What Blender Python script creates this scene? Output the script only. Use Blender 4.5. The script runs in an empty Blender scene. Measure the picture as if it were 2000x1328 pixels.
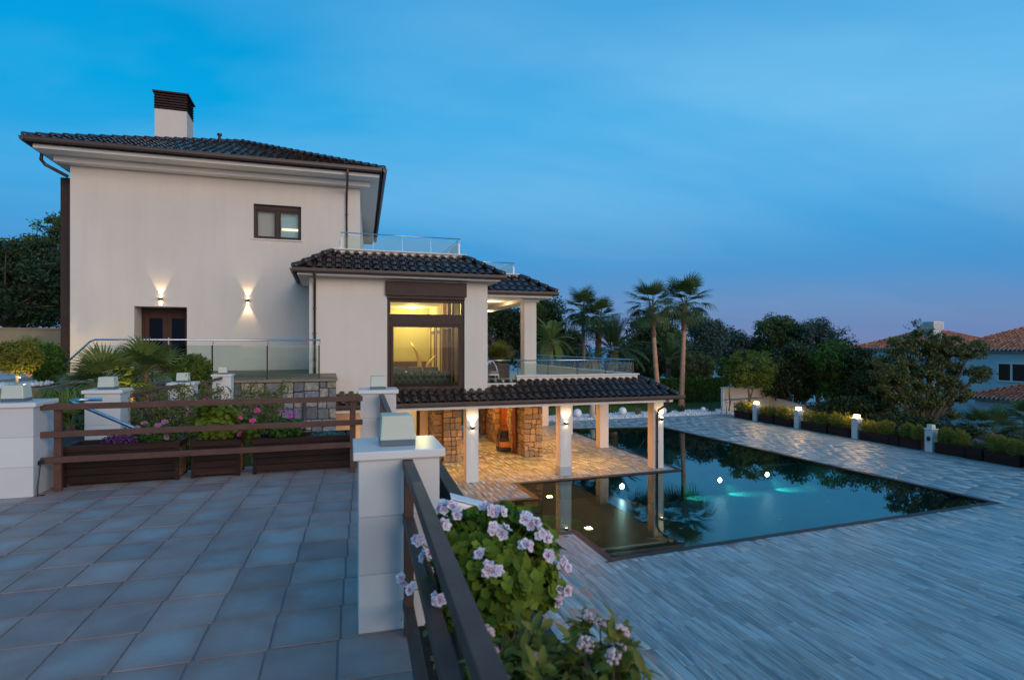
import bpy, bmesh, math, random
import numpy as np
from mathutils import Vector, Matrix

R = math.radians
SC = bpy.context.scene
COL = SC.collection
rng = random.Random(11)
NP = np.random.default_rng(5)

# ------------------------------------------------------------------ camera
cam_d = bpy.data.cameras.new('camera')
cam = bpy.data.objects.new('camera', cam_d)
COL.objects.link(cam)
cam.location = (0, 0, 1.6)
cam.rotation_euler = (R(90), 0, R(-17.8))
cam_d.sensor_width = 36
cam_d.lens = 20.16
cam_d.shift_y = 0.0055
cam_d.clip_start = 0.05
cam_d.clip_end = 6000
cam_d.dof.use_dof = True
cam_d.dof.focus_distance = 14
cam_d.dof.aperture_fstop = 3.2
SC.camera = cam

# ------------------------------------------------------------------ sky
SUN_EL, SUN_AZ = 6.0, 158.0
world = bpy.data.worlds.new('World')
SC.world = world
world.use_nodes = True
wn, wl = world.node_tree.nodes, world.node_tree.links
wn.clear()


def wnode(t, **kw):
    n = wn.new(t)
    for k, v in kw.items():
        setattr(n, k, v)
    return n


def wmath(op, a, b=None, clamp=False):
    n = wnode('ShaderNodeMath', operation=op, use_clamp=clamp)
    for i, v in enumerate((a, b)):
        if v is None:
            continue
        if isinstance(v, (int, float)):
            n.inputs[i].default_value = v
        else:
            wl.new(v, n.inputs[i])
    return n.outputs[0]


def wmix(fac, a, b, blend='MIX'):
    n = wnode('ShaderNodeMix', data_type='RGBA', blend_type=blend)
    for i, v in ((0, fac), (6, a), (7, b)):
        if isinstance(v, (int, float)):
            n.inputs[i].default_value = v
        elif isinstance(v, tuple):
            n.inputs[i].default_value = (*v, 1)
        else:
            wl.new(v, n.inputs[i])
    return n.outputs[2]


def wramp(fac, stops):
    n = wnode('ShaderNodeValToRGB')
    el = n.color_ramp.elements
    while len(el) < len(stops):
        el.new(0.5)
    for e, (p, c) in zip(el, stops):
        e.position = p
        e.color = (*c, 1)
    wl.new(fac, n.inputs[0])
    return n.outputs[0]


tc = wnode('ShaderNodeTexCoord')
sep = wnode('ShaderNodeSeparateXYZ')
wl.new(tc.outputs['Generated'], sep.inputs[0])
elev = wmath('MAXIMUM', sep.outputs[2], 0.0)
base_sky = wramp(elev, [(0.0, (0.150, 0.215, 0.42)), (0.05, (0.115, 0.235, 0.47)), (0.10, (0.070, 0.265, 0.57)), (0.15, (0.045, 0.290, 0.62)),
                        (0.24, (0.030, 0.345, 0.70)), (0.36, (0.0, 0.335, 0.70)), (0.52, (0.0, 0.275, 0.63)), (1.0, (0.0, 0.16, 0.45))])
# drifting veils of cloud on a plane overhead, the same all the way round
inv = wmath('DIVIDE', 1.0, wmath('ADD', elev, 0.16))
cx = wmath('MULTIPLY', sep.outputs[0], inv)
cy = wmath('MULTIPLY', sep.outputs[1], inv)
comb = wnode('ShaderNodeCombineXYZ')
wl.new(cx, comb.inputs[0])
wl.new(cy, comb.inputs[1])
mp = wnode('ShaderNodeMapping')
mp.inputs['Rotation'].default_value = (0, 0, R(28))
mp.inputs['Location'].default_value = (2.2, 0.55, 0)
mp.inputs['Scale'].default_value = (0.42, 0.95, 1)
wl.new(comb.outputs[0], mp.inputs[0])
nz = wnode('ShaderNodeTexNoise')
nz.inputs['Scale'].default_value = 0.85
nz.inputs['Detail'].default_value = 5
nz.inputs['Roughness'].default_value = 0.48
nz.inputs['Distortion'].default_value = 0.4
wl.new(mp.outputs[0], nz.inputs[0])
cloud = wramp(nz.outputs[0], [(0.0, (0, 0, 0)), (0.33, (0, 0, 0)), (0.51, (0.42, 0.42, 0.42)), (0.70, (1, 1, 1)), (1.0, (1, 1, 1))])
mp2 = wnode('ShaderNodeMapping')
mp2.inputs['Scale'].default_value = (0.35, 0.9, 1)
mp2.inputs['Rotation'].default_value = (0, 0, R(-52))
wl.new(comb.outputs[0], mp2.inputs[0])
nz2 = wnode('ShaderNodeTexNoise')
nz2.inputs['Scale'].default_value = 1.15
nz2.inputs['Detail'].default_value = 6
nz2.inputs['Distortion'].default_value = 0.6
wl.new(mp2.outputs[0], nz2.inputs[0])
streak = wramp(nz2.outputs[0], [(0.0, (0, 0, 0)), (0.5, (0, 0, 0)), (0.72, (1, 1, 1)), (1.0, (1, 1, 1))])
cloudcol = wramp(elev, [(0.0, (0.19, 0.22, 0.42)), (0.05, (0.15, 0.25, 0.47)), (0.12, (0.085, 0.275, 0.56)), (0.22, (0.16, 0.43, 0.74)),
                        (0.35, (0.24, 0.55, 0.84)), (1.0, (0.14, 0.42, 0.70))])
low = wramp(elev, [(0.0, (0, 0, 0)), (0.03, (0.5, 0.5, 0.5)), (0.10, (0.75, 0.75, 0.75)), (0.2, (0.35, 0.35, 0.35)), (0.3, (0.3, 0.3, 0.3)), (1, (0.2, 0.2, 0.2))])
sky1 = wmix(wmath('MULTIPLY', cloud, 0.9), base_sky, cloudcol)
sky2 = wmix(wmath('MULTIPLY', wmath('MULTIPLY', streak, low), 0.55), sky1, wramp(elev, [(0.0, (0.22, 0.24, 0.44)), (0.08, (0.21, 0.33, 0.57)), (0.16, (0.19, 0.40, 0.68)), (0.28, (0.27, 0.57, 0.85)), (1.0, (0.22, 0.50, 0.78))]))
nish = wnode('ShaderNodeTexSky', sky_type='NISHITA')
nish.sun_disc = False
nish.sun_elevation = R(SUN_EL)
nish.sun_rotation = R(SUN_AZ)
nish.air_density = 1.3
nish.dust_density = 2.0
nmul = wmix(1.0, nish.outputs[0], (0.0010, 0.0030, 0.0040), 'MULTIPLY')
tot = wmix(1.0, sky2, nmul, 'ADD')
bg = wnode('ShaderNodeBackground')
bg.inputs['Strength'].default_value = 1.0
wl.new(tot, bg.inputs[0])
wo = wnode('ShaderNodeOutputWorld')
wl.new(bg.outputs[0], wo.inputs[0])

# ------------------------------------------------------------------ afterglow sun, low behind the camera
sd = bpy.data.lights.new('sun', 'SUN')
sd.energy = 2.75
sd.angle = R(60)
sd.color = (1.0, 0.76, 0.58)
sun = bpy.data.objects.new('sun', sd)
COL.objects.link(sun)
_az, _el = R(SUN_AZ), R(SUN_EL)
_dir = Vector((math.sin(_az) * math.cos(_el), math.cos(_az) * math.cos(_el), math.sin(_el)))
sun.rotation_euler = _dir.to_track_quat('Z', 'Y').to_euler()
sun.location = _dir * 60

SC.view_settings.view_transform = 'Standard'
SC.view_settings.look = 'None'
SC.view_settings.exposure = 0.1
SC.view_settings.gamma = 1.0
SC.view_settings.use_curve_mapping = False
SC.render.engine = 'CYCLES'
SC.cycles.use_denoising = True
SC.cycles.max_bounces = 8
SC.cycles.transparent_max_bounces = 24
SC.cycles.sample_clamp_indirect = 4.0
SC.cycles.caustics_reflective = False
SC.cycles.caustics_refractive = False

# ------------------------------------------------------------------ materials
M = {}


class NT:
    def __init__(s, name):
        m = bpy.data.materials.new(name)
        m.use_nodes = True
        s.m, s.n, s.l = m, m.node_tree.nodes, m.node_tree.links
        s.n.clear()
        s.out = s.n.new('ShaderNodeOutputMaterial')
        M[name] = m

    def node(s, t, ins=None, **kw):
        n = s.n.new(t)
        for k, v in kw.items():
            setattr(n, k, v)
        for k, v in (ins or {}).items():
            if isinstance(v, bpy.types.NodeSocket):
                s.l.new(v, n.inputs[k])
            elif isinstance(v, tuple) and len(v) == 3 and n.inputs[k].type == 'RGBA':
                n.inputs[k].default_value = (*v, 1)
            else:
                n.inputs[k].default_value = v
        return n

    def math(s, op, a, b=0.0, clamp=False):
        return s.node('ShaderNodeMath', {0: a, 1: b}, operation=op, use_clamp=clamp).outputs[0]

    def mix(s, fac, a, b, blend='MIX'):
        return s.node('ShaderNodeMix', {0: fac, 6: a, 7: b}, data_type='RGBA', blend_type=blend).outputs[2]

    def pos(s):
        return s.node('ShaderNodeNewGeometry').outputs['Position']

    def noise(s, vec, scale, detail=4, rough=0.55, dist=0.0):
        return s.node('ShaderNodeTexNoise', {'Vector': vec, 'Scale': scale, 'Detail': detail, 'Roughness': rough, 'Distortion': dist}).outputs[0]

    def map(s, vec, scale=(1, 1, 1), rot=(0, 0, 0), loc=(0, 0, 0)):
        return s.node('ShaderNodeMapping', {0: vec, 'Scale': scale, 'Rotation': rot, 'Location': loc}).outputs[0]

    def ramp(s, fac, stops):
        n = s.node('ShaderNodeValToRGB', {0: fac})
        el = n.color_ramp.elements
        while len(el) < len(stops):
            el.new(0.5)
        for e, (p, c) in zip(el, stops):
            e.position = p
            e.color = (*c, 1) if isinstance(c, tuple) else (c, c, c, 1)
        return n.outputs[0]

    def rand(s, kind):
        if kind == 'object':
            return s.node('ShaderNodeObjectInfo').outputs['Random']
        return s.node('ShaderNodeNewGeometry').outputs['Random Per Island']

    def done(s, col, rough=0.6, metal=0.0, bump=None, bstr=0.3, bdist=0.01, spec=0.5, **extra):
        p = s.node('ShaderNodeBsdfPrincipled')
        for k, v in (('Base Color', col), ('Roughness', rough), ('Metallic', metal), ('Specular IOR Level', spec), *extra.items()):
            if isinstance(v, bpy.types.NodeSocket):
                s.l.new(v, p.inputs[k])
            elif isinstance(v, tuple) and len(v) == 3:
                p.inputs[k].default_value = (*v, 1)
            else:
                p.inputs[k].default_value = v
        if bump is not None:
            b = s.node('ShaderNodeBump', {'Height': bump, 'Strength': bstr, 'Distance': bdist})
            s.l.new(b.outputs[0], p.inputs['Normal'])
        s.l.new(p.outputs[0], s.out.inputs[0])
        return s.m


def simple(name, c1, c2, scale=4.0, rough=0.6, metal=0.0, bstr=0.2, bdist=0.01, bscale=None, stretch=(1, 1, 1), jitter=None, jr=(0.75, 1.2), spec=0.5, **kw):
    t = NT(name)
    v = t.map(t.pos(), stretch)
    f = t.noise(v, scale, 6, 0.6)
    col = t.mix(t.ramp(f, [(0.3, 0.0), (0.7, 1.0)]), c1, c2)
    if jitter:
        k = t.math('MULTIPLY_ADD', t.rand(jitter), jr[1] - jr[0])
        k.node.inputs[2].default_value = jr[0]
        col = t.mix(1.0, col, t.node('ShaderNodeCombineColor', {0: k, 1: k, 2: k}).outputs[0], 'MULTIPLY')
    bm = t.noise(v, bscale or scale * 6, 3)
    return t.done(col, rough, metal, bm, bstr, bdist, spec, **kw)


def plaster(name, c1, c2, weather=0.10):
    t = NT(name)
    p = t.pos()
    big = t.noise(p, 0.35, 5, 0.6)
    streak = t.noise(t.map(p, (2.5, 2.5, 0.25)), 1.0, 5, 0.6)
    col = t.mix(t.ramp(big, [(0.3, 0.0), (0.7, 1.0)]), c1, c2)
    col = t.mix(t.math('MULTIPLY', t.ramp(streak, [(0.45, 0.0), (0.75, 1.0)]), weather), col, tuple(x * 0.72 for x in c1))
    grain = t.noise(p, 55, 3)
    return t.done(col, 0.85, 0, grain, 0.35, 0.006, 0.25)


plaster('plaster', (0.64, 0.57, 0.50), (0.70, 0.625, 0.55), 0.17)
plaster('white_trim', (0.70, 0.66, 0.61), (0.75, 0.70, 0.65), 0.06)
simple('limestone', (0.60, 0.58, 0.56), (0.66, 0.64, 0.62), 1.2, 0.75, bstr=0.15, bscale=30, jitter='object', jr=(0.9, 1.06))
simple('cap_stone', (0.64, 0.62, 0.60), (0.70, 0.68, 0.66), 2, 0.28, bstr=0.05)
simple('brown_metal', (0.040, 0.022, 0.018), (0.055, 0.031, 0.025), 5, 0.45, bstr=0.05, spec=0.2)
simple('gutter_metal', (0.062, 0.042, 0.038), (0.082, 0.056, 0.050), 3, 0.38, bstr=0.04, spec=0.5)
simple('rail_brown', (0.085, 0.042, 0.032), (0.125, 0.066, 0.050), 7, 0.5, bstr=0.1, spec=0.2)
simple('roof_tile', (0.026, 0.016, 0.014), (0.050, 0.031, 0.027), 3.0, 0.18, bstr=0.12, bscale=25, jitter='island', jr=(0.65, 1.3), spec=0.6)
simple('roof_tile_single', (0.026, 0.016, 0.014), (0.050, 0.031, 0.027), 3.0, 0.18, bstr=0.12, bscale=25, jitter='object', jr=(0.65, 1.3), spec=0.6)
simple('roof_under', (0.02, 0.015, 0.013), (0.03, 0.02, 0.018), 3, 0.8)
simple('red_tile', (0.56, 0.13, 0.055), (0.72, 0.24, 0.12), 2.0, 0.75, jitter='island', jr=(0.6, 1.25))
simple('dark_red_tile', (0.26, 0.075, 0.04), (0.34, 0.115, 0.07), 2.0, 0.75, jitter='island', jr=(0.6, 1.25))
simple('white_house', (0.50, 0.56, 0.60), (0.58, 0.63, 0.66), 0.5, 0.9, bstr=0.3, bscale=40)
simple('shutter_brown', (0.050, 0.021, 0.015), (0.075, 0.032, 0.022), 4, 0.6, spec=0.25)
simple('steel', (0.55, 0.56, 0.58), (0.66, 0.67, 0.69), 6, 0.22, 1.0, bstr=0.02)
simple('white_steel', (0.75, 0.76, 0.78), (0.82, 0.82, 0.83), 6, 0.35, 0.0, bstr=0.02)
simple('dark_post', (0.03, 0.028, 0.03), (0.05, 0.045, 0.045), 6, 0.35, 0.6, bstr=0.03)
simple('black_plastic', (0.012, 0.012, 0.013), (0.022, 0.022, 0.024), 8, 0.45)
simple('white_plastic', (0.74, 0.76, 0.78), (0.80, 0.82, 0.83), 3, 0.32, bstr=0.02)
simple('lamp_base', (0.07, 0.10, 0.13), (0.09, 0.13, 0.16), 4, 0.3, bstr=0.03)
simple('orange_plastic', (0.50, 0.17, 0.015), (0.58, 0.22, 0.025), 5, 0.4)
simple('red_wood', (0.14, 0.040, 0.016), (0.21, 0.068, 0.026), 2.5, 0.5, stretch=(14, 14, 0.6), jitter='object', jr=(0.8, 1.2))
simple('planter_wood', (0.016, 0.007, 0.006), (0.040, 0.018, 0.014), 2.0, 0.6, spec=0.2, stretch=(1.2, 8, 14), bstr=0.4, jitter='object', jr=(0.75, 1.3))
simple('planter_wood_lit', (0.26, 0.125, 0.045), (0.38, 0.20, 0.08), 2.0, 0.6, spec=0.2, stretch=(8, 1.2, 14), bstr=0.4, jitter='object', jr=(0.8, 1.2))  # planter wood for side boards, with warm light put into its brighter orange
simple('deck_planter', (0.026, 0.010, 0.009), (0.045, 0.019, 0.016), 2.0, 0.6, spec=0.2, stretch=(8, 1.2, 14), bstr=0.3, jitter='object', jr=(0.8, 1.25))
simple('soil', (0.02, 0.014, 0.010), (0.045, 0.03, 0.02), 9, 0.95, bstr=0.9, bdist=0.03, bscale=25)
simple('pebble', (0.62, 0.66, 0.70), (0.78, 0.80, 0.82), 6, 0.7, jitter='island', jr=(0.7, 1.1))
simple('lawn_soil', (0.025, 0.06, 0.012), (0.045, 0.10, 0.02), 1.2, 0.95, bstr=0.8, bdist=0.05, bscale=14)
simple('earth', (0.06, 0.05, 0.035), (0.10, 0.085, 0.055), 0.3, 0.95, bstr=0.6)
simple('coping', (0.018, 0.015, 0.016), (0.032, 0.026, 0.026), 2, 0.55, bstr=0.1, spec=0.3)
simple('spa_tile', (0.24, 0.085, 0.035), (0.33, 0.13, 0.055), 2, 0.35, bstr=0.2)
simple('green_lit_riser', (0.06, 0.13, 0.05), (0.10, 0.19, 0.07), 8, 0.3)  # green underwater light on the risers is part of this colour
simple('pool_tile', (0.001, 0.13, 0.125), (0.002, 0.175, 0.165), 1.3, 0.5, bstr=0.1)
simple('trunk', (0.10, 0.07, 0.05), (0.17, 0.125, 0.09), 5, 0.9, stretch=(1, 1, 0.4), bstr=0.8, bdist=0.02)
simple('palm_trunk', (0.36, 0.18, 0.10), (0.55, 0.31, 0.19), 3.0, 0.85, stretch=(0.6, 0.6, 4), bstr=0.8, bdist=0.03, bscale=9)
simple('palm_boot', (0.15, 0.075, 0.045), (0.25, 0.14, 0.085), 6, 0.9, bstr=0.9, bdist=0.03)
simple('pale_trunk', (0.50, 0.44, 0.36), (0.62, 0.55, 0.46), 6, 0.85, bstr=0.4)
simple('tufted', (0.030, 0.045, 0.028), (0.045, 0.065, 0.040), 4, 0.65, bstr=0.2)
simple('room_wall', (0.36, 0.31, 0.13), (0.42, 0.36, 0.17), 1.4, 0.9)
simple('room_floor', (0.35, 0.30, 0.2), (0.42, 0.36, 0.25), 2, 0.4)
simple('curtain', (0.30, 0.26, 0.18), (0.42, 0.37, 0.27), 2.0, 0.9, stretch=(9, 9, 0.1))
simple('cream_cloth', (0.70, 0.60, 0.42), (0.78, 0.68, 0.5), 3, 0.9)
simple('gold', (0.75, 0.48, 0.14), (0.85, 0.58, 0.2), 4, 0.35, 0.6)
simple('garden_wall', (0.20, 0.16, 0.11), (0.27, 0.22, 0.15), 0.8, 0.9, bstr=0.3)
simple('sky_reflection', (0.22, 0.42, 0.52), (0.28, 0.50, 0.60), 2, 0.8, stretch=(6, 6, 0.1))  # blue of the sky mirrored in the upper window, put into the colour
simple('sea_town', (0.35, 0.38, 0.42), (0.45, 0.47, 0.5), 0.3, 0.9)
simple('porch_ceiling', (0.66, 0.58, 0.48), (0.72, 0.64, 0.54), 1, 0.8)


def leaf(name, c1, c2, rough=0.5, trans=0.25, jitter='island', spec=0.35):
    t = NT(name)
    big = t.noise(t.pos(), 0.9, 3)
    k = t.math('ADD', t.math('MULTIPLY', t.rand(jitter), 0.65), t.math('MULTIPLY', big, 0.45), True)
    col = t.mix(k, c1, c2)
    p = t.node('ShaderNodeBsdfPrincipled', {'Base Color': col, 'Roughness': rough, 'Specular IOR Level': spec})
    tr = t.node('ShaderNodeBsdfTranslucent', {'Color': col})
    mx = t.node('ShaderNodeMixShader', {0: trans, 1: p.outputs[0], 2: tr.outputs[0]})
    t.l.new(mx.outputs[0], t.out.inputs[0])
    return t.m


leaf('leaf_pine', (0.028, 0.056, 0.019), (0.093, 0.143, 0.040))
leaf('leaf_dark', (0.016, 0.034, 0.014), (0.059, 0.096, 0.031))
leaf('leaf_olive', (0.040, 0.065, 0.020), (0.147, 0.163, 0.043))
leaf('leaf_blue', (0.037, 0.074, 0.062), (0.085, 0.139, 0.109))
leaf('leaf_hedge', (0.024, 0.070, 0.014), (0.095, 0.195, 0.032), 0.6, 0.25, 'island', 0.15)
leaf('leaf_box', (0.039, 0.078, 0.013), (0.137, 0.202, 0.029))
leaf('leaf_gold', (0.075, 0.095, 0.018), (0.27, 0.26, 0.045), 0.6, 0.25, 'island', 0.12)
leaf('leaf_palm', (0.034, 0.074, 0.025), (0.116, 0.163, 0.046), jitter='object')
leaf('leaf_palm_light', (0.08, 0.135, 0.030), (0.21, 0.255, 0.070), 0.55, 0.25, 'object', 0.15)
leaf('leaf_palm_dry', (0.202, 0.155, 0.078), (0.341, 0.264, 0.139), jitter='object')
leaf('leaf_geranium', (0.055, 0.120, 0.012), (0.25, 0.31, 0.036), 0.6, 0.3, 'object', 0.12)
leaf('leaf_shrub', (0.12, 0.16, 0.030), (0.36, 0.30, 0.07), 0.6, 0.3, 'object', 0.08)
leaf('leaf_grass', (0.054, 0.116, 0.019), (0.186, 0.248, 0.046))
leaf('leaf_airy', (0.075, 0.105, 0.025), (0.20, 0.20, 0.055), 0.6, 0.25, 'island', 0.1)
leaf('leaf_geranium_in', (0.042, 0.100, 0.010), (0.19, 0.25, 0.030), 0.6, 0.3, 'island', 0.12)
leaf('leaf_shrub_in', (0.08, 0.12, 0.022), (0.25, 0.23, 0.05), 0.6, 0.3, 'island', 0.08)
leaf('leaf_teal', (0.046, 0.139, 0.116), (0.109, 0.232, 0.186))
leaf('flower_pink', (0.70, 0.05, 0.28), (0.85, 0.16, 0.42), 0.5, 0.3)
leaf('flower_magenta', (0.50, 0.06, 0.42), (0.70, 0.16, 0.60), 0.5, 0.3)
leaf('flower_purple', (0.10, 0.025, 0.11), (0.22, 0.06, 0.20), 0.6, 0.2)
leaf('flower_lilac', (0.45, 0.13, 0.30), (0.65, 0.30, 0.48), 0.5, 0.3)
leaf('leaf_dry', (0.20, 0.13, 0.05), (0.34, 0.22, 0.08), 0.7, 0.2)
leaf('petal', (0.82, 0.76, 0.86), (0.92, 0.87, 0.92), 0.5, 0.35)
leaf('petal_mark', (0.50, 0.03, 0.14), (0.62, 0.08, 0.24), 0.5, 0.2)
leaf('bud', (0.55, 0.30, 0.27), (0.82, 0.68, 0.68), 0.6, 0.25)


def emit(name, col, s):
    t = NT(name)
    e = t.node('ShaderNodeEmission', {0: col, 1: s})
    t.l.new(e.outputs[0], t.out.inputs[0])


emit('lamp_warm', (1.0, 0.72, 0.38), 20)
emit('lamp_ceiling', (1.0, 0.80, 0.45), 9)
emit('lamp_room', (1.0, 0.88, 0.45), 8)
emit('lamp_pool', (0.62, 1.0, 0.92), 26)
emit('lamp_green', (0.35, 1.0, 0.30), 1.0)
emit('lamp_box', (1.0, 0.66, 0.28), 8)
emit('lamp_strip', (1.0, 0.80, 0.50), 1.6)


def glass(name, tint, refl=1.0, ior=1.5):
    t = NT(name)
    fr = t.node('ShaderNodeFresnel', {'IOR': ior}).outputs[0]
    fr = t.math('MULTIPLY', fr, refl, True)
    a = t.node('ShaderNodeBsdfTransparent', {0: tint})
    g = t.node('ShaderNodeBsdfGlossy', {0: (1.0, 1.0, 1.0), 1: 0.0})
    mx = t.node('ShaderNodeMixShader', {0: fr, 1: a.outputs[0], 2: g.outputs[0]})
    t.l.new(mx.outputs[0], t.out.inputs[0])


glass('pane', (0.95, 0.96, 0.94), 0.25)
glass('rail_glass', (0.80, 0.88, 0.86), 0.3)
glass('dark_pane', (0.35, 0.38, 0.38), 0.6)


def mirror_pane(name, c):
    t = NT(name)
    g = t.node('ShaderNodeBsdfGlossy', {0: c, 1: 0.02})
    d = t.node('ShaderNodeBsdfDiffuse', {0: (0.03, 0.04, 0.05)})
    mx = t.node('ShaderNodeMixShader', {0: 0.85, 1: d.outputs[0], 2: g.outputs[0]})
    t.l.new(mx.outputs[0], t.out.inputs[0])


mirror_pane('coated_pane', (0.62, 0.68, 0.70))

t = NT('frosted')
p_ = t.node('ShaderNodeBsdfPrincipled', {'Base Color': (0.74, 0.75, 0.62), 'Roughness': 0.3})
tr_ = t.node('ShaderNodeBsdfTranslucent', {0: (0.74, 0.75, 0.62)})
mx_ = t.node('ShaderNodeMixShader', {0: 0.35, 1: p_.outputs[0], 2: tr_.outputs[0]})
t.l.new(mx_.outputs[0], t.out.inputs[0])

t = NT('water')
wv = t.noise(t.pos(), 1.1, 3, 0.5)
bmp = t.node('ShaderNodeBump', {'Height': wv, 'Strength': 0.012, 'Distance': 0.05})
fr = t.node('ShaderNodeFresnel', {'IOR': 1.50, 'Normal': bmp.outputs[0]}).outputs[0]
a_ = t.node('ShaderNodeBsdfTransparent', {0: (0.82, 0.88, 0.86)})
g_ = t.node('ShaderNodeBsdfGlossy', {0: (0.74, 0.96, 1.0), 1: 0.0, 'Normal': bmp.outputs[0]})
mx_ = t.node('ShaderNodeMixShader', {0: fr, 1: a_.outputs[0], 2: g_.outputs[0]})
t.l.new(mx_.outputs[0], t.out.inputs[0])

t = NT('sea')
sw = t.noise(t.map(t.pos(), (0.05, 0.05, 1)), 1, 5)
t.done((0.03, 0.10, 0.17), 0.25, 0, sw, 0.6, 0.5)


def plank_mat(name, kind):
    t = NT(name)
    r = t.rand(kind)
    off = t.node('ShaderNodeCombineXYZ', {0: t.math('MULTIPLY', r, 37.0), 1: t.math('MULTIPLY', r, 91.0), 2: 0.0}).outputs[0]
    v = t.node('ShaderNodeVectorMath', {0: t.pos(), 1: off}, operation='ADD').outputs[0]
    g1 = t.noise(t.map(v, (4.2, 0.6, 1)), 1.0, 7, 0.62, 0.9)
    g2 = t.noise(t.map(v, (26, 1.6, 1)), 1.0, 5, 0.65, 0.3)
    g3 = t.noise(t.map(v, (1.6, 0.7, 1)), 1.0, 3, 0.5)
    f = t.math('ADD', t.math('MULTIPLY', g1, 0.8), t.math('MULTIPLY', g2, 0.2))
    col = t.ramp(f, [(0.36, (0.12, 0.165, 0.185)), (0.45, (0.185, 0.252, 0.275)), (0.51, (0.25, 0.335, 0.36)), (0.58, (0.31, 0.405, 0.43)), (0.68, (0.39, 0.49, 0.515))])
    col = t.mix(t.math('MULTIPLY', t.ramp(g3, [(0.42, 0.0), (0.68, 1.0)]), 0.32), col, (0.34, 0.30, 0.25))
    k = t.math('MULTIPLY_ADD', r, 0.18)
    k.node.inputs[2].default_value = 0.86
    col = t.mix(1.0, col, t.node('ShaderNodeCombineColor', {0: k, 1: k, 2: k}).outputs[0], 'MULTIPLY')
    return t.done(col, 0.42, 0, f, 0.2, 0.004, 0.4)


plank_mat('plank_single', 'object')
plank_mat('plank_many', 'island')

TX0, TY0, TW, TH, TSH = 0.06, 3.27, 0.362, 0.42, 0.06
t = NT('terrace_tile')
sp = t.node('ShaderNodeSeparateXYZ', {0: t.pos()})
spx = t.math('SUBTRACT', sp.outputs[0], t.math('MULTIPLY', t.math('SUBTRACT', sp.outputs[1], TY0), TSH))
fu = t.math('FRACT', t.math('DIVIDE', t.math('SUBTRACT', spx, TX0 - 100 * TW), TW))
fv = t.math('FRACT', t.math('DIVIDE', t.math('SUBTRACT', sp.outputs[1], TY0 - 100 * TH), TH))
iu = t.math('FLOOR', t.math('DIVIDE', t.math('SUBTRACT', spx, TX0 - 100 * TW), TW))
iv = t.math('FLOOR', t.math('DIVIDE', t.math('SUBTRACT', sp.outputs[1], TY0 - 100 * TH), TH))
du = t.math('ABSOLUTE', t.math('SUBTRACT', fu, 0.5))
dv = t.math('ABSOLUTE', t.math('SUBTRACT', fv, 0.5))
wob = t.noise(t.pos(), 7, 3)
dd = t.math('ADD', t.math('POWER', t.math('ADD', t.math('POWER', du, 4.0), t.math('POWER', dv, 4.0)), 0.25), t.math('MULTIPLY', t.math('SUBTRACT', wob, 0.5), 0.28))
wn_ = t.node('ShaderNodeTexWhiteNoise', {0: t.node('ShaderNodeCombineXYZ', {0: iu, 1: iv}).outputs[0]}, noise_dimensions='2D').outputs[0]
body = t.mix(t.ramp(t.noise(t.pos(), 4, 5), [(0.3, 0.0), (0.7, 1.0)]), (0.30, 0.185, 0.160), (0.365, 0.255, 0.225))
wk = t.math('MULTIPLY_ADD', wn_, 0.6)
wk.node.inputs[2].default_value = 0.12
cen = t.mix(t.math('MULTIPLY', wk, t.ramp(dd, [(0.2, 1.0), (0.5, 0.0)])), body, (0.36, 0.355, 0.355))
stn = t.noise(t.pos(), 1.7, 6, 0.65)
kv = t.math('MULTIPLY_ADD', t.node('ShaderNodeTexWhiteNoise', {0: t.node('ShaderNodeCombineXYZ', {0: iv, 1: iu}).outputs[0]}, noise_dimensions='2D').outputs[0], 0.30)
kv.node.inputs[2].default_value = 0.82
cen = t.mix(1.0, cen, t.node('ShaderNodeCombineColor', {0: kv, 1: kv, 2: kv}).outputs[0], 'MULTIPLY')
cen = t.mix(t.ramp(stn, [(0.50, 0.0), (0.72, 0.38)]), cen, (0.13, 0.10, 0.09))
t.done(cen, 0.62, 0, t.noise(t.pos(), 30, 4), 0.25, 0.005, 0.3)
simple('grout', (0.19, 0.205, 0.225), (0.24, 0.26, 0.28), 6, 0.9)


def stone_mat(name, kind, stops=None):
    t = NT(name)
    r = t.rand(kind)
    hue = t.ramp(r, stops or [(0.0, (0.11, 0.115, 0.125)), (0.2, (0.27, 0.25, 0.225)), (0.38, (0.38, 0.29, 0.18)), (0.52, (0.22, 0.18, 0.135)),
                     (0.66, (0.17, 0.19, 0.225)), (0.82, (0.42, 0.33, 0.215)), (1.0, (0.33, 0.27, 0.205))])
    n1 = t.noise(t.pos(), 11, 6, 0.65)
    col = t.mix(t.ramp(n1, [(0.36, 0.6), (0.60, 0.0)]), hue, (0.085, 0.080, 0.078))
    sp_ = t.noise(t.pos(), 46, 3)
    col = t.mix(t.ramp(sp_, [(0.62, 0.0), (0.75, 0.5)]), col, (0.5, 0.47, 0.42))
    t.done(col, 0.85, 0, n1, 0.8, 0.03, 0.3)


stone_mat('stone', 'object')
stone_mat('stone_grey', 'object', [(0.0, (0.12, 0.13, 0.15)), (0.2, (0.21, 0.22, 0.24)), (0.36, (0.36, 0.30, 0.22)), (0.5, (0.16, 0.175, 0.205)), (0.68, (0.26, 0.28, 0.32)), (0.84, (0.40, 0.345, 0.26)), (1.0, (0.20, 0.215, 0.245))])
simple('mortar', (0.05, 0.042, 0.035), (0.08, 0.07, 0.058), 8, 0.95, bstr=0.6)

# ------------------------------------------------------------------ geometry helpers


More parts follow.
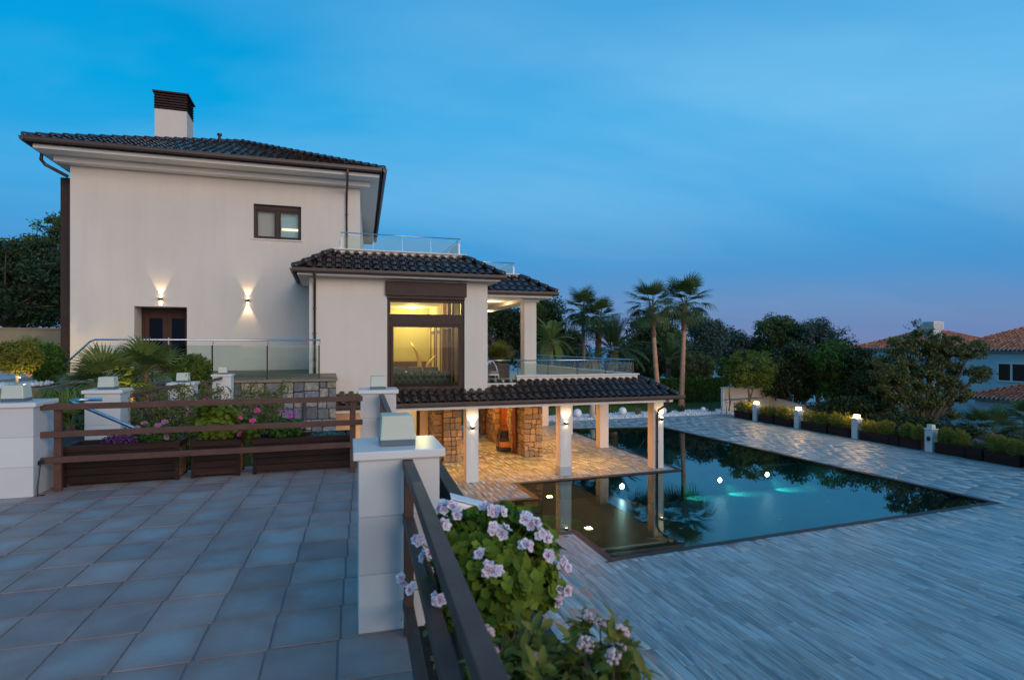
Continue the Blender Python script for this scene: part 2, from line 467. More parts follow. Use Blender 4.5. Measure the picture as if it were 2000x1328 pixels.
class MB:
    def __init__(s):
        s.v, s.f = [], []

    def add(s, vs, fs):
        b = len(s.v)
        s.v += [tuple(v) for v in vs]
        s.f += [tuple(i + b for i in f) for f in fs]
        return s

    def box(s, x0, x1, y0, y1, z0, z1):
        return s.add([(x0, y0, z0), (x1, y0, z0), (x1, y1, z0), (x0, y1, z0), (x0, y0, z1), (x1, y0, z1), (x1, y1, z1), (x0, y1, z1)],
                     [(0, 3, 2, 1), (4, 5, 6, 7), (0, 1, 5, 4), (1, 2, 6, 5), (2, 3, 7, 6), (3, 0, 4, 7)])

    def frustum(s, cx, cy, z0, z1, hx0, hy0, hx1, hy1):
        vs = [(cx + a * hx0, cy + b * hy0, z0) for a, b in ((-1, -1), (1, -1), (1, 1), (-1, 1))] + \
             [(cx + a * hx1, cy + b * hy1, z1) for a, b in ((-1, -1), (1, -1), (1, 1), (-1, 1))]
        return s.add(vs, [(0, 3, 2, 1), (4, 5, 6, 7), (0, 1, 5, 4), (1, 2, 6, 5), (2, 3, 7, 6), (3, 0, 4, 7)])

    def prism(s, poly, z0, z1):
        n = len(poly)
        vs = [(x, y, z0) for x, y in poly] + [(x, y, z1) for x, y in poly]
        return s.add(vs, [tuple(range(n - 1, -1, -1)), tuple(range(n, 2 * n))] + [(i, (i + 1) % n, n + (i + 1) % n, n + i) for i in range(n)])

    def tube(s, pts, rad, seg=8, cap=True):
        pts = [Vector(p) for p in pts]
        if not isinstance(rad, (list, tuple)):
            rad = [rad] * len(pts)
        b = len(s.v)
        up = Vector((0.013, 0.021, 1))
        for i, p in enumerate(pts):
            d = (pts[min(i + 1, len(pts) - 1)] - pts[max(i - 1, 0)]).normalized()
            a = d.cross(up)
            if a.length < 0.05:
                a = d.cross(Vector((1, 0.1, 0)))
            a.normalize()
            c = d.cross(a).normalized()
            for k in range(seg):
                th = 2 * math.pi * k / seg
                s.v.append(tuple(p + (a * math.cos(th) + c * math.sin(th)) * rad[i]))
        for i in range(len(pts) - 1):
            for k in range(seg):
                k2 = (k + 1) % seg
                s.f.append((b + i * seg + k, b + i * seg + k2, b + (i + 1) * seg + k2, b + (i + 1) * seg + k))
        if cap:
            s.f.append(tuple(b + k for k in range(seg - 1, -1, -1)))
            s.f.append(tuple(b + (len(pts) - 1) * seg + k for k in range(seg)))
        return s

    def bar(s, p0, p1, w, h, up=(0, 0, 1)):
        p0, p1 = Vector(p0), Vector(p1)
        d = (p1 - p0).normalized()
        a = d.cross(Vector(up)).normalized() * (w / 2)
        c = a.cross(d).normalized() * (h / 2)
        vs = [p + sa * a + sc * c for p in (p0, p1) for sa, sc in ((-1, -1), (1, -1), (1, 1), (-1, 1))]
        return s.add(vs, [(0, 1, 2, 3), (7, 6, 5, 4), (0, 4, 5, 1), (1, 5, 6, 2), (2, 6, 7, 3), (3, 7, 4, 0)])

    def lathe(s, prof, c=(0, 0, 0), seg=20):
        b = len(s.v)
        for r, z in prof:
            for k in range(seg):
                th = 2 * math.pi * k / seg
                s.v.append((c[0] + r * math.cos(th), c[1] + r * math.sin(th), c[2] + z))
        for i in range(len(prof) - 1):
            for k in range(seg):
                k2 = (k + 1) % seg
                s.f.append((b + i * seg + k, b + i * seg + k2, b + (i + 1) * seg + k2, b + (i + 1) * seg + k))
        s.f.append(tuple(b + k for k in range(seg - 1, -1, -1)))
        s.f.append(tuple(b + (len(prof) - 1) * seg + k for k in range(seg)))
        return s

    def mesh(s, name, mat, smooth=False):
        me = bpy.data.meshes.new(name)
        me.from_pydata(s.v, [], s.f)
        me.update()
        if mat:
            me.materials.append(M[mat])
        if smooth:
            me.polygons.foreach_set('use_smooth', [True] * len(me.polygons))
        return me

    def build(s, name, mat, parent=None, smooth=False, bevel=0, loc=(0, 0, 0)):
        return link(name, s.mesh(name, mat, smooth), parent, bevel, loc)


def link(name, me, parent=None, bevel=0, loc=(0, 0, 0), rot=(0, 0, 0), mw=None):
    o = bpy.data.objects.new(name, me)
    COL.objects.link(o)
    if parent is not None:
        o.parent = parent
    if mw is not None:
        o.matrix_basis = mw
    else:
        o.location = loc
        o.rotation_euler = rot
    if bevel:
        b = o.modifiers.new('bevel', 'BEVEL')
        b.width = bevel
        b.segments = 2
        b.limit_method = 'ANGLE'
    return o


def tag(o, label, cat, group=None):
    o['label'] = label
    o['category'] = cat
    if group:
        o['group'] = group
    return o


def thing(name, label, cat, loc=(0, 0, 0), rz=0, group=None):
    o = bpy.data.objects.new(name, None)
    o.empty_display_size = 0.2
    COL.objects.link(o)
    o.location = loc
    o.rotation_euler = (0, 0, rz)
    return tag(o, label, cat, group)


def struct(o):
    o['kind'] = 'structure'
    return o


def stuff(o):
    o['kind'] = 'stuff'
    return o


def npmesh(name, V, F, mat, smooth=False):
    """mesh from numpy verts (n,3) and equal-sized faces (m,k)"""
    me = bpy.data.meshes.new(name)
    V = np.asarray(V, np.float32)
    F = np.asarray(F, np.int32)
    m, k = F.shape
    me.vertices.add(len(V))
    me.vertices.foreach_set('co', V.ravel())
    me.loops.add(m * k)
    me.loops.foreach_set('vertex_index', F.ravel())
    me.polygons.add(m)
    me.polygons.foreach_set('loop_start', np.arange(m, dtype=np.int32) * k)
    if smooth:
        me.polygons.foreach_set('use_smooth', np.ones(m, bool))
    me.update(calc_edges=True)
    me.materials.append(M[mat])
    return me


def merged(name, src, mats, mat, smooth=True):
    """one mesh of copies of src (quads only) at the given 4x4 matrices"""
    V0 = np.array([tuple(v.co) for v in src.vertices])
    F0 = np.array([tuple(p.vertices) for p in src.polygons])
    A = np.array([np.array(m) for m in mats])
    V = np.einsum('nij,vj->nvi', A[:, :3, :3], V0) + A[:, None, :3, 3]
    F = F0[None] + (np.arange(len(mats)) * len(V0))[:, None, None]
    return npmesh(name, V.reshape(-1, 3), F.reshape(-1, F0.shape[1]), mat, smooth)


def leaves(name, C, size, mat, parent=None, aspect=0.5, up=0.0, kind=None):
    """cloud of small four-sided leaves at the points C"""
    C = np.asarray(C, float)
    n = len(C)
    d = NP.normal(size=(n, 3))
    d[:, 2] += up
    d /= np.linalg.norm(d, axis=1)[:, None]
    e = NP.normal(size=(n, 3))
    e -= (e * d).sum(1)[:, None] * d
    e /= np.linalg.norm(e, axis=1)[:, None]
    s = size * NP.uniform(0.6, 1.35, n)[:, None]
    V = np.stack([C - d * s * 0.5, C + e * s * aspect * 0.5, C + d * s * 0.5, C - e * s * aspect * 0.5], 1).reshape(-1, 3)
    F = np.arange(4 * n).reshape(n, 4)
    o = link(name, npmesh(name, V, F, mat), parent)
    return o


def clumps(ells, nclump, per, spread, flat=0.75, shell=0.62):
    """leaf positions bunched in clumps near the skin of the given ellipsoids (cx,cy,cz,rx,ry,rz)"""
    vol = np.array([(e[3] * e[4] * e[5]) ** 0.67 for e in ells])
    vol = vol / vol.sum()
    out = []
    for e, w in zip(ells, vol):
        k = max(3, int(nclump * w))
        d = NP.normal(size=(k, 3))
        d /= np.linalg.norm(d, axis=1)[:, None]
        r = shell + (1 - shell) * NP.uniform(0, 1, k) ** 0.7
        r *= NP.uniform(0.85, 1.1, k)
        c = np.array(e[:3]) + d * r[:, None] * np.array(e[3:])
        for q in c:
            m = int(per * NP.uniform(0.6, 1.4))
            sp = spread * NP.uniform(0.6, 1.3)
            g = np.clip(NP.normal(size=(m, 3)), -1.7, 1.7) * sp
            g[:, 2] *= flat
            out.append(q + g)
    return np.concatenate(out)


def spot(name, loc, target, energy, color, size=60, blend=0.5, rad=0.03, parent=None):
    l = bpy.data.lights.new(name, 'SPOT')
    l.energy, l.color, l.spot_size, l.spot_blend, l.shadow_soft_size = energy, color, R(size), blend, rad
    o = bpy.data.objects.new(name, l)
    COL.objects.link(o)
    o.location = loc
    o.rotation_euler = (Vector(target) - Vector(loc)).to_track_quat('-Z', 'Y').to_euler()
    if parent:
        o.parent = parent
    return o


def point(name, loc, energy, color, rad=0.08):
    l = bpy.data.lights.new(name, 'POINT')
    l.energy, l.color, l.shadow_soft_size = energy, color, rad
    o = bpy.data.objects.new(name, l)
    COL.objects.link(o)
    o.location = loc
    return o


def area(name, loc, rot, sx, sy, energy, color):
    l = bpy.data.lights.new(name, 'AREA')
    l.shape, l.size, l.size_y, l.energy, l.color = 'RECTANGLE', sx, sy, energy, color
    o = bpy.data.objects.new(name, l)
    COL.objects.link(o)
    o.location = loc
    o.rotation_euler = rot
    return o


WARM = (1.0, 0.68, 0.36)
WORLD = set()


def wthing(name, label, cat, loc, group=None):
    """a thing whose parts are given in world metres; the empty still sits at its base"""
    o = thing(name, label, cat, loc, 0, group)
    WORLD.add(o.name)
    return o


_link0 = link


def link(name, me, parent=None, bevel=0, loc=(0, 0, 0), rot=(0, 0, 0), mw=None):
    o = _link0(name, me, parent, bevel, loc, rot, mw)
    if parent is not None and parent.name in WORLD:
        o.matrix_parent_inverse = Matrix.Translation(parent.location).inverted()
    return o


def frame_x(p):
    """where a point falls in the picture, as a fraction of its width, and its depth"""
    s, c = math.sin(R(17.8)), math.cos(R(17.8))
    d = p[0] * s + p[1] * c
    if d < 0.3:
        return None
    return (0.5 + 0.56 * (p[0] * c - p[1] * s) / d, 0.5083 - 0.8435 * (p[2] - 1.6) / d, d)


def in_frame(p, m=0.03):
    q = frame_x(p)
    return q is not None and -m < q[0] < 1 + m and -m < q[1] < 1 + m


DK = -3.4      # level of the pool deck

# ------------------------------------------------------------------ terrain and sea


def smooth(a, b, x):
    k = min(1, max(0, (x - a) / (b - a)))
    return k * k * (3 - 2 * k)


def terrain_h(x, y):
    h = -3.95
    h -= 5.5 * smooth(28.5, 46, x)
    h -= 7.0 * smooth(49, 90, y)
    h -= 22 * smooth(85, 260, math.hypot(x, y))
    h += (4.2 * smooth(-3.2, -9, x) * smooth(8.4, 11, y)) * (1 - smooth(85, 200, math.hypot(x, y)))
    h += 5 * smooth(-14, -45, x) * smooth(24, 40, y) * (1 - smooth(85, 200, math.hypot(x, y)))
    if -8 < x < 27.6 and -20 < y < 34.9:
        h = min(h, -6.4)
    return h


axx = sorted(set([-3000, -1200, -500, -250, -150, -100, -80, -65] + list(range(-52, -12, 4)) + [-12, -10, -9, -8.01, -7.99, -6, -3, 0, 27.5, 27.7] + list(range(3, 27, 4)) +
                 list(range(29, 60, 3)) + [70, 90, 120, 180, 260, 500, 1200, 3000]))
ayy = sorted(set([-3000, -1000, -300, -120, -60, -30, -20.1, -19.9, -8, 0, 7, 8.3, 9, 10, 11, 12, 15, 19, 23, 27, 31, 34.8, 35] + list(range(37, 100, 4)) + [120, 160, 220, 300, 600, 1500, 3000]))
gv = [(x, y, terrain_h(x, y)) for y in ayy for x in axx]
nx = len(axx)
gf = [(j * nx + i, j * nx + i + 1, (j + 1) * nx + i + 1, (j + 1) * nx + i) for j in range(len(ayy) - 1) for i in range(nx - 1)]
struct(MB().add(gv, gf).build('ground', 'earth', smooth=True))
struct(MB().add([(-5000, -5000, -16), (5000, -5000, -16), (5000, 5000, -16), (-5000, 5000, -16)], [(0, 1, 2, 3)]).build('sea', 'sea'))

# ------------------------------------------------------------------ pool outline
PC, PR = (5.9, 15.95), 1.9
arc = []
a0 = math.atan2(1.833, 0.5)
a1 = 2 * math.pi + math.atan2(-1.87, 0.32)
for i in range(19):
    a = a0 + (a1 - a0) * i / 18
    arc.append((PC[0] + PR * math.cos(a), PC[1] + PR * math.sin(a)))
POOL = [(6.2, 11.97), (20.4, 12.61), (19.65, 30.95), (13.45, 32.0), (13.42, 20.06), (6.4, 19.9)] + arc


def inset(poly, d):
    n = len(poly)
    out = []
    for i in range(n):
        p0, p1, p2 = (Vector(poly[(i + k) % n]) for k in (-1, 0, 1))
        e1, e2 = (p1 - p0).normalized(), (p2 - p1).normalized()
        n1, n2 = Vector((-e1.y, e1.x)), Vector((-e2.y, e2.x))
        b = (n1 + n2)
        b.normalize()
        k = d / max(0.35, b.dot(n1))
        out.append((p1.x + b.x * k, p1.y + b.y * k))
    return out


def inside(poly, x, y):
    c = False
    n = len(poly)
    for i in range(n):
        x0, y0 = poly[i]
        x1, y1 = poly[(i + 1) % n]
        if (y0 > y) != (y1 > y) and x < (x1 - x0) * (y - y0) / (y1 - y0) + x0:
            c = not c
    return c


def ycuts(poly, x):
    ys = []
    n = len(poly)
    for i in range(n):
        x0, y0 = poly[i]
        x1, y1 = poly[(i + 1) % n]
        if (x0 > x) != (x1 > x):
            ys.append(y0 + (x - x0) / (x1 - x0) * (y1 - y0))
    return sorted(ys)


INNER = inset(POOL, 0.2)
ng = len(POOL)
ring = MB()
zt, zb = DK + 0.006, DK - 0.16
ring.add([(x, y, zt) for x, y in POOL] + [(x, y, zt) for x, y in INNER] + [(x, y, zb) for x, y in INNER],
         [(i, (i + 1) % ng, ng + (i + 1) % ng, ng + i) for i in range(ng)] + [(ng + i, ng + (i + 1) % ng, 2 * ng + (i + 1) % ng, 2 * ng + i) for i in range(ng)])
pool = struct(MB().add([(x, y, DK - 0.03) for x, y in inset(POOL, 0.19)], [tuple(range(ng))]).build('pool_water', 'water'))
ring.build('coping', 'coping', pool)
basin = MB()
FL = -4.62
basin.add([(x, y, DK - 0.1) for x, y in INNER] + [(x, y, FL) for x, y in INNER],
          [(i, (i + 1) % ng, ng + (i + 1) % ng, ng + i) for i in range(ng)] + [tuple(range(ng, 2 * ng))])
basin.build('basin', 'pool_tile', pool)
MB().prism([(6.3, 12.3), (10.4, 12.5), (10.4, 19.7), (6.3, 19.6)], FL, -4.1).build('shelf', 'spa_tile', pool)
MB().box(10.41, 10.9, 12.5, 19.7, FL, -4.25).build('step', 'spa_tile', pool)
MB().box(10.91, 11.4, 12.5, 19.7, FL, -4.42).build('step', 'spa_tile', pool)
for r0, r1, z0, z1, nm in ((1.45, 1.72, -4.5, -3.86, 'spa_rim'), (0.95, 1.44, -4.6, -4.16, 'spa_bench')):
    m = MB()
    K = 40
    for r, z in ((r1, z0), (r1, z1), (r0, z1), (r0, z0)):
        for k in range(K):
            m.v.append((PC[0] + 0.25 + r * math.cos(2 * math.pi * k / K), PC[1] + r * math.sin(2 * math.pi * k / K), z))
    for j in range(2):
        for k in range(K):
            m.f.append((j * K + k, j * K + (k + 1) % K, (j + 1) * K + (k + 1) % K, (j + 1) * K + k))
    o = m.build(nm, 'spa_tile', pool)
    m2 = MB()
    for z in (z1 - 0.002, z0):
        for k in range(K):
            m2.v.append((PC[0] + 0.25 + (r0 - 0.003) * math.cos(2 * math.pi * k / K), PC[1] + (r0 - 0.003) * math.sin(2 * math.pi * k / K), z))
    for k in range(K):
        m2.f.append((k, (k + 1) % K, K + (k + 1) % K, K + k))
    m2.build('green_lit_riser', 'green_lit_riser', o)
# submerged wall in line with the porch edge, with underwater lamps on it
MB().box(13.5, 19.75, 20.3, 20.6, FL, -3.64).build('divider', 'pool_tile', pool)
for (x, y, z, lab) in ((10.7, 19.62, -3.77, 'below the edge of the porch floor'), (13.62, 20.295, -3.83, 'just past the corner of the porch floor'), (15.67, 20.295, -4.04, 'in the middle of the pool'), (18.1, 20.295, -3.97, 'towards the planter side of the pool')):
    fx = wthing('pool_lamp', 'round white underwater lamp glowing ' + lab, 'pool lamp', (x, y, z), 'underwater lamps in a row across the pool')
    MB().tube([(x, y, z), (x, y - 0.04, z)], 0.13, 20).build('lamp_housing', 'steel', fx)
    MB().tube([(x, y - 0.041, z), (x, y - 0.06, z)], [0.10, 0.085], 20).build('lamp_lens', 'lamp_pool', fx)
    spot('pool_light', (x, y - 0.1, z), (x + 0.75, y - 0.3, FL), (0.6 if x < 12 else 260), (0.75, 1.0, 0.80), 58, 1.0, 0.04)
for (x, y, lab) in ((15.4, 16.6, 'small white round inlet on the pool floor in front of the underwater lamps'), (19.0, 17.9, 'small white round inlet on the pool floor by the planter side'), (17.0, 14.6, 'small white round inlet on the pool floor near its front edge')):
    il = thing('pool_inlet', lab, 'pool inlet', (x, y, FL))
    MB().lathe([(0.075, 0.0), (0.075, 0.012), (0.06, 0.016)], (0, 0, 0), 18).build('cover', 'white_plastic', il)
    MB().lathe([(0.025, 0.0165), (0.025, 0.02), (0.015, 0.022)], (0, 0, 0), 12).build('nozzle', 'white_plastic', il)
for (x, y, lab) in ((9.0, 12.72, 'small green underwater lamp on the pool shelf towards the round spa'), (9.7, 12.76, 'small green underwater lamp on the pool shelf towards the pool steps')):
    fx = wthing('spa_lamp', lab, 'pool lamp', (x, y, -4.1), 'green lamps on the pool shelf')
    MB().box(x - 0.1, x + 0.1, y, y + 0.16, -4.1, -4.07).build('lamp_housing', 'steel', fx)
    MB().box(x - 0.08, x + 0.08, y + 0.02, y + 0.14, -4.068, -4.06).build('lamp_lens', 'lamp_green', fx)
point('spa_glow', (PC[0] + 0.25, PC[1], -4.0), 7, (0.4, 1.0, 0.35), 0.1)
point('shelf_glow', (9.4, 13.0, -3.95), 5, (0.45, 1.0, 0.30), 0.1)

# ------------------------------------------------------------------ deck of wood-look planks
PW, PL_ = 0.2, 1.25
DX0, DX1, DY0, DY1 = 1.3, 27.9, 0.5, 35.2
deck = MB()
cells = []
x = DX0
while x < DX1:
    ys = ycuts(POOL, x + PW / 2)
    segs = []
    cur = DY0
    for a, b in zip(ys[::2], ys[1::2]):
        segs.append((cur, a + 0.03))
        cur = b - 0.03
    segs.append((cur, DY1))
    i = round((x - DX0) / PW)
    off = rng.random() * PL_
    for s0, s1 in segs:
        deck.box(x + 0.0005, x + PW - 0.0005, s0, s1, DK - 0.25, DK - 0.007)
        k = math.floor((s0 - off) / PL_)
        while off + k * PL_ < s1:
            y0, y1 = max(s0, off + k * PL_), min(s1, off + (k + 1) * PL_)
            if y1 - y0 > 0.04:
                cells.append((x, y0, y1))
            k += 1
    x += PW
deck_o = struct(deck.build('deck', 'grout'))


def plank_mesh(L):
    a, b, e, g = PW / 2 - 0.0025, L / 2 - 0.0025, 0.003, 0.006
    m = MB().add([(-a, -b, -g), (a, -b, -g), (a, b, -g), (-a, b, -g), (-a + e, -b + e, 0), (a - e, -b + e, 0), (a - e, b - e, 0), (-a + e, b - e, 0)],
                 [(4, 5, 6, 7), (0, 1, 5, 4), (1, 2, 6, 5), (2, 3, 7, 6), (3, 0, 4, 7)])
    return m.mesh('plank', 'plank_single')


full = plank_mesh(PL_)


def big(c):
    p = (c[0] + PW / 2, (c[1] + c[2]) / 2, DK)
    q = frame_x(p)
    if not in_frame(p):
        return -1
    if p[0] < 5.2 and p[1] < 13 or p[0] < 4.0:
        return 0.001
    return (c[2] - c[1]) / q[2] ** 2


cells.sort(key=big, reverse=True)
many = []
for i, (x, y0, y1) in enumerate(cells):
    L = y1 - y0
    if i < 290:
        link('plank', full if abs(L - PL_) < 1e-4 else plank_mesh(L), deck_o, loc=(x + PW / 2, (y0 + y1) / 2, DK))
    else:
        many.append(Matrix.Translation((x + PW / 2, (y0 + y1) / 2, DK)) @ Matrix.Diagonal((1, L / PL_, 1, 1)))
stuff(link('planks', merged('planks', full, many, 'plank_many', False), deck_o))

# ------------------------------------------------------------------ tiled terrace where the camera stands
TXA, TXB, TYA, TYB = -9.0, 0.44, -2.5, 8.3
terr = struct(MB().prism([(TXA, TYA), (TXB + TSH * (TYA - TY0), TYA), (TXB + TSH * (TYB - TY0), TYB), (TXA, TYB)], -3.95, -0.008).build('terrace', 'grout'))


def tile_mesh(w, h):
    a, b, e, g = w / 2 - 0.005, h / 2 - 0.004, 0.002, 0.005
    pts = []
    for z, q in ((-g, 0), (0.0, e)):
        for sx, sy in ((-1, -1), (1, -1), (1, 1), (-1, 1)):
            for k in range(3):
                th = math.atan2(sy, sx) - math.pi / 4 + k * math.pi / 4
                rr = 0.014
                pts.append((sx * (a - q - rr) + rr * math.cos(th), sy * (b - q - rr) + rr * math.sin(th), z))
    m = MB().add(pts, [tuple(range(12, 24))] + [(i, (i + 1) % 12, 12 + (i + 1) % 12, 12 + i) for i in range(12)])
    return m.mesh('tile', 'terrace_tile')


tmesh = tile_mesh(TW, TH)
tedge = tile_mesh(TXB - TX0 - TW - 0.004, TH)
tl = []
for i in range(-26, 2):
    for j in range(-13, 12):
        yc = TY0 + (j + 0.5) * TH
        xc = TX0 + (i + 0.5) * TW + TSH * (yc - TY0)
        if xc - TW / 2 < TXA or yc - TH / 2 < TYA or yc + TH / 2 > TYB + 0.15 or xc + TW / 2 > TXB + TSH * (yc - TY0) + 0.02:
            continue
        q = frame_x((xc, yc, 0))
        vis = in_frame((xc, yc, 0), 0.08)
        tl.append((-1 / q[2] if vis else 0, xc, yc))
tl.sort()
shear = Matrix(((1, TSH, 0, 0), (0, 1, 0, 0), (0, 0, 1, 0), (0, 0, 0, 1)))
rest = []
for i, (k, xc, yc) in enumerate(tl):
    mw = Matrix.Translation((xc, yc, rng.uniform(-0.0012, 0.0012))) @ shear
    if k < 0 and i < 290:
        link('tile', tmesh, terr, mw=mw)
    else:
        rest.append(Matrix.Translation((xc, yc, 0)) @ shear)
if rest:
    flat = MB().add([(-TW / 2 + .006, -TH / 2 + .006, 0), (TW / 2 - .006, -TH / 2 + .006, 0), (TW / 2 - .006, TH / 2 - .006, 0), (-TW / 2 + .006, TH / 2 - .006, 0)], [(0, 1, 2, 3)]).mesh('tile', 'terrace_tile')
    stuff(link('tiles', merged('tiles', flat, rest, 'terrace_tile', False), terr))

# planting trough outside the railing
tr = wthing('planting_trough', 'long dark planting trough with a flat rim outside the brown terrace railing', 'planter', (0.85, 3, -0.9))
RX = lambda y: TXB + TSH * (y - TY0)
MB().prism([(RX(-2.4) + .005, -2.4), (RX(-2.4) + 0.64, -2.4), (RX(8.3) + 0.64, 8.3), (RX(8.3) + .005, 8.3)], -0.9, -0.28).build('soil_bed', 'soil', tr)
MB().prism([(RX(-2.4) + 0.643, -2.4), (RX(-2.4) + 0.78, -2.4), (RX(8.3) + 0.78, 8.3), (RX(8.3) + 0.643, 8.3)], -3.6, 0.0).build('rim', 'coping', tr, bevel=0.006)

# ------------------------------------------------------------------ shared builders for the house


def stones(parent, o, u, n, w, h, smin=0.24, thick=0.05, name='stone', mat='stone'):
    """hand-laid stones on a rectangle: o lower corner, u along, n outward, each an object"""
    o, u, n = Vector(o), Vector(u), Vector(n)
    up = Vector((0, 0, 1))
    rects = []

    def split(a0, a1, b0, b1):
        W, H = a1 - a0, b1 - b0
        if W < smin * 1.75 and H < smin * 1.45 or (W * H < smin * smin * 1.5 and rng.random() < 0.8 and W < 2.2 * H and H < 1.6 * W):
            rects.append((a0, a1, b0, b1))
            return
        if W / H > rng.uniform(0.9, 1.35) and W > smin * 1.2:
            k = a0 + W * rng.uniform(0.36, 0.64)
            split(a0, k, b0, b1)
            split(k, a1, b0, b1)
        elif H > smin * 1.0:
            k = b0 + H * rng.uniform(0.38, 0.62)
            split(a0, a1, b0, k)
            split(a0, a1, k, b1)
        else:
            rects.append((a0, a1, b0, b1))
    split(0, w, 0, h)
    for a0, a1, b0, b1 in rects:
        g = 0.010
        t_ = thick * rng.uniform(0.6, 1.25)
        e = 0.022
        J = lambda: rng.uniform(-0.010, 0.010)
        base = [(a0 + g, b0 + g), (a1 - g, b0 + g), (a1 - g, b1 - g), (a0 + g, b1 - g)]
        cxy = ((a0 + a1) / 2, (b0 + b1) / 2)
        # eight-sided face so that corners are knocked off
        poly = []
        for i in range(4):
            p, q, r_ = base[i - 1], base[i], base[(i + 1) % 4]
            ch = rng.uniform(0.01, 0.045)
            for t2 in (p, r_):
                d = Vector((t2[0] - q[0], t2[1] - q[1]))
                L = d.length
                d /= L
                poly.append((q[0] + d.x * min(ch, L * 0.3) + J() * 0.5, q[1] + d.y * min(ch, L * 0.3) + J() * 0.5))
        P = lambda a, b, d: tuple(o + u * a + up * b + n * d)
        m = MB()
        v = [P(a, b, 0) for a, b in poly] + [P(a, b, t_ * 0.7) for a, b in poly] + \
            [P(cxy[0] + (a - cxy[0]) * (1 - e / max(0.05, (a1 - a0) / 2)), cxy[1] + (b - cxy[1]) * (1 - e / max(0.05, (b1 - b0) / 2)), t_ + J()) for a, b in poly]
        f = [(i, (i + 1) % 8, 8 + (i + 1) % 8, 8 + i) for i in range(8)] + [(8 + i, 8 + (i + 1) % 8, 16 + (i + 1) % 8, 16 + i) for i in range(8)] + [tuple(range(16, 24))]
        m.add(v, f).build(name, mat, parent)


RW, RE = 0.30, 0.40    # roof tile pitch and exposure


def roof_tile_mesh():
    prof = []
    for k in range(10):
        a = k / 9
        th = math.pi * a
        prof.append((0.040 + 0.205 * (0.5 - 0.5 * math.cos(th)), 0.105 * math.sin(th) ** 0.8))
    prof = [(-0.014, 0.020), (0.016, 0.004)] + prof + [(0.272, 0.004), (0.292, 0.010)]
    n = len(prof)
    m = MB()
    L = RE * 1.16
    for y, lift, sc in ((0.0, 0.030, 1.0), (0.0, 0.012, 1.0), (0.0, 0.030, 1.0), (L, -0.004, 0.86)):
        for (u_, z) in prof:
            m.v.append(((u_ - RW / 2) * (1 if y == 0 else 0.97), y, z * sc + lift))
    for a, b in ((1, 0), (2, 3)):
        for i in range(n - 1):
            m.f.append((a * n + i, a * n + i + 1, b * n + i + 1, b * n + i))
    me = m.mesh('roof_tile', 'roof_tile_single', True)
    return me


RT = roof_tile_mesh()
SINGLE = []      # (distance, matrix) of dark tiles, sorted out later


def slope(e0, e1, run, rise, k0, k1, parent, mat='roof_under', mats=None):
    """one roof plane over the eave e0>e1 (left to right seen from outside); k0,k1 = plan offset of the two upper corners along the eave"""
    e0, e1 = Vector(e0), Vector(e1)
    u = (e1 - e0)
    W = u.length
    u.normalize()
    inward = Vector((-u.y, u.x, 0))
    s = Vector((inward.x * run, inward.y * run, rise))
    SL = s.length
    s.normalize()
    n = u.cross(s).normalized()
    a, b = e0 + u * k0 + s * SL, e1 - u * k1 + s * SL
    MB().add([e0 - n * .02, e1 - n * .02, b - n * .02, a - n * .02], [(0, 1, 2, 3)]).build('roof_deck', mat, parent)
    rot = Matrix((u, s, n)).transposed().to_4x4()
    nc = int(W / RW)
    nr = int(math.ceil(SL / RE))
    for i in range(nc):
        uc = (i + 0.5) * W / nc
        for j in range(nr):
            v0 = j * RE
            vc = v0 + RE * 0.6
            lo, hi = k0 * vc / SL, W - k1 * vc / SL
            if uc < lo - 0.02 or uc > hi + 0.02:
                continue
            p = e0 + u * uc + s * (v0 - 0.03)
            le = 1.0
            if v0 + RE * 1.16 > SL:
                le = max(0.3, (SL - v0 + 0.03) / (RE * 1.16))
            mats.append(Matrix.Translation(p + n * rng.uniform(-.004, .006)) @ rot @ Matrix.Rotation(rng.gauss(0, .014), 4, 'Z') @ Matrix.Rotation(rng.gauss(0, .010), 4, 'X') @ Matrix.Diagonal((W / nc / RW, le, 1, 1)))
    return a, b


def hip_caps(p0, p1, parent, mat='roof_tile', r=0.11):
    p0, p1 = Vector(p0), Vector(p1)
    L = (p1 - p0).length
    n = max(2, int(L / 0.4))
    d = (p1 - p0) / n
    for i in range(n):
        m = MB()
        a = p0 + d * i + Vector((0, 0, 0.055))
        m.tube([a - d * 0.06 + Vector((0, 0, 0.02)), a + d * 0.05 + Vector((0, 0, 0.02)), a + d * 1.02], [r * 1.12, r * 1.05, r * 0.86], 10)
        m.build('ridge_tile', mat, parent, True)


def gutter(p0, p1, parent, h=0.13, d=0.13, ext=0.0):
    """half-round gutter with brackets along an eave; outward is to the right of p0>p1"""
    p0, p1 = Vector(p0), Vector(p1)
    u = (p1 - p0).normalized()
    out = Vector((u.y, -u.x, 0))
    m = MB()
    prof = [(0.0, 0.0), (0.0, -h * 0.55), (d * 0.25, -h * 0.92), (d * 0.62, -h), (d * 0.95, -h * 0.62), (d * 1.02, 0.0), (d * 1.12, 0.006), (d * 1.12, -0.012), (d * 0.96, -0.014)]
    n = len(prof)
    for p in (p0, p1):
        for a, z in prof:
            m.v.append(tuple(p + out * a + Vector((0, 0, z))))
    m.f += [(i, i + 1, n + i + 1, n + i) for i in range(n - 1)] + [tuple(range(n)), tuple(range(2 * n - 1, n - 1, -1))]
    g = m.build('gutter', 'gutter_metal', parent)
    L = (p1 - p0).length
    k = int(L / 0.85)
    for i in range(k):
        q = p0 + u * ((i + 0.5) * L / k)
        b = MB()
        b.v += [tuple(q + out * (a * 1.03 + 0.002) + Vector((0, 0, z * 1.04 - 0.002)) + u * s) for s in (-0.008, 0.008) for a, z in prof[1:7]]
        b.f += [(i2, i2 + 1, 7 + i2, 6 + i2) for i2 in range(5)]
        b.build('bracket', 'gutter_metal', g)
    return g


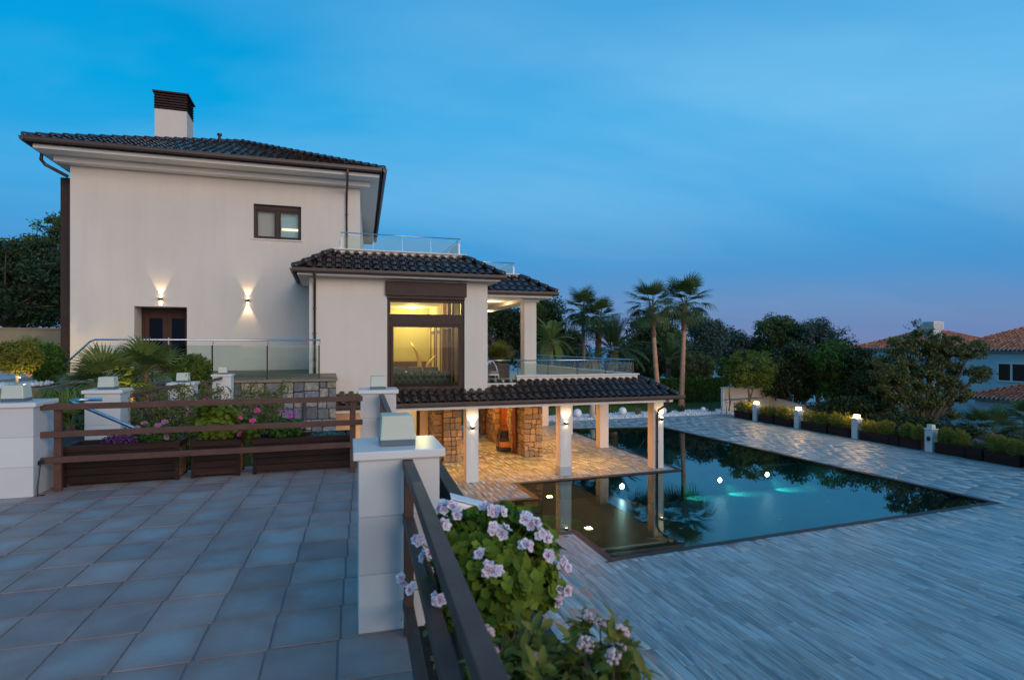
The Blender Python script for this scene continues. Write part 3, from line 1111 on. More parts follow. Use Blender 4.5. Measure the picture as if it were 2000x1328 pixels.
def downpipe(pts, parent, r=0.045):
    o = MB().tube(pts, r, 12).build('downpipe', 'gutter_metal', parent, True)
    for a, b in zip(pts[:-1], pts[1:]):
        L = abs(a[2] - b[2])
        if abs(a[0] - b[0]) + abs(a[1] - b[1]) < 0.02 and L > 0.8:
            for k in range(1, int(L / 1.1) + 1):
                z = max(a[2], b[2]) - k * L / (int(L / 1.1) + 1)
                MB().tube([(a[0], a[1], z - 0.02), (a[0], a[1], z + 0.02)], r + 0.014, 12).build('pipe_clip', 'gutter_metal', o)
    return o


def wall_x(m, x0, x1, y0, y1, z0, z1, holes=()):
    """wall of thickness y0..y1 with rectangular holes (x0,x1,z0,z1), as butted boxes"""
    xs = sorted({x0, x1, *[h[0] for h in holes], *[h[1] for h in holes]})
    for a, b in zip(xs[:-1], xs[1:]):
        hz = sorted((h[2], h[3]) for h in holes if h[0] <= a + 1e-6 and h[1] >= b - 1e-6)
        cur = z0
        for c, d in hz:
            if c > cur:
                m.box(a, b, y0, y1, cur, c)
            cur = d
        if cur < z1:
            m.box(a, b, y0, y1, cur, z1)
    return m


def wall_lamp(loc, label, down=True, e_up=22, e_dn=22, group=None, up_size=62, dn_size=62):
    """square up-and-down light on a wall that faces the terrace"""
    x, y, z = loc
    t_ = wthing('wall_lamp', label, 'wall lamp', loc, group)
    MB().box(x - 0.055, x + 0.055, y - 0.13, y - 0.012, z - 0.06, z + 0.06).build('lamp_body', 'black_plastic', t_, bevel=0.004)
    MB().box(x - 0.04, x + 0.04, y - 0.012, y, z - 0.04, z + 0.04).build('mounting_plate', 'black_plastic', t_)
    MB().box(x - 0.04, x + 0.04, y - 0.11, y - 0.03, z + 0.061, z + 0.066).build('lens', 'lamp_warm', t_)
    spot('wall_lamp_up', (x, y - 0.07, z + 0.075), (x, y - 0.02, z + 1), e_up, WARM, up_size, 0.6, 0.02)
    if e_dn:
        MB().box(x - 0.04, x + 0.04, y - 0.11, y - 0.03, z - 0.066, z - 0.061).build('lens', 'lamp_warm', t_)
        spot('wall_lamp_down', (x, y - 0.07, z - 0.075), (x, y - 0.02, z - 1), e_dn, WARM, dn_size, 0.6, 0.02)


def glass_rail(name, label, pts, base, top, nposts, post='dark_post', railmat='steel', r=0.022, glass_gap=0.10, group=None, ends=(True, True)):
    """handrail on slim posts with glass between; pts = plan polyline"""
    x0, y0 = pts[0]
    t_ = wthing(name, label, 'railing', (x0, y0, base), group)
    P = [Vector((x, y, top)) for x, y in pts]
    MB().tube(P, r, 10).build('handrail', railmat, t_, True)
    for (a, b), n in zip(zip(pts[:-1], pts[1:]), nposts):
        a, b = Vector((*a, 0)), Vector((*b, 0))
        d = (b - a)
        L = d.length
        d.normalize()
        nrm = Vector((d.y, -d.x, 0))
        for i in range(n + 1):
            q = a + d * (0.06 + (L - 0.12) * i / n)
            m = MB()
            m.bar(q + Vector((0, 0, base)), q + Vector((0, 0, top - 0.15)), 0.045, 0.014, d)
            m.tube([q + Vector((0, 0, top - 0.17)), q + nrm * 0.03 + Vector((0, 0, top - 0.08)), q + Vector((0, 0, top - 0.01))], 0.008, 6)
            m.build('post', post, t_)
            if i < n:
                q2 = a + d * (0.06 + (L - 0.12) * (i + 1) / n)
                MB().bar(q + d * 0.03 + Vector((0, 0, (base + 0.05 + top - glass_gap) / 2)), q2 - d * 0.03 + Vector((0, 0, (base + 0.05 + top - glass_gap) / 2)), 0.010, top - glass_gap - base - 0.05).build('glass_pane', 'rail_glass', t_)
    return t_
# ------------------------------------------------------------------ the villa
villa = wthing('villa', 'cream two-storey villa with dark brown tiled roofs, lit bay window and pool porch', 'house', (2.5, 24, DK))
RPITCH = 0.62
TILES = []

# main block -------------------------------------------------------
YM = 24.0
m = MB()
DOOR = (-6.69, -4.99, 0.66, 3.03)
WIN = (-2.72, -1.0, 5.72, 7.05)
wall_x(m, -8.65, 1.24, YM, YM + 0.4, -3.6, 7.95, [DOOR, WIN])
m.add([(1.24, YM + 0.4, -3.6), (1.24, YM + 0.4, 7.95), (2.15, 37.2, 7.95), (2.15, 37.2, -3.6), (0.9, YM + 0.4, -3.6), (0.9, YM + 0.4, 7.95), (1.8, 37.2, 7.95), (1.8, 37.2, -3.6)],
      [(0, 3, 2, 1), (4, 5, 6, 7), (3, 7, 6, 2), (1, 2, 6, 5)])
m.box(-8.65, -8.3, YM + 0.4, 37.2, -3.6, 7.95)
m.box(-8.65, 2.15, 37.2, 37.5, -3.6, 7.95)
wall = m.build('main_wall', 'plaster', villa)
# upper cornice steps
MB().box(-9.0, 1.62, YM - 0.38, 37.9, 7.95, 8.16).build('cornice', 'white_trim', villa, bevel=0.01)
MB().prism([(-9.32, 22.95), (1.92, 22.95), (2.75, 38.3), (-9.32, 38.3)], 8.16, 8.30).build('soffit', 'white_trim', villa, bevel=0.01)
# hipped roof
ez = 8.42
main_roof = MB().add([(-9.42, 22.85, 8.31), (2.02, 22.85, 8.31), (2.84, 38.4, 8.31), (-9.42, 38.4, 8.31)], [(0, 1, 2, 3)]).build('roof', 'roof_under', villa)
AP, AP2 = (-3.7, 28.75, ez + 2.42), (-3.35, 32.5, ez + 2.42)
mainT = []


def tri_slope(e0, e1, a, b, out):
    """roof plane through eave e0-e1 and ridge points a,b (a above e0 side)"""
    e0, e1, a, b = map(Vector, (e0, e1, a, b))
    u = (e1 - e0)
    W = u.length
    u.normalize()
    s = (a - e0) - u * (a - e0).dot(u)
    SL = s.length
    s.normalize()
    n = u.cross(s).normalized()
    MB().add([e0 - n * .02, e1 - n * .02, b - n * .02, a - n * .02], [(0, 1, 2, 3)]).build('roof_deck', 'roof_under', main_roof)
    k0, k1 = (a - e0).dot(u), (e1 - b).dot(u)
    rot = Matrix((u, s, n)).transposed().to_4x4()
    nc, nr = int(W / RW), int(math.ceil(SL / RE))
    for i in range(nc):
        uc = (i + 0.5) * W / nc
        for j in range(nr):
            v0 = j * RE
            vc = v0 + RE * 0.5
            if uc < k0 * vc / SL or uc > W - k1 * vc / SL or vc > SL:
                continue
            out.append(Matrix.Translation(e0 + u * uc + s * (v0 - 0.03) + n * rng.uniform(-.004, .006)) @ rot @ Matrix.Rotation(rng.gauss(0, .014), 4, 'Z') @ Matrix.Rotation(rng.gauss(0, .010), 4, 'X') @ Matrix.Diagonal((W / nc / RW, 1, 1, 1)))


E_ = [(-9.5, 22.8, ez), (2.06, 22.8, ez), (2.89, 38.4, ez), (-9.5, 38.4, ez)]
tri_slope(E_[0], E_[1], AP, AP, mainT)
tri_slope(E_[1], E_[2], AP, AP2, mainT)
tri_slope(E_[2], E_[3], AP2, AP2, mainT)
tri_slope(E_[3], E_[0], AP2, AP, mainT)
stuff(link('roof_tiles', merged('roof_tiles', RT, mainT, 'roof_tile'), main_roof))
hip_caps(E_[0], AP, main_roof)
hip_caps(E_[1], AP, main_roof)
hip_caps(E_[2], AP2, main_roof)
hip_caps(AP, AP2, main_roof)
gutter((-9.44, 22.82, 8.46), (2.0, 22.82, 8.46), main_roof, 0.16, 0.14)
gutter((2.04, 22.7, 8.46), (2.89, 38.4, 8.46), main_roof, 0.16, 0.14)
gutter((-9.46, 38.4, 8.46), (-9.46, 22.7, 8.46), main_roof, 0.16, 0.14)
MB().tube([(-4.4, 27.1, 10.1), (-4.4, 27.1, 10.55)], 0.06, 10).tube([(-4.4, 27.1, 10.55), (-4.4, 27.1, 10.62)], 0.1, 10).build('vent_pipe', 'brown_metal', main_roof)
downpipe([(0.72, 22.76, 8.33), (0.72, 23.0, 8.02), (0.72, 23.92, 7.72), (0.72, 23.93, 5.1)], villa)
downpipe([(-9.35, 23.7, 8.3), (-9.4, 23.75, 8.0), (-9.3, 23.8, 7.85), (-8.72, 24.05, 7.55)], villa, 0.06)
# brown cladding on the left flank
MB().box(-9.12, -8.66, 24.5, 30, 0.4, 7.62).build('cladding_panel', 'brown_metal', villa)
# chimney
ch = MB().box(-7.2, -5.95, 28.6, 29.85, 8.6, 11.95).build('chimney', 'plaster', villa)
for k in range(6):
    z = 11.98 + k * 0.115
    MB().frustum(-6.575, 29.225, z, z + 0.085, 0.66, 0.66, 0.62, 0.62).build('louvre', 'brown_metal', ch)
MB().box(-7.15, -6.0, 28.65, 29.8, 11.951, 12.67).build('flue', 'black_plastic', ch)
MB().box(-7.28, -5.87, 28.52, 29.93, 12.67, 12.74).build('cowl', 'brown_metal', ch)

# terrace door -----------------------------------------------------
dx0, dx1 = -6.69, -4.99
DY = YM + 0.85
rv = MB().box(dx0 - 0.2, dx0, YM + 0.401, DY + 0.1, 0.66, 3.2).box(dx1, dx1 + 0.2, YM + 0.401, DY + 0.1, 0.66, 3.2).box(dx0 + .001, dx1 - .001, YM + 0.401, DY + 0.1, 3.03, 3.2)
rv.build('door_reveal', 'plaster', villa)
d = MB()
d.box(dx0 + .002, dx0 + 0.1, DY, DY + 0.09, 0.66, 3.02)
d.box(dx1 - 0.1, dx1 - .002, DY, DY + 0.09, 0.66, 3.02)
d.box(dx0 + 0.1, dx1 - 0.1, DY, DY + 0.09, 2.86, 3.02)
door = d.build('door', 'brown_metal', villa)
xm_ = (dx0 + dx1) / 2
for a, b in ((dx0 + 0.103, xm_ - 0.002), (xm_ + 0.002, dx1 - 0.103)):
    f = MB()
    f.box(a, a + 0.15, DY + 0.01, DY + 0.07, 0.66, 2.855).box(b - 0.15, b, DY + 0.01, DY + 0.07, 0.66, 2.855)
    f.box(a + 0.15, b - 0.15, DY + 0.01, DY + 0.07, 2.64, 2.855).box(a + 0.15, b - 0.15, DY + 0.01, DY + 0.07, 0.66, 0.9)
    f.build('leaf_frame', 'shutter_brown', door, bevel=0.006)
    MB().box(a + 0.15, b - 0.15, DY + 0.035, DY + 0.045, 0.9, 2.64).build('pane', 'dark_pane', door)
MB().box(xm_ + 0.04, xm_ + 0.08, DY - 0.05, DY + 0.009, 1.6, 1.9).build('handle', 'steel', door)
MB().box(dx0 + .1, dx1 - .1, DY + 0.3, DY + 0.32, 0.66, 3.0).build('curtain', 'roof_under', door)
# upper window -----------------------------------------------------
wx0, wx1, wz0, wz1 = WIN
w = MB()
yy0, yy1 = YM + 0.14, YM + 0.22
w.box(wx0 + .002, wx0 + 0.09, yy0, yy1, wz0, wz1 - .002).box(wx1 - 0.07, wx1 - .002, yy0, yy1, wz0, wz1 - .002)
w.box(wx0 + 0.09, wx1 - 0.07, yy0, yy1, wz0, wz0 + 0.08)
w.box(wx0 + 0.09, wx1 - 0.07, yy0, yy1 + 0.02, wz1 - 0.19, wz1 - .002)
win = w.build('window', 'brown_metal', villa, bevel=0.004)
xm = (wx0 + wx1) / 2
MB().box(xm - 0.08, xm + 0.06, yy0 - 0.015, yy1 + 0.012, wz0 + 0.081, wz1 - 0.20).build('mullion', 'brown_metal', win)
for a, b in ((wx0 + 0.1, xm - 0.085), (xm + 0.065, wx1 - 0.08)):
    g = MB()
    g.box(a, a + 0.04, yy0 + .01, yy1, wz0 + 0.081, wz1 - 0.2).box(b - 0.04, b, yy0 + .01, yy1, wz0 + 0.081, wz1 - 0.2)
    g.box(a + .04, b - .04, yy0 + .01, yy1, wz0 + 0.081, wz0 + 0.13).box(a + .04, b - .04, yy0 + .01, yy1, wz1 - 0.25, wz1 - 0.2)
    g.build('sash', 'brown_metal', win)
    MB().box(a + 0.04, b - 0.04, yy0 + 0.04, yy0 + 0.05, wz0 + 0.13, wz1 - 0.25).build('pane', 'pane', win)
MB().box(wx0 - 0.06, wx1 + 0.06, YM - 0.05, YM + 0.139, wz0 - 0.045, wz0 - 0.002).build('sill', 'white_trim', win)
bl = MB()
for k in range(22):
    z = wz0 + 0.14 + k * 0.042
    bl.box(wx0 + 0.14, xm - 0.12, yy1 + 0.1, yy1 + 0.13, z, z + 0.030)
bl.build('blind', 'sea_town', win)
MB().box(wx0 + 0.01, wx1 - 0.01, yy1 + 0.14, yy1 + 0.16, wz0, wz1).build('curtain', 'sky_reflection', win)  # added sheet behind the panes, painted blue in place of reflected sky
MB().box(xm + 0.13, wx1 - 0.1, yy1 + 0.11, yy1 + 0.13, wz0 + 0.42, wz0 + 0.50).build('light_strip', 'lamp_strip', win)
wall_lamp((-5.84, YM, 3.30), 'small black up-and-down wall lamp above the brown terrace door', e_up=46, e_dn=10)
wall_lamp((-2.92, YM, 3.31), 'small black up-and-down wall lamp on bare cream wall between door and bay', e_up=46, e_dn=62)
MB().box(-5.9, -5.78, YM - 0.03, YM - 0.002, 3.06, 3.16).build('motion_sensor', 'white_plastic', villa)

# bay block --------------------------------------------------------
YB = 20.5
BX0, BX1 = -0.6, 5.63
BW = (1.98, 4.76, -0.12, 3.86)
m = MB()
wall_x(m, BX0, BX1, YB, YB + 0.35, -0.6, 3.93, [BW])
m.box(BX0, BX0 + 0.3, YB + 0.35, YM, -0.6, 3.93)
m.box(BX1 - 0.3, BX1, YB + 0.35, 33, -0.6, 3.93)
bay = m.build('bay_wall', 'plaster', villa)
MB().box(BX0 - 0.36, BX1 + 0.36, YB - 0.5, YM - 0.01, 3.93, 4.05).build('bay_soffit', 'white_trim', villa, bevel=0.008)
bay_roof = MB().box(BX0 - 0.4, BX1 + 0.4, YB - 0.54, YM - 0.012, 4.052, 4.08).build('bay_roof', 'roof_under', villa)
ezb = 4.12
T = []
b0, b1 = (BX0 - 0.44, YB - 0.58, ezb), (BX1 + 0.44, YB - 0.58, ezb)
ra, rb = slope(b0, b1, 1.2, 0.76, 1.2, 1.2, bay_roof, mats=T)
TILES.append((bay_roof, T))
T2 = []
slope((b1[0], b1[1], ezb), (b1[0], YM - 0.02, ezb), 1.2, 0.76, 1.2, 0, bay_roof, mats=T2)
slope((b0[0], YM - 0.02, ezb), (b0[0], b0[1], ezb), 1.2, 0.76, 0, 1.2, bay_roof, mats=T2)
stuff(link('roof_tiles', merged('roof_tiles', RT, T2, 'roof_tile'), bay_roof))
hip_caps(b0, ra, bay_roof)
hip_caps(b1, rb, bay_roof)
gutter((b0[0] - .05, b0[1], 4.13), (b1[0] + .1, b1[1], 4.13), bay_roof, 0.13, 0.12)
gutter((b1[0] + .02, b1[1], 4.13), (b1[0] + .02, YM - .05, 4.13), bay_roof, 0.13, 0.12)
gutter((b0[0] - .02, YM - .05, 4.13), (b0[0] - .02, b0[1], 4.13), bay_roof, 0.13, 0.12)
PYB = b0[1] + 1.2
MB().box(ra.x + 0.02, rb.x + 0.02, PYB, 33, 4.2, 4.98).build('parapet', 'plaster', villa)
MB().box(ra.x - 0.05, rb.x + 0.12, PYB - 0.06, 33.05, 4.981, 5.03).build('parapet_cap', 'white_trim', villa, bevel=0.008)
downpipe([(-0.42, YB - 0.62, 4.02), (-0.42, YB - 0.4, 3.86), (-0.42, YB - 0.07, 3.72), (-0.42, YB - 0.07, 0.3)], villa)
glass_rail('glass_railing', 'white-posted glass railing on the roof terrace above the lit bay window', [(0.45, 23.6), (0.45, PYB + 0.15), (4.75, PYB + 0.15), (4.75, 31)], 5.03, 5.62, [1, 4, 5], 'white_steel', 'steel', 0.02)

# bay window
x0, x1, z0, z1 = BW
MB().box(x0 - 0.06, x1 + 0.06, YB - 0.11, YB + 0.25, 3.36, 3.86).build('shutter_box', 'brown_metal', villa, bevel=0.015)
MB().box(x0 + 0.0, x1 - 0.0, YB - 0.05, YB - 0.002, 3.26, 3.355).build('shutter_box', 'brown_metal', villa)
fr_ = MB()
fy0, fy1 = YB + 0.06, YB + 0.2
fr_.box(x0 + .002, x0 + 0.12, fy0, fy1, z0, 3.355).box(x1 - 0.12, x1 - .002, fy0, fy1, z0, 3.355)
fr_.box(x0 + 0.12, x1 - 0.12, fy0, fy1, z0, z0 + 0.13).box(x0 + 0.12, x1 - 0.12, fy0, fy1, 3.14, 3.355).box(x0 + 0.12, x1 - 0.12, fy0, fy1, 2.36, 2.72)
bw = fr_.build('bay_window', 'brown_metal', villa, bevel=0.008)
sa = MB()
for (a, b, c, dd) in ((x0 + 0.125, x1 - 0.125, z0 + 0.135, 2.355),):
    sa.box(a, a + 0.1, fy0 - 0.02, fy1 - .03, c, dd).box(b - 0.1, b, fy0 - 0.02, fy1 - .03, c, dd).box(a + .1, b - .1, fy0 - 0.02, fy1 - .03, c, c + .1).box(a + .1, b - .1, fy0 - 0.02, fy1 - .03, dd - .1, dd)
sa.build('sash', 'brown_metal', bw, bevel=0.006)
MB().box(x0 + 0.225, x1 - 0.225, fy0 + 0.03, fy0 + 0.042, z0 + 0.235, 2.255).build('pane', 'pane', bw)
MB().box(x0 + 0.12, x1 - 0.12, fy0 + 0.03, fy0 + 0.042, 2.72, 3.14).build('pane', 'pane', bw)
MB().box(x0 - 0.05, x1 + 0.05, YB - 0.07, YB + 0.06, z0 - 0.06, z0 - 0.002).build('sill', 'brown_metal', bw)
# room behind
rm = MB()
RB = 31.5
rm.box(BX0 + 0.31, BX1 - 0.31, RB, RB + 0.2, -0.1, 3.6)
rm.box(BX0 + 0.31, BX0 + 0.4, YM + 0.41, RB, -0.1, 3.6)
rm.box(BX1 - 0.36, BX1 - 0.31, YB + 0.36, RB, -0.1, 3.6)
rm.build('room_wall', 'room_wall', villa)
MB().box(BX0 + 0.31, BX1 - 0.31, YB + 0.36, RB, -0.16, -0.102).build('room_floor', 'room_floor', villa)
MB().box(BX0 + 0.31, BX1 - 0.31, YB + 0.36, RB, 3.601, 3.66).build('room_ceiling', 'porch_ceiling', villa)
cu = MB()
for i in range(26):
    y = 21.3 + i * 0.11
    cu.tube([(BX1 - 0.47 + 0.05 * math.sin(i * 1.7), y, -0.09), (BX1 - 0.47 + 0.05 * math.sin(i * 1.7), y, 3.55)], 0.062, 8)
cu.build('curtain', 'curtain', villa, True)
for k in range(3):
    y = 26.2 + k * 1.6
    f = MB().box(BX1 - 0.40, BX1 - 0.361, y, y + 0.12, -0.1, 2.9).box(BX1 - 0.40, BX1 - 0.361, y + 1.1, y + 1.22, -0.1, 2.9).box(BX1 - 0.40, BX1 - 0.361, y + .12, y + 1.1, 2.2, 2.35).box(BX1 - 0.40, BX1 - 0.361, y + .12, y + 1.1, 2.8, 2.9)
    f.build('door_frame', 'shutter_brown', villa)
MB().box(1.6, 2.3, RB - 0.03, RB - 0.002, 3.0, 3.1).build('air_grille', 'black_plastic', villa)
for (x, y, lab) in ((3.98, 25.3, 'over the golden wing ornaments'), (4.2, 30.2, 'at the far wall')):
    cl = wthing('ceiling_lamp', 'flat round ceiling lamp glowing in the bay window room ' + lab, 'ceiling lamp', (x, y, 3.6), 'ceiling lamps of the bay window room')
    MB().lathe([(0.2, -0.05), (0.22, -0.03), (0.22, -0.001)], (x, y, 3.6), 24).build('lamp_rim', 'white_plastic', cl)
    MB().lathe([(0.15, -0.07), (0.19, -0.052), (0.19, -0.051)], (x, y, 3.6), 24).build('diffuser', 'lamp_room', cl)
    point('ceiling_light', (x, y, 3.35), 250, (1.0, 0.82, 0.30), 0.15)

MB().box(1.2, 2.6, RB - 0.06, RB - 0.031, 0.9, 1.9).build('picture', 'shutter_brown', villa)
MB().box(1.28, 2.52, RB - 0.075, RB - 0.061, 0.98, 1.82).build('picture_sheet', 'cream_cloth', villa)
MB().box(3.0, 5.2, RB - 0.5, RB - 0.08, -0.1, 0.75).build('sideboard', 'shutter_brown', villa, bevel=0.02)
for yy_ in (23.9, 24.9, 25.9):
    MB().box(BX1 - 0.62, BX1 - 0.42, yy_, yy_ + 0.16, -0.1, 3.58).build('door_post', 'shutter_brown', villa)
MB().box(BX1 - 0.60, BX1 - 0.43, 23.9, 26.06, 2.35, 2.5).build('door_post', 'shutter_brown', villa)
# sofa with tufted back seen through the pane
sofa = wthing('tufted_sofa', 'dark green button-tufted sofa with its back to the bay window', 'sofa', (3.2, 21.6, -0.1))
S0, S1 = 1.7, 4.42
m = MB().box(S0, S1, 21.35, 21.6, -0.02, 0.62)
m.build('backrest', 'tufted', sofa, bevel=0.07)
bt = MB()
tuft = MB()
for j in range(4):
    for i in range(12):
        xx = S0 + 0.14 + (i + 0.5 * (j % 2)) * 0.225
        if xx > S1 - 0.1:
            continue
        zz = 0.05 + j * 0.155
        bt.lathe([(0.016, -0.01), (0.02, 0), (0.012, 0.01)], (xx, 21.338, zz), 8)
        # padded diamond between the buttons
        h = 0.105
        tuft.add([(xx - .105, 21.348, zz + .078), (xx, 21.348, zz + .005), (xx + .105, 21.348, zz + .078), (xx, 21.348, zz + .15), (xx, 21.30, zz + .078)], [(0, 1, 4), (1, 2, 4), (2, 3, 4), (3, 0, 4)])
bt.build('button', 'black_plastic', sofa)
tuft.build('padding', 'tufted', sofa)
MB().box(S0 + 0.05, S1 - 0.05, 21.61, 22.4, 0.06, 0.32).build('seat', 'tufted', sofa, bevel=0.05)
for xx in (S0 + 0.1, S1 - 0.14, S0 + 0.1, S1 - 0.14):
    pass
for k, (xx, yy) in enumerate(((S0 + 0.1, 21.45), (S1 - 0.1, 21.45), (S0 + 0.1, 22.3), (S1 - 0.1, 22.3))):
    MB().tube([(xx, yy, -0.101), (xx, yy, 0.06)], [0.03, 0.04], 10).build('leg', 'black_plastic', sofa)
for k, xx in enumerate((2.5, 3.12, 3.75)):
    o = MB().box(-0.28, 0.28, -0.07, 0.07, -0.2, 0.2).build('cushion', 'tufted', sofa, bevel=0.06, loc=(xx, 21.78, 0.60))
# wing sculpture and table behind
sc_ = wthing('wing_sculpture', 'pair of tall golden wing-shaped ornaments standing on the floor behind the sofa', 'sculpture', (3.9, 24.6, -0.1))
for s_, hh in ((-1, 1.75), (1, 1.2)):
    MB().tube([(3.9, 24.6, 0.05), (3.9 + s_ * 0.12, 24.6, 0.5), (3.9 + s_ * 0.22, 24.6, hh * 0.7), (3.9 + s_ * 0.55, 24.6, hh)], [0.05, 0.10, 0.08, 0.012], 8).build('wing', 'gold', sc_, True)
MB().lathe([(0.2, -0.1), (0.2, -0.06), (0.05, 0.05)], (3.9, 24.6, 0), 16).build('foot', 'gold', sc_)
tb = wthing('side_table', 'low cream table with a slim bottle-shaped stem behind the sofa', 'table', (2.9, 23.5, -0.1))
MB().box(2.3, 3.6, 23.2, 23.8, 0.48, 0.55).build('table_top', 'cream_cloth', tb, bevel=0.01)
for xx in (2.4, 3.5):
    for yy in (23.3, 23.7):
        MB().box(xx - .03, xx + .03, yy - .03, yy + .03, -0.101, 0.479).build('leg', 'black_plastic', tb)
MB().lathe([(0.05, 0.551), (0.05, 0.75), (0.02, 0.85), (0.02, 0.95)], (2.7, 23.5, 0), 14).build('bottle', 'black_plastic', tb, True)

# right-hand balcony block ------------------------------------------
PY = 21.0
m = MB()
m.box(6.95, 12.2, PY, PY + 0.22, -0.45, 0.40)
m.box(11.98, 12.2, PY + 0.22, 34, -0.45, 0.40)
m.box(BX1 + 0.002, 6.72, YB + 0.2, YB + 0.42, -0.45, 0.14)
m.add([(6.72, YB + .2, -.45), (7.05, PY, -.45), (7.05, PY, .02), (6.72, YB + .2, .02), (6.72, YB + .42, -.45), (6.95, PY + .2, -.45), (6.95, PY + .2, .02), (6.72, YB + .42, .02)],
      [(0, 1, 2, 3), (5, 4, 7, 6), (3, 2, 6, 7), (1, 5, 6, 2)])
m.build('balcony_parapet', 'plaster', villa)
MB().box(6.9, 12.26, PY - 0.06, PY + 0.28, 0.401, 0.45).build('parapet_cap', 'white_trim', villa, bevel=0.008)
MB().box(11.92, 12.26, PY + 0.281, 34.05, 0.401, 0.45).build('parapet_cap', 'white_trim', villa, bevel=0.008)
MB().box(BX1 + 0.004, 6.78, YB + 0.14, YB + 0.46, 0.141, 0.185).build('parapet_cap', 'white_trim', villa, bevel=0.008)
MB().box(BX1 - 0.2, 11.97, YB + 0.43, 34, -0.5, 0.04).build('balcony_floor', 'room_floor', villa)
glass_rail('glass_railing', 'short glass railing with steel handrail beside the bay on the low balcony step', [(BX1 + 0.05, YB + 0.3), (6.62, YB + 0.3)], 0.185, 1.04, [1])
glass_rail('glass_railing', 'long glass railing with steel handrail along the balcony over the pool porch', [(6.95, PY + 0.1), (12.08, PY + 0.1), (12.08, 33.6)], 0.45, 1.02, [4, 8])
# upper column and loggia roof
CX0, CX1, CY0, CY1 = 7.8, 8.33, 22.6, 23.1
MB().box(CX0, CX1, CY0, CY1, 0.04, 3.42).build('upper_column', 'plaster', villa, bevel=0.006)
MB().box(CX0, CX1, 33.2, 33.7, 0.04, 3.42).build('upper_column', 'plaster', villa, bevel=0.006)
MB().box(CX0 - 0.1, CX1 + 0.1, CY0 - 0.06, 34, 3.421, 3.56).build('beam', 'plaster', villa)
MB().box(BX1 + 0.001, 8.86, 22.1, 35, 3.56, 3.70).build('loggia_soffit', 'white_trim', villa, bevel=0.008)
lr = MB().box(BX1 + 0.002, 8.9, 22.05, 35.05, 3.702, 3.73).build('loggia_roof', 'roof_under', villa)
T = []
l0, l1 = (BX1 + 0.05, 22.0, 3.77), (8.98, 22.0, 3.77)
la, lb = slope(l0, l1, 1.2, 0.76, 0, 1.2, lr, mats=T)
slope((8.98, 22.0, 3.77), (8.98, 35.1, 3.77), 1.2, 0.76, 1.2, 0, lr, mats=T)
TILES.append((lr, T))
hip_caps(l1, lb, lr)
gutter((l0[0], l0[1] + .02, 3.79), (l1[0] + .1, l1[1] + .02, 3.79), lr, 0.13, 0.12)
gutter((l1[0] + .02, l1[1], 3.79), (l1[0] + .02, 35.1, 3.79), lr, 0.13, 0.12)
MB().box(4.6, lb.x + 0.02, 23.2, 34.9, 3.9, 4.60).build('parapet', 'plaster', villa)
MB().box(4.6, lb.x + 0.1, 23.12, 34.95, 4.601, 4.65).build('parapet_cap', 'white_trim', villa, bevel=0.008)
glass_rail('glass_railing', 'white-posted glass railing on the roof of the open loggia behind the bay', [(4.9, 23.36), (7.6, 23.36), (7.6, 34)], 4.65, 5.12, [2, 6], 'white_steel', 'steel', 0.02)
cl = wthing('ceiling_lamp', 'flat round ceiling lamp glowing under the open loggia beside the bay', 'ceiling lamp', (8.1, 29.6, 3.56))
MB().lathe([(0.2, -0.05), (0.22, -0.03), (0.22, -0.001)], (8.05, 29.6, 3.56), 24).build('lamp_rim', 'white_plastic', cl)
MB().lathe([(0.15, -0.07), (0.19, -0.052), (0.19, -0.051)], (8.05, 29.6, 3.56), 24).build('diffuser', 'lamp_ceiling', cl)
point('ceiling_light', (8.05, 29.3, 3.3), 60, (1.0, 0.76, 0.42), 0.15)
point('ceiling_light', (6.9, 24.5, 3.3), 45, (1.0, 0.76, 0.42), 0.15)

# pool porch --------------------------------------------------------
GY = 19.93
pr = MB().box(BX0 - 0.3, 13.3, GY + 0.06, YB - 0.01, -0.46, -0.43).build('porch_roof', 'roof_under', villa)
T = []
e0, e1 = (BX0 - 0.3, GY, -0.41), (13.38, GY, -0.41)
pa, pb = slope(e0, e1, 1.12, 0.66, 0, 1.12, pr, mats=T)
T = [q for q in T if not (q.translation.x < BX1 + 0.05 and q.translation.y > YB - 0.12)]
slope((13.38, GY, -0.41), (13.38, 34.2, -0.41), 1.12, 0.66, 1.12, 0, pr, mats=T)
TILES.append((pr, T))
hip_caps(e1, pb, pr)
gutter((e0[0], GY + .03, -0.40), (e1[0] + .32, GY + .03, -0.40), pr, 0.15, 0.13)
gutter((13.4, GY + .03, -0.40), (13.4, 34.2, -0.40), pr, 0.15, 0.13)
MB().box(BX0 - 0.3, 13.22, GY + 0.06, GY + 0.16, -0.66, -0.461).build('fascia', 'white_trim', villa, bevel=0.006)
MB().box(13.12, 13.22, GY + 0.161, 34, -0.66, -0.461).build('fascia', 'white_trim', villa, bevel=0.006)
MB().box(BX0 - 0.3, 13.119, GY + 0.161, 34, -0.64, -0.52).build('porch_ceiling', 'porch_ceiling', villa)
CW = 0.46
for (x, y) in ((4.80, 20.4), (8.50, 20.4), (12.62, 20.45), (12.66, 25.35), (12.66, 29.7), (12.66, 33.4)):
    c_ = MB().box(x, x + CW, y, y + CW, DK + 0.0, -0.641).build('column', 'limestone', villa, bevel=0.008)
    for z in (DK + 0.45, DK + 0.9, DK + 1.35, DK + 1.8, DK + 2.25):
        MB().box(x - 0.001, x + CW + 0.001, y - 0.001, y + CW + 0.001, z, z + 0.006).build('joint', 'white_trim', c_)
MB().box(8.495, 8.50 + CW + 0.005, 20.395, 20.4 + CW + 0.005, DK + 0.001, DK + 0.34).build('column_foot', 'sea_town', villa)
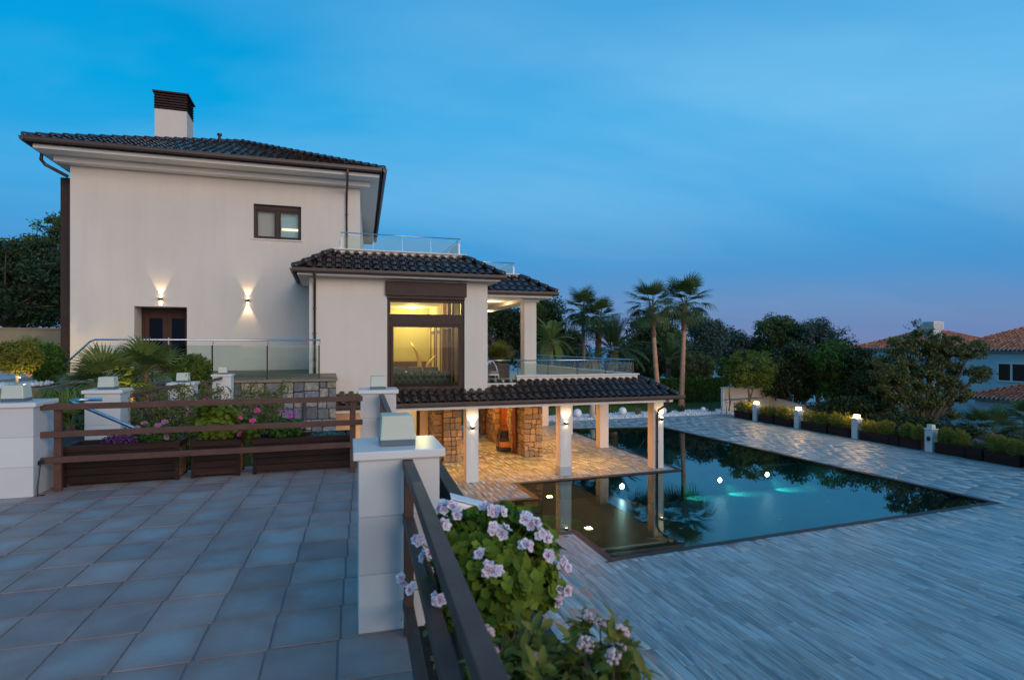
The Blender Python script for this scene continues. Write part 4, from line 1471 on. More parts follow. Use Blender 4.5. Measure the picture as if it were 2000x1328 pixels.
for (x, y, e, lab) in ((5.03, 20.4, 50, 'first black wall lamp on the porch column beside the stone pier'),
                       (8.73, 20.4, 50, 'black wall lamp on the middle front column of the pool porch'),
                       (12.95, 20.45, 40, 'black wall lamp beside the brown downpipe on the corner column of the pool porch')):
    wall_lamp((x, y, -1.40), lab, e_up=e, e_dn=26, up_size=88, dn_size=16)
downpipe([(12.96, GY - 0.04, -0.53), (12.96, GY + 0.0, -0.72), (12.75, 20.30, -1.0), (12.75, 20.39, -1.2), (12.75, 20.39, DK + 0.02)], villa, 0.042)
# square lamps let into the porch ceiling
for (x, y) in ((7.3, 22.3), (10.6, 22.3), (10.9, 27.6), (7.2, 27.4), (3.2, 22.6), (10.9, 32)):
    cl = wthing('ceiling_lamp', 'square lamp let into the pool porch ceiling', 'ceiling lamp', (x, y, -0.66), 'square lamps in the porch ceiling')
    MB().box(x - 0.17, x + 0.17, y - 0.17, y + 0.17, -0.652, -0.641).build('lamp_rim', 'white_plastic', cl)
    MB().box(x - 0.14, x + 0.14, y - 0.14, y + 0.14, -0.662, -0.653).build('diffuser', 'lamp_ceiling', cl)
    area('porch_light', (x, y, -0.68), (0, 0, 0), 0.26, 0.26, 130, (1.0, 0.37, 0.06))


def pier(x0, x1, y0, y1, faces, z1=-0.65):
    o = MB().box(x0, x1, y0, y1, DK, z1).build('stone_pier', 'mortar', villa)
    h = z1 - DK - 0.01
    if 'f' in faces:
        stones(o, (x0 - 0.03, y0, DK + 0.005), (1, 0, 0), (0, -1, 0), x1 - x0 + 0.06, h, 0.25)
    if 'l' in faces:
        stones(o, (x0, y1, DK + 0.005), (0, -1, 0), (-1, 0, 0), y1 - y0, h, 0.25)
    return o


def shutter(x, y0, y1, z1=-0.75):
    o = MB().box(x, x + 0.1, y0, y1, DK + 0.02, z1).build('wood_shutter', 'shutter_brown', villa)
    n = max(1, round((y1 - y0) / 0.13))
    for i in range(n):
        a = y0 + (y1 - y0) * i / n
        MB().box(x - 0.025, x - 0.001, a + 0.006, a + (y1 - y0) / n - 0.006, DK + 0.03, z1 - 0.01).build('board', 'red_wood', o)


pier(4.72, 5.46, 24.2, 25.0, 'f')
pier(4.40, 4.72, 24.75, 26.2, 'fl')
pier(8.40, 9.22, 24.3, 25.25, 'fl')
shutter(8.28, 25.26, 25.65)
pier(8.45, 9.2, 25.66, 27.0, 'l')
shutter(8.5, 27.01, 28.4)
pier(8.2, 9.2, 28.41, 30.0, 'fl')
shutter(8.45, 30.01, 31.3)
pier(8.3, 9.2, 31.31, 33.0, 'fl')
# house wall and lit room under the bay
m = MB()
wall_x(m, BX0 - 0.3, 4.39, 26.2, 26.45, DK, -0.65, [(1.2, 4.0, DK + 0.02, -0.85)])
m.build('lower_wall', 'plaster', villa)
lw = MB()
for a in (1.2, 2.5, 3.86):
    lw.box(a + .002, a + 0.138, 26.25, 26.4, DK + 0.02, -0.852)
lw.build('glass_door', 'brown_metal', villa)
MB().box(1.34, 3.86, 26.31, 26.32, DK + 0.02, -0.852).build('pane', 'pane', villa)
m = MB().box(0.9, 4.6, 30.4, 30.5, DK, -0.65).box(0.8, 0.899, 26.46, 30.5, DK, -0.65).box(4.6, 4.7, 26.46, 30.5, DK, -0.65)
m.build('lower_room', 'cream_cloth', villa)
point('room_light', (2.6, 28.2, -1.0), 130, (1.0, 0.62, 0.30), 0.2)
tb = wthing('dining_table', 'round table under a long cream cloth in the lit room behind the porch', 'table', (3.7, 27.6, DK))
MB().lathe([(0.62, 0.0), (0.56, 0.4), (0.55, 0.74), (0.5, 0.76)], (3.7, 27.7, DK), 24).build('tablecloth', 'cream_cloth', tb, True)
chs = wthing('metal_chair', 'thin-framed metal chair at the cloth-covered table in the lit room', 'chair', (4.25, 27.2, DK))
for xx in (4.1, 4.45):
    for yy in (27.0, 27.35):
        MB().tube([(xx, yy, DK), (xx, yy, DK + (0.45 if yy < 27.2 else 0.95))], 0.015, 6).build('leg', 'black_plastic', chs)
MB().box(4.08, 4.47, 26.98, 27.37, DK + 0.45, DK + 0.48).build('seat', 'black_plastic', chs)
MB().box(4.1, 4.45, 27.34, 27.36, DK + 0.75, DK + 0.95).build('backrest', 'black_plastic', chs)

# individual roof tiles: the 300 that show largest, the rest of each roof as one part
pool_t = []
for ri, (roof, mats) in enumerate(TILES):
    for q in mats:
        p = q.translation
        f = frame_x(p)
        pool_t.append((f[2] if in_frame(p) and q.col[0].xyz.normalized().x > 0.7 else 1e6, ri, q))
pool_t.sort(key=lambda a: a[0])
rest = {i: [] for i in range(len(TILES))}
for i, (dd, ri, q) in enumerate(pool_t):
    if i < 295 and dd < 1e5:
        link('roof_tile', RT, TILES[ri][0], mw=q)
    else:
        rest[ri].append(q)
for ri, mats in rest.items():
    if mats:
        stuff(link('roof_tiles', merged('roof_tiles', RT, mats, 'roof_tile'), TILES[ri][0]))

# stone landing left of the bay ------------------------------------
LZ = 0.66
ld = wthing('stone_landing', 'raised landing faced with rough grey and tan stone below the glass railing', 'wall', (-1, 17, DK))
MB().box(-8.6, 0.22, 17.08, 23.99, DK - 0.3, LZ - 0.07).build('core', 'mortar', ld)
MB().box(-8.62, 0.26, 17.0, 23.992, LZ - 0.069, LZ).build('coping', 'garden_wall', ld, bevel=0.008)
MB().box(-3.0, 0.24, 17.9, 17.98, LZ + 0.001, LZ + 0.09).build('skirting', 'garden_wall', ld)
stones(ld, (-2.75, 17.08, -1.55), (1, 0, 0), (0, -1, 0), 2.98, 2.13, 0.25, mat='stone_grey')
MB().box(-8.6, -2.76, 17.03, 17.079, DK, LZ - 0.08).build('facing', 'garden_wall', ld)
MB().tube([(-0.62, 16.98, DK), (-0.62, 16.98, 0.1)], 0.05, 10).build('drain_pipe', 'gutter_metal', ld, True)
for xx in (-1.92, -1.78):
    MB().box(xx, xx + 0.12, 17.0, 17.06, -0.35, -0.08).build('socket_box', 'sea_town', ld, bevel=0.008)
# railing along the landing
lrail = wthing('glass_railing', 'glass railing with bent steel handrail and dark posts on the stone landing', 'railing', (-3, 17.2, LZ))
RYL = 17.2
MB().tube([(-6.45, RYL, LZ - 0.2), (-6.45, RYL, 0.95), (-6.40, RYL, 1.03), (-5.78, RYL, 1.70), (-5.66, RYL, 1.755), (-0.2, RYL, 1.755)], 0.024, 10).build('handrail', 'steel', lrail, True)
posts = [-5.65, -4.38, -2.97, -1.6, -0.24]
for i, xx in enumerate(posts):
    mm = MB().box(xx - 0.022, xx + 0.022, RYL - 0.012, RYL + 0.012, LZ, 1.60)
    mm.tube([(xx, RYL, 1.60), (xx + 0.03, RYL, 1.68), (xx + 0.03, RYL, 1.74)], 0.008, 6)
    mm.build('post', 'dark_post', lrail)
    if i < 4:
        MB().box(xx + 0.03, posts[i + 1] - 0.03, RYL - 0.004, RYL + 0.004, LZ + 0.06, 1.61).build('glass_pane', 'rail_glass', lrail)
# ------------------------------------------------------------------ terrace posts, rails and planters


def stone_post(label, x, y, w, z0, h, lamp=True, rz=0.0, lit=False, blocks=3, lamp_label=None, cap=0.03):
    """cream stone post of stacked blocks with an overhanging cap; the lamp on it is a thing of its own"""
    t_ = thing('stone_post', label, 'post', (x, y, z0), rz)
    for k in range(blocks):
        a, b = h * k / blocks, h * (k + 1) / blocks
        link('block', MB().box(-w / 2, w / 2, -w / 2, w / 2, a + 0.0008, b - 0.0008).mesh('block', 'limestone'), t_, 0.003)
    MB().box(-w / 2 - cap, w / 2 + cap, -w / 2 - cap, w / 2 + cap, h, h + 0.048).build('cap', 'cap_stone', t_, bevel=0.006)
    if lamp_label:
        l = thing('post_lamp', lamp_label, 'lamp', (x, y, z0 + h + 0.049), rz)
        s_ = 0.102
        MB().box(-s_, s_, -s_, s_, 0, 0.032).build('lamp_base', 'lamp_base', l, bevel=0.003)
        MB().frustum(0, 0, 0.0325, 0.175, s_, s_, s_ * 0.9, s_ * 0.9).build('shade', 'lamp_box' if lit else 'frosted', l, bevel=0.006)
        if lit:
            point('post_light', (x, y, z0 + h + 0.42), 22, WARM, 0.1)
    return t_


NPX, NPY = 0.395, 3.505
stone_post('cream stone post with cap where the brown railing turns along the trough', NPX, NPY, 0.45, 0, 0.965, rz=R(-2),
           lamp_label='frosted square lamp on the stone post beside the white geranium')
stone_post('cream stone post at the far corner of the terrace next to the wooden planters', 0.65, 8.0, 0.46, 0, 0.965, rz=R(-3),
           lamp_label='frosted square lamp on the stone post in front of the bay window')
stone_post('cream stone post with a short cable at its foot beside the long planter', -3.22, 7.58, 0.50, 0, 0.95, rz=0,
           lamp_label='frosted square lamp on the stone post nearest the round topiary tree')
cable = wthing('power_cable', 'thin grey cable hanging in a loop down the side of the stone post', 'cable', (-2.94, 7.5, 0))
MB().tube([(-2.955, 7.42, 0.36), (-2.935, 7.40, 0.33), (-2.94, 7.38, 0.2), (-2.945, 7.36, 0.08), (-2.93, 7.33, 0.008), (-2.88, 7.36, 0.006)], 0.007, 6).build('cord', 'dark_post', cable, True)
MB().tube([(-2.97, 7.45, 0.33), (-2.93, 7.42, 0.36)], 0.022, 8).build('plug', 'black_plastic', cable)


def rail_run(label, p0, p1, zs, h=0.058, w=0.05, posts=(), z0=0.0, zp=None):
    t_ = wthing('brown_railing', label, 'railing', (p0[0], p0[1], z0))
    for z in zs:
        MB().bar((*p0, z), (*p1, z), w, h).build('rail', 'rail_brown', t_, bevel=0.004)
    for (x, y) in posts:
        MB().box(x - 0.025, x + 0.025, y - 0.026, y + 0.026, z0, (zp or max(zs)) - h / 2 - 0.001).build('post', 'rail_brown', t_, bevel=0.003)
    return t_


RLX = lambda y: 0.247 + 0.056 * y
rail_run('brown metal railing of three bars running past the white geranium', (RLX(-2.2), -2.2), (RLX(3.27), 3.27), (0.93, 0.63, 0.14), 0.055, 0.056, [(RLX(3.2) + .0, 3.2), (RLX(0.0), 0.0), (RLX(-2), -2)])
rail_run('brown metal railing of three bars between the two stone posts along the trough', (RLX(3.74), 3.74), (RLX(7.76), 7.76), (0.93, 0.63, 0.14), 0.055, 0.056, [(RLX(3.82), 3.82), (RLX(7.68), 7.68)])
rail_run('brown metal railing of three bars in front of the wooden planters', (-2.99, 7.5), (0.42, 7.52), (0.93, 0.63, 0.35), 0.066, 0.04, [])
for x in (-2.83, 0.30):
    o = MB().box(x - 0.035, x + 0.035, 7.525, 7.575, 0.0, 0.90).build('post', 'rail_brown', bpy.data.objects['brown_railing.002'], bevel=0.003)

# camera on the side of the post
cc = wthing('security_camera', 'white security camera on a bracket at the side of the stone post', 'camera', (0.64, 3.5, 0.57))
MB().box(0.624, 0.70, 3.42, 3.54, 0.55, 0.65).build('bracket', 'white_plastic', cc, bevel=0.015)
MB().tube([(0.69, 3.48, 0.605), (0.76, 3.475, 0.61)], 0.03, 10).build('arm', 'white_plastic', cc, True)
cb = link('housing', MB().box(-0.15, 0.15, -0.055, 0.055, -0.055, 0.045).mesh('housing', 'white_plastic'), cc, 0.018, (0.86, 3.46, 0.575), (0, R(17), R(-8)))
link('hood', MB().box(-0.165, 0.175, -0.062, 0.062, 0.046, 0.054).mesh('hood', 'white_plastic'), cc, 0.003, (0.86, 3.46, 0.58), (0, R(17), R(-8)))
link('lens_plate', MB().box(0.151, 0.156, -0.045, 0.045, -0.045, 0.04).mesh('lens_plate', 'black_plastic'), cc, 0.0, (0.86, 3.46, 0.575), (0, R(17), R(-8)))


def wood_planter(label, x0, x1, y0, y1, h):
    t_ = wthing('wooden_planter', label, 'planter', ((x0 + x1) / 2, (y0 + y1) / 2, 0))
    n = 4
    bh = (h - 0.10) / n
    for k in range(n):
        a = 0.03 + k * bh
        MB().box(x0 + 0.03, x1 - 0.03, y0, y0 + 0.022, a, a + bh - 0.006).build('board', 'planter_wood', t_, bevel=0.003)
        MB().box(x0 + 0.03, x1 - 0.03, y1 - 0.022, y1, a, a + bh - 0.006).build('board', 'planter_wood', t_)
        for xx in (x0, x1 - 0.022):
            MB().box(xx, xx + 0.022, y0 + 0.03, y1 - 0.03, a, a + bh - 0.006).build('board', 'planter_wood_lit', t_, bevel=0.003)
    for xx in (x0 - 0.008, x1 - 0.032):
        for yy in (y0 - 0.008, y1 - 0.032):
            MB().box(xx, xx + 0.04, yy, yy + 0.04, 0.0, h - 0.071).build('corner_post', 'planter_wood', t_)
    MB().box(x0 - 0.02, x1 + 0.02, y0 - 0.02, y0 + 0.05, h - 0.07, h).build('rim', 'planter_wood', t_, bevel=0.004)
    MB().box(x0 - 0.02, x1 + 0.02, y1 - 0.05, y1 + 0.02, h - 0.07, h).build('rim', 'planter_wood', t_, bevel=0.004)
    for xx in (x0 - 0.02, x1 - 0.05):
        MB().box(xx, xx + 0.07, y0 + 0.0505, y1 - 0.0505, h - 0.07, h).build('rim', 'planter_wood', t_, bevel=0.004)
    MB().box(x0 + 0.025, x1 - 0.025, y0 + 0.025, y1 - 0.025, 0.03, h - 0.05).build('soil', 'soil', t_)


wood_planter('long brown wooden planter with purple and lilac plants next to the cabled stone post', -2.86, -1.70, 7.72, 8.16, 0.46)
wood_planter('short brown wooden planter holding the tall pink geranium', -1.56, -1.04, 7.76, 8.16, 0.45)
wood_planter('long brown wooden planter with a purple geranium and small succulents', -0.88, 0.30, 7.78, 8.2, 0.44)


def disc_leaf(name, mat, r=0.03, lobes=5, cup=0.3, fold=0.15):
    """rounded, scalloped, slightly cupped leaf lying in local XY with its stalk at the origin"""
    m = MB()
    n = 14
    m.v.append((r * 0.25, 0, 0))
    for k in range(n):
        a = -math.pi * 0.90 + 2 * math.pi * 0.90 * k / (n - 1)
        rr = r * (1 + 0.10 * math.cos(a * lobes + 0.4)) * (1.0 if k % 2 else 0.93)
        x = r * 0.55 + rr * math.cos(a) * 0.95
        y = rr * math.sin(a)
        m.v.append((x, y, cup * ((x - r * .5) ** 2 + y * y) / r + fold * abs(y) * 0.5))
    m.f = [(0, k, k + 1) for k in range(1, n)]
    me = m.mesh(name, mat, True)
    return me


def long_leaf(name, mat, L=0.07, w=0.012, curve=0.25):
    m = MB()
    n = 5
    for k in range(n + 1):
        s_ = k / n
        ww = w * math.sin(math.pi * (0.08 + 0.88 * s_)) ** 0.8
        z = -curve * L * s_ * s_
        m.v += [(L * s_, -ww, z + ww * 0.35), (L * s_, 0, z), (L * s_, ww, z + ww * 0.35)]
    for k in range(n):
        b = 3 * k
        m.f += [(b, b + 1, b + 4, b + 3), (b + 1, b + 2, b + 5, b + 4)]
    return m.mesh(name, mat, True)


def orient(p, normal, spin, scale=1.0):
    z = Vector(normal).normalized()
    x = Vector((math.cos(spin), math.sin(spin), 0.05))
    x = (x - z * x.dot(z)).normalized()
    y = z.cross(x)
    return Matrix.Translation(p) @ Matrix((x, y, z)).transposed().to_4x4() @ Matrix.Scale(scale, 4)


def flower_meshes():
    """five-petalled geranium flower facing +Z and its dark blotches"""
    pet, mk = MB(), MB()
    r = 0.021
    for k in range(5):
        a = 2 * math.pi * k / 5
        c, s_ = math.cos(a), math.sin(a)
        R2 = lambda x, y, z: (x * c - y * s_, x * s_ + y * c, z)
        pts = [(0.003, 0, 0)] + [(r * 0.62 + r * 0.58 * math.cos(t), r * 0.55 * math.sin(t), 0.004 + 0.25 * (r * 0.6 + r * 0.5 * math.cos(t)) ** 2 / r + (0.002 if j % 2 else -0.001)) for j, t in enumerate([-2.4, -1.6, -0.8, 0, 0.8, 1.6, 2.4])]
        pet.add([R2(*q) for q in pts], [(0, j, j + 1) for j in range(1, 7)])
        if k in (0, 1, 4, 2):
            q = [(r * 0.28, 0), (r * 0.52, -r * 0.11), (r * 0.76, 0), (r * 0.52, r * 0.11)]
            mk.add([R2(x, y, 0.0075 + 0.25 * x * x / r) for x, y in q], [(0, 1, 2, 3)])
    mk.lathe([(0.0035, 0.004), (0.003, 0.009), (0.0012, 0.011)], (0, 0, 0), 6)
    return pet.mesh('petals', 'petal', True), mk.mesh('blotch', 'petal_mark')


PET, MARK = flower_meshes()


def flower_head(parent, c, normal, n=6, rad=0.03, pm=PET, mk=MARK, scale=1.0):
    """a bunch of small flowers on one stalk: petals joined as one part, its marks a sub-part"""
    nrm = Vector(normal).normalized()
    mats = []
    for k in range(n):
        d = Vector((rng.gauss(0, 1), rng.gauss(0, 1), rng.gauss(0, 1))).normalized()
        d = (d + nrm * 1.25).normalized()
        mats.append(orient(Vector(c) + d * rad - nrm * rad * 0.6, d, rng.uniform(0, 6.3), scale * rng.uniform(0.9, 1.2)))
    pm_ = MB()
    for q in mats:
        pm_.add([q @ v.co for v in pm.vertices], [tuple(f.vertices) for f in pm.polygons])
    o = link('flower_head', pm_.mesh('flower_head', pm.materials[0].name, True), parent)
    if mk:
        m2 = MB()
        for q in mats:
            m2.add([q @ v.co for v in mk.vertices], [tuple(f.vertices) for f in mk.polygons])
        link('blotch', m2.mesh('blotch', mk.materials[0].name), o)
    return o


# white geranium by the railing
ger = wthing('geranium', 'bushy geranium with white and pink flower heads spilling over the brown railing', 'flowering plant', (0.72, 2.4, -0.28))
GL = [disc_leaf('leaf', 'leaf_geranium', r, 5, cup, 0.2) for r, cup in ((0.023, 0.35), (0.027, 0.55), (0.019, 0.2))]
gc, gr = Vector((0.60, 2.27, 0.70)), Vector((0.31, 0.30, 0.235))


def ger_r(d):
    return 0.97 + 0.08 * math.sin(5 * d.x + 6 * d.z) + 0.08 * math.sin(7 * d.y + 4 * d.x + 2)


cnt = 0
while cnt < 300:
    d = Vector((rng.gauss(0, 1), rng.gauss(0, 1), rng.gauss(0, 1))).normalized()
    if d.z < -0.75:
        continue
    if d.y > 0.55 and rng.random() < 0.75:
        continue
    k = ger_r(d) * (rng.uniform(0.86, 1.03) if rng.random() < 0.8 else rng.uniform(0.6, 0.86))
    p = gc + Vector((d.x * gr.x, d.y * gr.y, d.z * gr.z)) * k
    if p.x < RLX(p.y) + 0.06:
        continue
    nn = (d * 0.8 + Vector((0, -0.15, 0.55)) + Vector((rng.gauss(0, .3), rng.gauss(0, .3), rng.gauss(0, .3)))).normalized()
    link('leaf', GL[cnt % 3], ger, mw=orient(p, nn, rng.uniform(0, 6.3), rng.uniform(0.75, 1.3)))
    cnt += 1
dense = []
for k in range(5200):
    d = Vector((rng.gauss(0, 1), rng.gauss(0, 1), rng.gauss(0, 1))).normalized()
    kk = ger_r(d) * rng.uniform(0.55, 1.0) * (1 + 0.04 * math.sin(17 * d.x) * math.sin(13 * d.z + 3) )
    p = gc + Vector((d.x * gr.x, d.y * gr.y, d.z * gr.z)) * kk
    if p.x < RLX(p.y) + 0.06:
        continue
    nn = (d * 0.7 + Vector((rng.gauss(0, .4), rng.gauss(0, .4), 0.5 + rng.gauss(0, .3)))).normalized()
    dense.append(orient(p, nn, rng.uniform(0, 6.3), rng.uniform(0.75, 1.25)))
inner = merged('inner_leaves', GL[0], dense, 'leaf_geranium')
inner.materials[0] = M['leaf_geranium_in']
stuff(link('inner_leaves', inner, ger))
dry = merged('dry_leaves', GL[2], [orient(gc + Vector((rng.gauss(0, .12), rng.gauss(0, .12), rng.uniform(-.32, -.12))), (rng.gauss(0, 1), rng.gauss(0, 1), .3), rng.uniform(0, 6), 0.8) for _ in range(90)], 'leaf_dry')
stuff(link('dry_leaves', dry, ger))
st = MB()
for k in range(26):
    a = rng.uniform(0, 6.28)
    q = gc + Vector((math.cos(a) * gr.x * .8, math.sin(a) * gr.y * .8, rng.uniform(-0.2, 0.5) * gr.z))
    st.tube([(0.70 + rng.uniform(-.05, .05), 2.36 + rng.uniform(-.05, .05), -0.285), ((0.66 + q.x) / 2, (2.35 + q.y) / 2, 0.3), q], [0.012, 0.008, 0.004], 5)
st.build('stem', 'trunk', ger)
# flower heads, placed over the crown as they stand in the photograph (metres)
heads = [(0.454, 2.215, 0.968), (0.429, 2.235, 0.961), (0.476, 2.157, 0.96), (0.577, 2.138, 0.974), (0.594, 2.127, 0.97), (0.628, 2.116, 0.964), (0.416, 2.144, 0.924), (0.582, 2.054, 0.927),
         (0.622, 2.037, 0.913), (0.734, 2.103, 0.93), (0.762, 2.093, 0.908), (0.78, 2.068, 0.875), (0.808, 2.081, 0.86), (0.699, 2.008, 0.862), (0.808, 2.042, 0.802), (0.904, 2.144, 0.725),
         (0.913, 2.124, 0.708), (0.524, 1.993, 0.85), (0.542, 1.968, 0.806), (0.568, 1.961, 0.798), (0.865, 2.088, 0.631), (0.89, 2.081, 0.642), (0.847, 2.076, 0.608), (0.323, 2.197, 0.859),
         (0.282, 2.299, 0.676), (0.302, 2.182, 0.676), (0.346, 2.107, 0.821), (0.379, 2.049, 0.694), (0.379, 2.091, 0.626)]
for h in heads:
    d = (Vector(h) - gc)
    nn = Vector((d.x / gr.x - 0.2, d.y / gr.y - 0.8, d.z / gr.z + 0.5))
    fh = flower_head(ger, h, nn, rng.choice((3, 4, 4, 5, 6)), rng.uniform(0.014, 0.021), scale=rng.uniform(0.68, 0.85))
    q = Vector(h)
    rt = gc + (q - gc) * 0.55
    MB().tube([rt, rt.lerp(q, 0.6) + Vector((0, 0, -0.015)), q - nn.normalized() * 0.012], [0.003, 0.0025, 0.002], 5).build('stalk', 'leaf_geranium_in', fh)

# second flowering shrub right in front of the camera
shr = wthing('flowering_shrub', 'leafy shrub with small pinkish white flower clusters at the near end of the trough', 'shrub', (0.66, 1.2, -0.28))
SL_ = [long_leaf('leaf', 'leaf_shrub', 0.052, 0.012, 0.5), long_leaf('leaf', 'leaf_shrub', 0.042, 0.014, 0.2)]
sprigs = []
for k in range(74):
    x = rng.uniform(0.36, 0.84)
    y = rng.uniform(0.98, 1.62)
    top = 0.79 - 0.10 * max(0, (x - 0.5)) - 0.05 * (y - 1.2) + rng.uniform(-0.16, 0.03)
    if x < RLX(y) + 0.06:
        continue
    sprigs.append((x, y, top))
sm = MB()
nl = 0
for (x, y, zt_) in sprigs:
    b = Vector((x * 0.6 + 0.27, y * 0.7 + 0.36, -0.282))
    t3 = Vector((x, y, zt_))
    sm.tube([b, (b + t3) / 2 + Vector((rng.uniform(-.05, .05), rng.uniform(-.05, .05), 0.02)), t3], [0.006, 0.004, 0.0025], 5)
    for j in range(6):
        if nl >= 300:
            break
        f = rng.uniform(-0.04, 0.16)
        p = t3.lerp((b + t3) / 2, f)
        a = rng.uniform(0, 6.28)
        el = rng.uniform(-0.2, 1.35)
        dirv = Vector((math.cos(a) * math.cos(el), math.sin(a) * math.cos(el), math.sin(el)))
        zax = (Vector((0, 0, 1)) - dirv * dirv.z).normalized()
        q = Matrix.Translation(p) @ Matrix((dirv, zax.cross(dirv), zax)).transposed().to_4x4() @ Matrix.Rotation(rng.uniform(-.9, .9), 4, 'X') @ Matrix.Scale(rng.uniform(0.7, 1.25), 4)
        link('leaf', SL_[j % 2], shr, mw=q)
        nl += 1
sm.build('stem', 'trunk', shr)
more = []
for (x, y, zt_) in sprigs:
    for j in range(60):
        f = rng.uniform(-0.05, 0.8) ** 1.0
        b = Vector((x * 0.6 + 0.27, y * 0.7 + 0.36, -0.282))
        p = Vector((x, y, zt_)).lerp((b + Vector((x, y, zt_))) / 2, f) + Vector((rng.gauss(0, .02), rng.gauss(0, .02), 0))
        a, el = rng.uniform(0, 6.28), rng.uniform(-0.4, 1.3)
        dirv = Vector((math.cos(a) * math.cos(el), math.sin(a) * math.cos(el), math.sin(el)))
        zax = (Vector((0, 0, 1)) - dirv * dirv.z).normalized()
        more.append(Matrix.Translation(p) @ Matrix((dirv, zax.cross(dirv), zax)).transposed().to_4x4() @ Matrix.Rotation(rng.uniform(-.9, .9), 4, 'X'))
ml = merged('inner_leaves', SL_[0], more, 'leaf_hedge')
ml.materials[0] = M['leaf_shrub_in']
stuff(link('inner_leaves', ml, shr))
BUD = MB().lathe([(0.001, -0.004), (0.006, 0.0), (0.0065, 0.004), (0.002, 0.009)], (0, 0, 0), 6).mesh('buds', 'bud', True)
for k, (x, y, zt_) in enumerate(sprigs):
    if k % 2 == 0:
        flower_head(shr, (x, y, zt_ + rng.uniform(0.012, .035)), (rng.gauss(0, .4), rng.gauss(-.3, .4), 1), 26, rng.uniform(0.012, 0.024), BUD, None, 0.8)

# small plants in the wooden planters
PINK = flower_meshes()[0]
PINK.materials[0] = M['flower_pink']
MAG = flower_meshes()[0]
MAG.materials[0] = M['flower_magenta']
LIL = flower_meshes()[0]
LIL.materials[0] = M['flower_lilac']


def pot_plant(name, label, c, r, h, nleaf, lm, heads, pm, leafmesh, lsize=1.0):
    t_ = wthing(name, label, 'plant', c)
    c = Vector(c)
    m = MB()
    for k in range(10):
        a = rng.uniform(0, 6.28)
        m.tube([c, c + Vector((math.cos(a) * r[0] * .4, math.sin(a) * r[1] * .4, h * .5)), c + Vector((math.cos(a) * r[0] * .7, math.sin(a) * r[1] * .7, h * rng.uniform(.6, .95)))], [0.006, 0.004, 0.002], 5)
    m.build('stem', 'trunk', t_)
    mats = []
    for k in range(nleaf):
        d = Vector((rng.gauss(0, 1), rng.gauss(0, 1), rng.gauss(0, 1))).normalized()
        s_ = rng.uniform(0.45, 1.0)
        p = c + Vector((d.x * r[0] * s_, d.y * r[1] * s_, h * (0.5 + 0.5 * d.z * s_)))
        mats.append(orient(p, d * .7 + Vector((rng.gauss(0, .3), rng.gauss(0, .3), .6)), rng.uniform(0, 6.3), lsize * rng.uniform(0.7, 1.2)))
    me = merged('foliage', leafmesh, mats, lm)
    link('foliage', me, t_)
    for hp in heads:
        flower_head(t_, Vector(hp), (0, -0.5, 1), 7, 0.028, pm, None, 1.0)
    return t_


GLI = disc_leaf('leaf', 'leaf_box', 0.032)
GLI2 = long_leaf('leaf', 'leaf_airy', 0.06, 0.006)
pot_plant('purple_sedum', 'low dark purple clump in the planter next to the cabled stone post', (-2.35, 7.92, 0.41), (0.22, 0.13), 0.14, 420, 'flower_purple', [], None, GLI, 0.6)
pot_plant('lilac_daisy', 'grey-green tuft with lilac flowers in the long planter', (-1.98, 7.94, 0.41), (0.27, 0.15), 0.24, 700, 'leaf_hedge', [(-2.1, 7.9, 0.66), (-1.95, 7.88, 0.64), (-1.9, 7.95, 0.67), (-2.03, 7.84, 0.56), (-1.85, 7.86, 0.50), (-2.16, 7.86, 0.62)], LIL, GLI2, 1.1)
pot_plant('pink_geranium', 'tall bright green geranium with a few pink flower heads in the short planter', (-1.33, 7.95, 0.40), (0.30, 0.18), 0.55, 620, 'leaf_geranium', [(-1.42, 7.85, 0.93), (-1.60, 7.85, 0.78), (-1.06, 7.9, 0.70), (-1.03, 7.84, 0.50)], PINK, GLI, 1.25)
pot_plant('side_geranium', 'trailing green geranium shoots with a pink flower at the gap between planters', (-0.98, 7.99, 0.40), (0.20, 0.12), 0.30, 260, 'leaf_geranium', [(-0.85, 7.9, 0.78), (-0.9, 7.86, 0.66)], PINK, GLI, 1.1)
pot_plant('purple_geranium', 'dark green geranium with purple flower heads in the planter by the far stone post', (-0.52, 7.97, 0.39), (0.24, 0.16), 0.28, 480, 'leaf_hedge', [(-0.55, 7.9, 0.75), (-0.42, 7.92, 0.74), (-0.47, 7.88, 0.70), (-0.30, 7.88, 0.56), (-0.28, 7.9, 0.60)], MAG, GLI, 1.0)
pot_plant('succulent', 'small blue-green succulents in the planter by the far stone post', (0.0, 7.97, 0.39), (0.26, 0.12), 0.07, 260, 'leaf_teal', [], None, GLI, 0.6)
tg = pot_plant('ground_cover', 'low blue-green ground cover in the trough under the geranium', (0.72, 1.9, -0.28), (0.28, 0.75), 0.16, 2600, 'leaf_teal', [], None, GLI, 0.5)
tg2 = pot_plant('ground_cover', 'low blue-green ground cover in the trough between the two stone posts', (0.88, 5.6, -0.28), (0.30, 1.9), 0.14, 2200, 'leaf_teal', [(1.28, 6.9, -0.06)], PINK, GLI, 0.6)

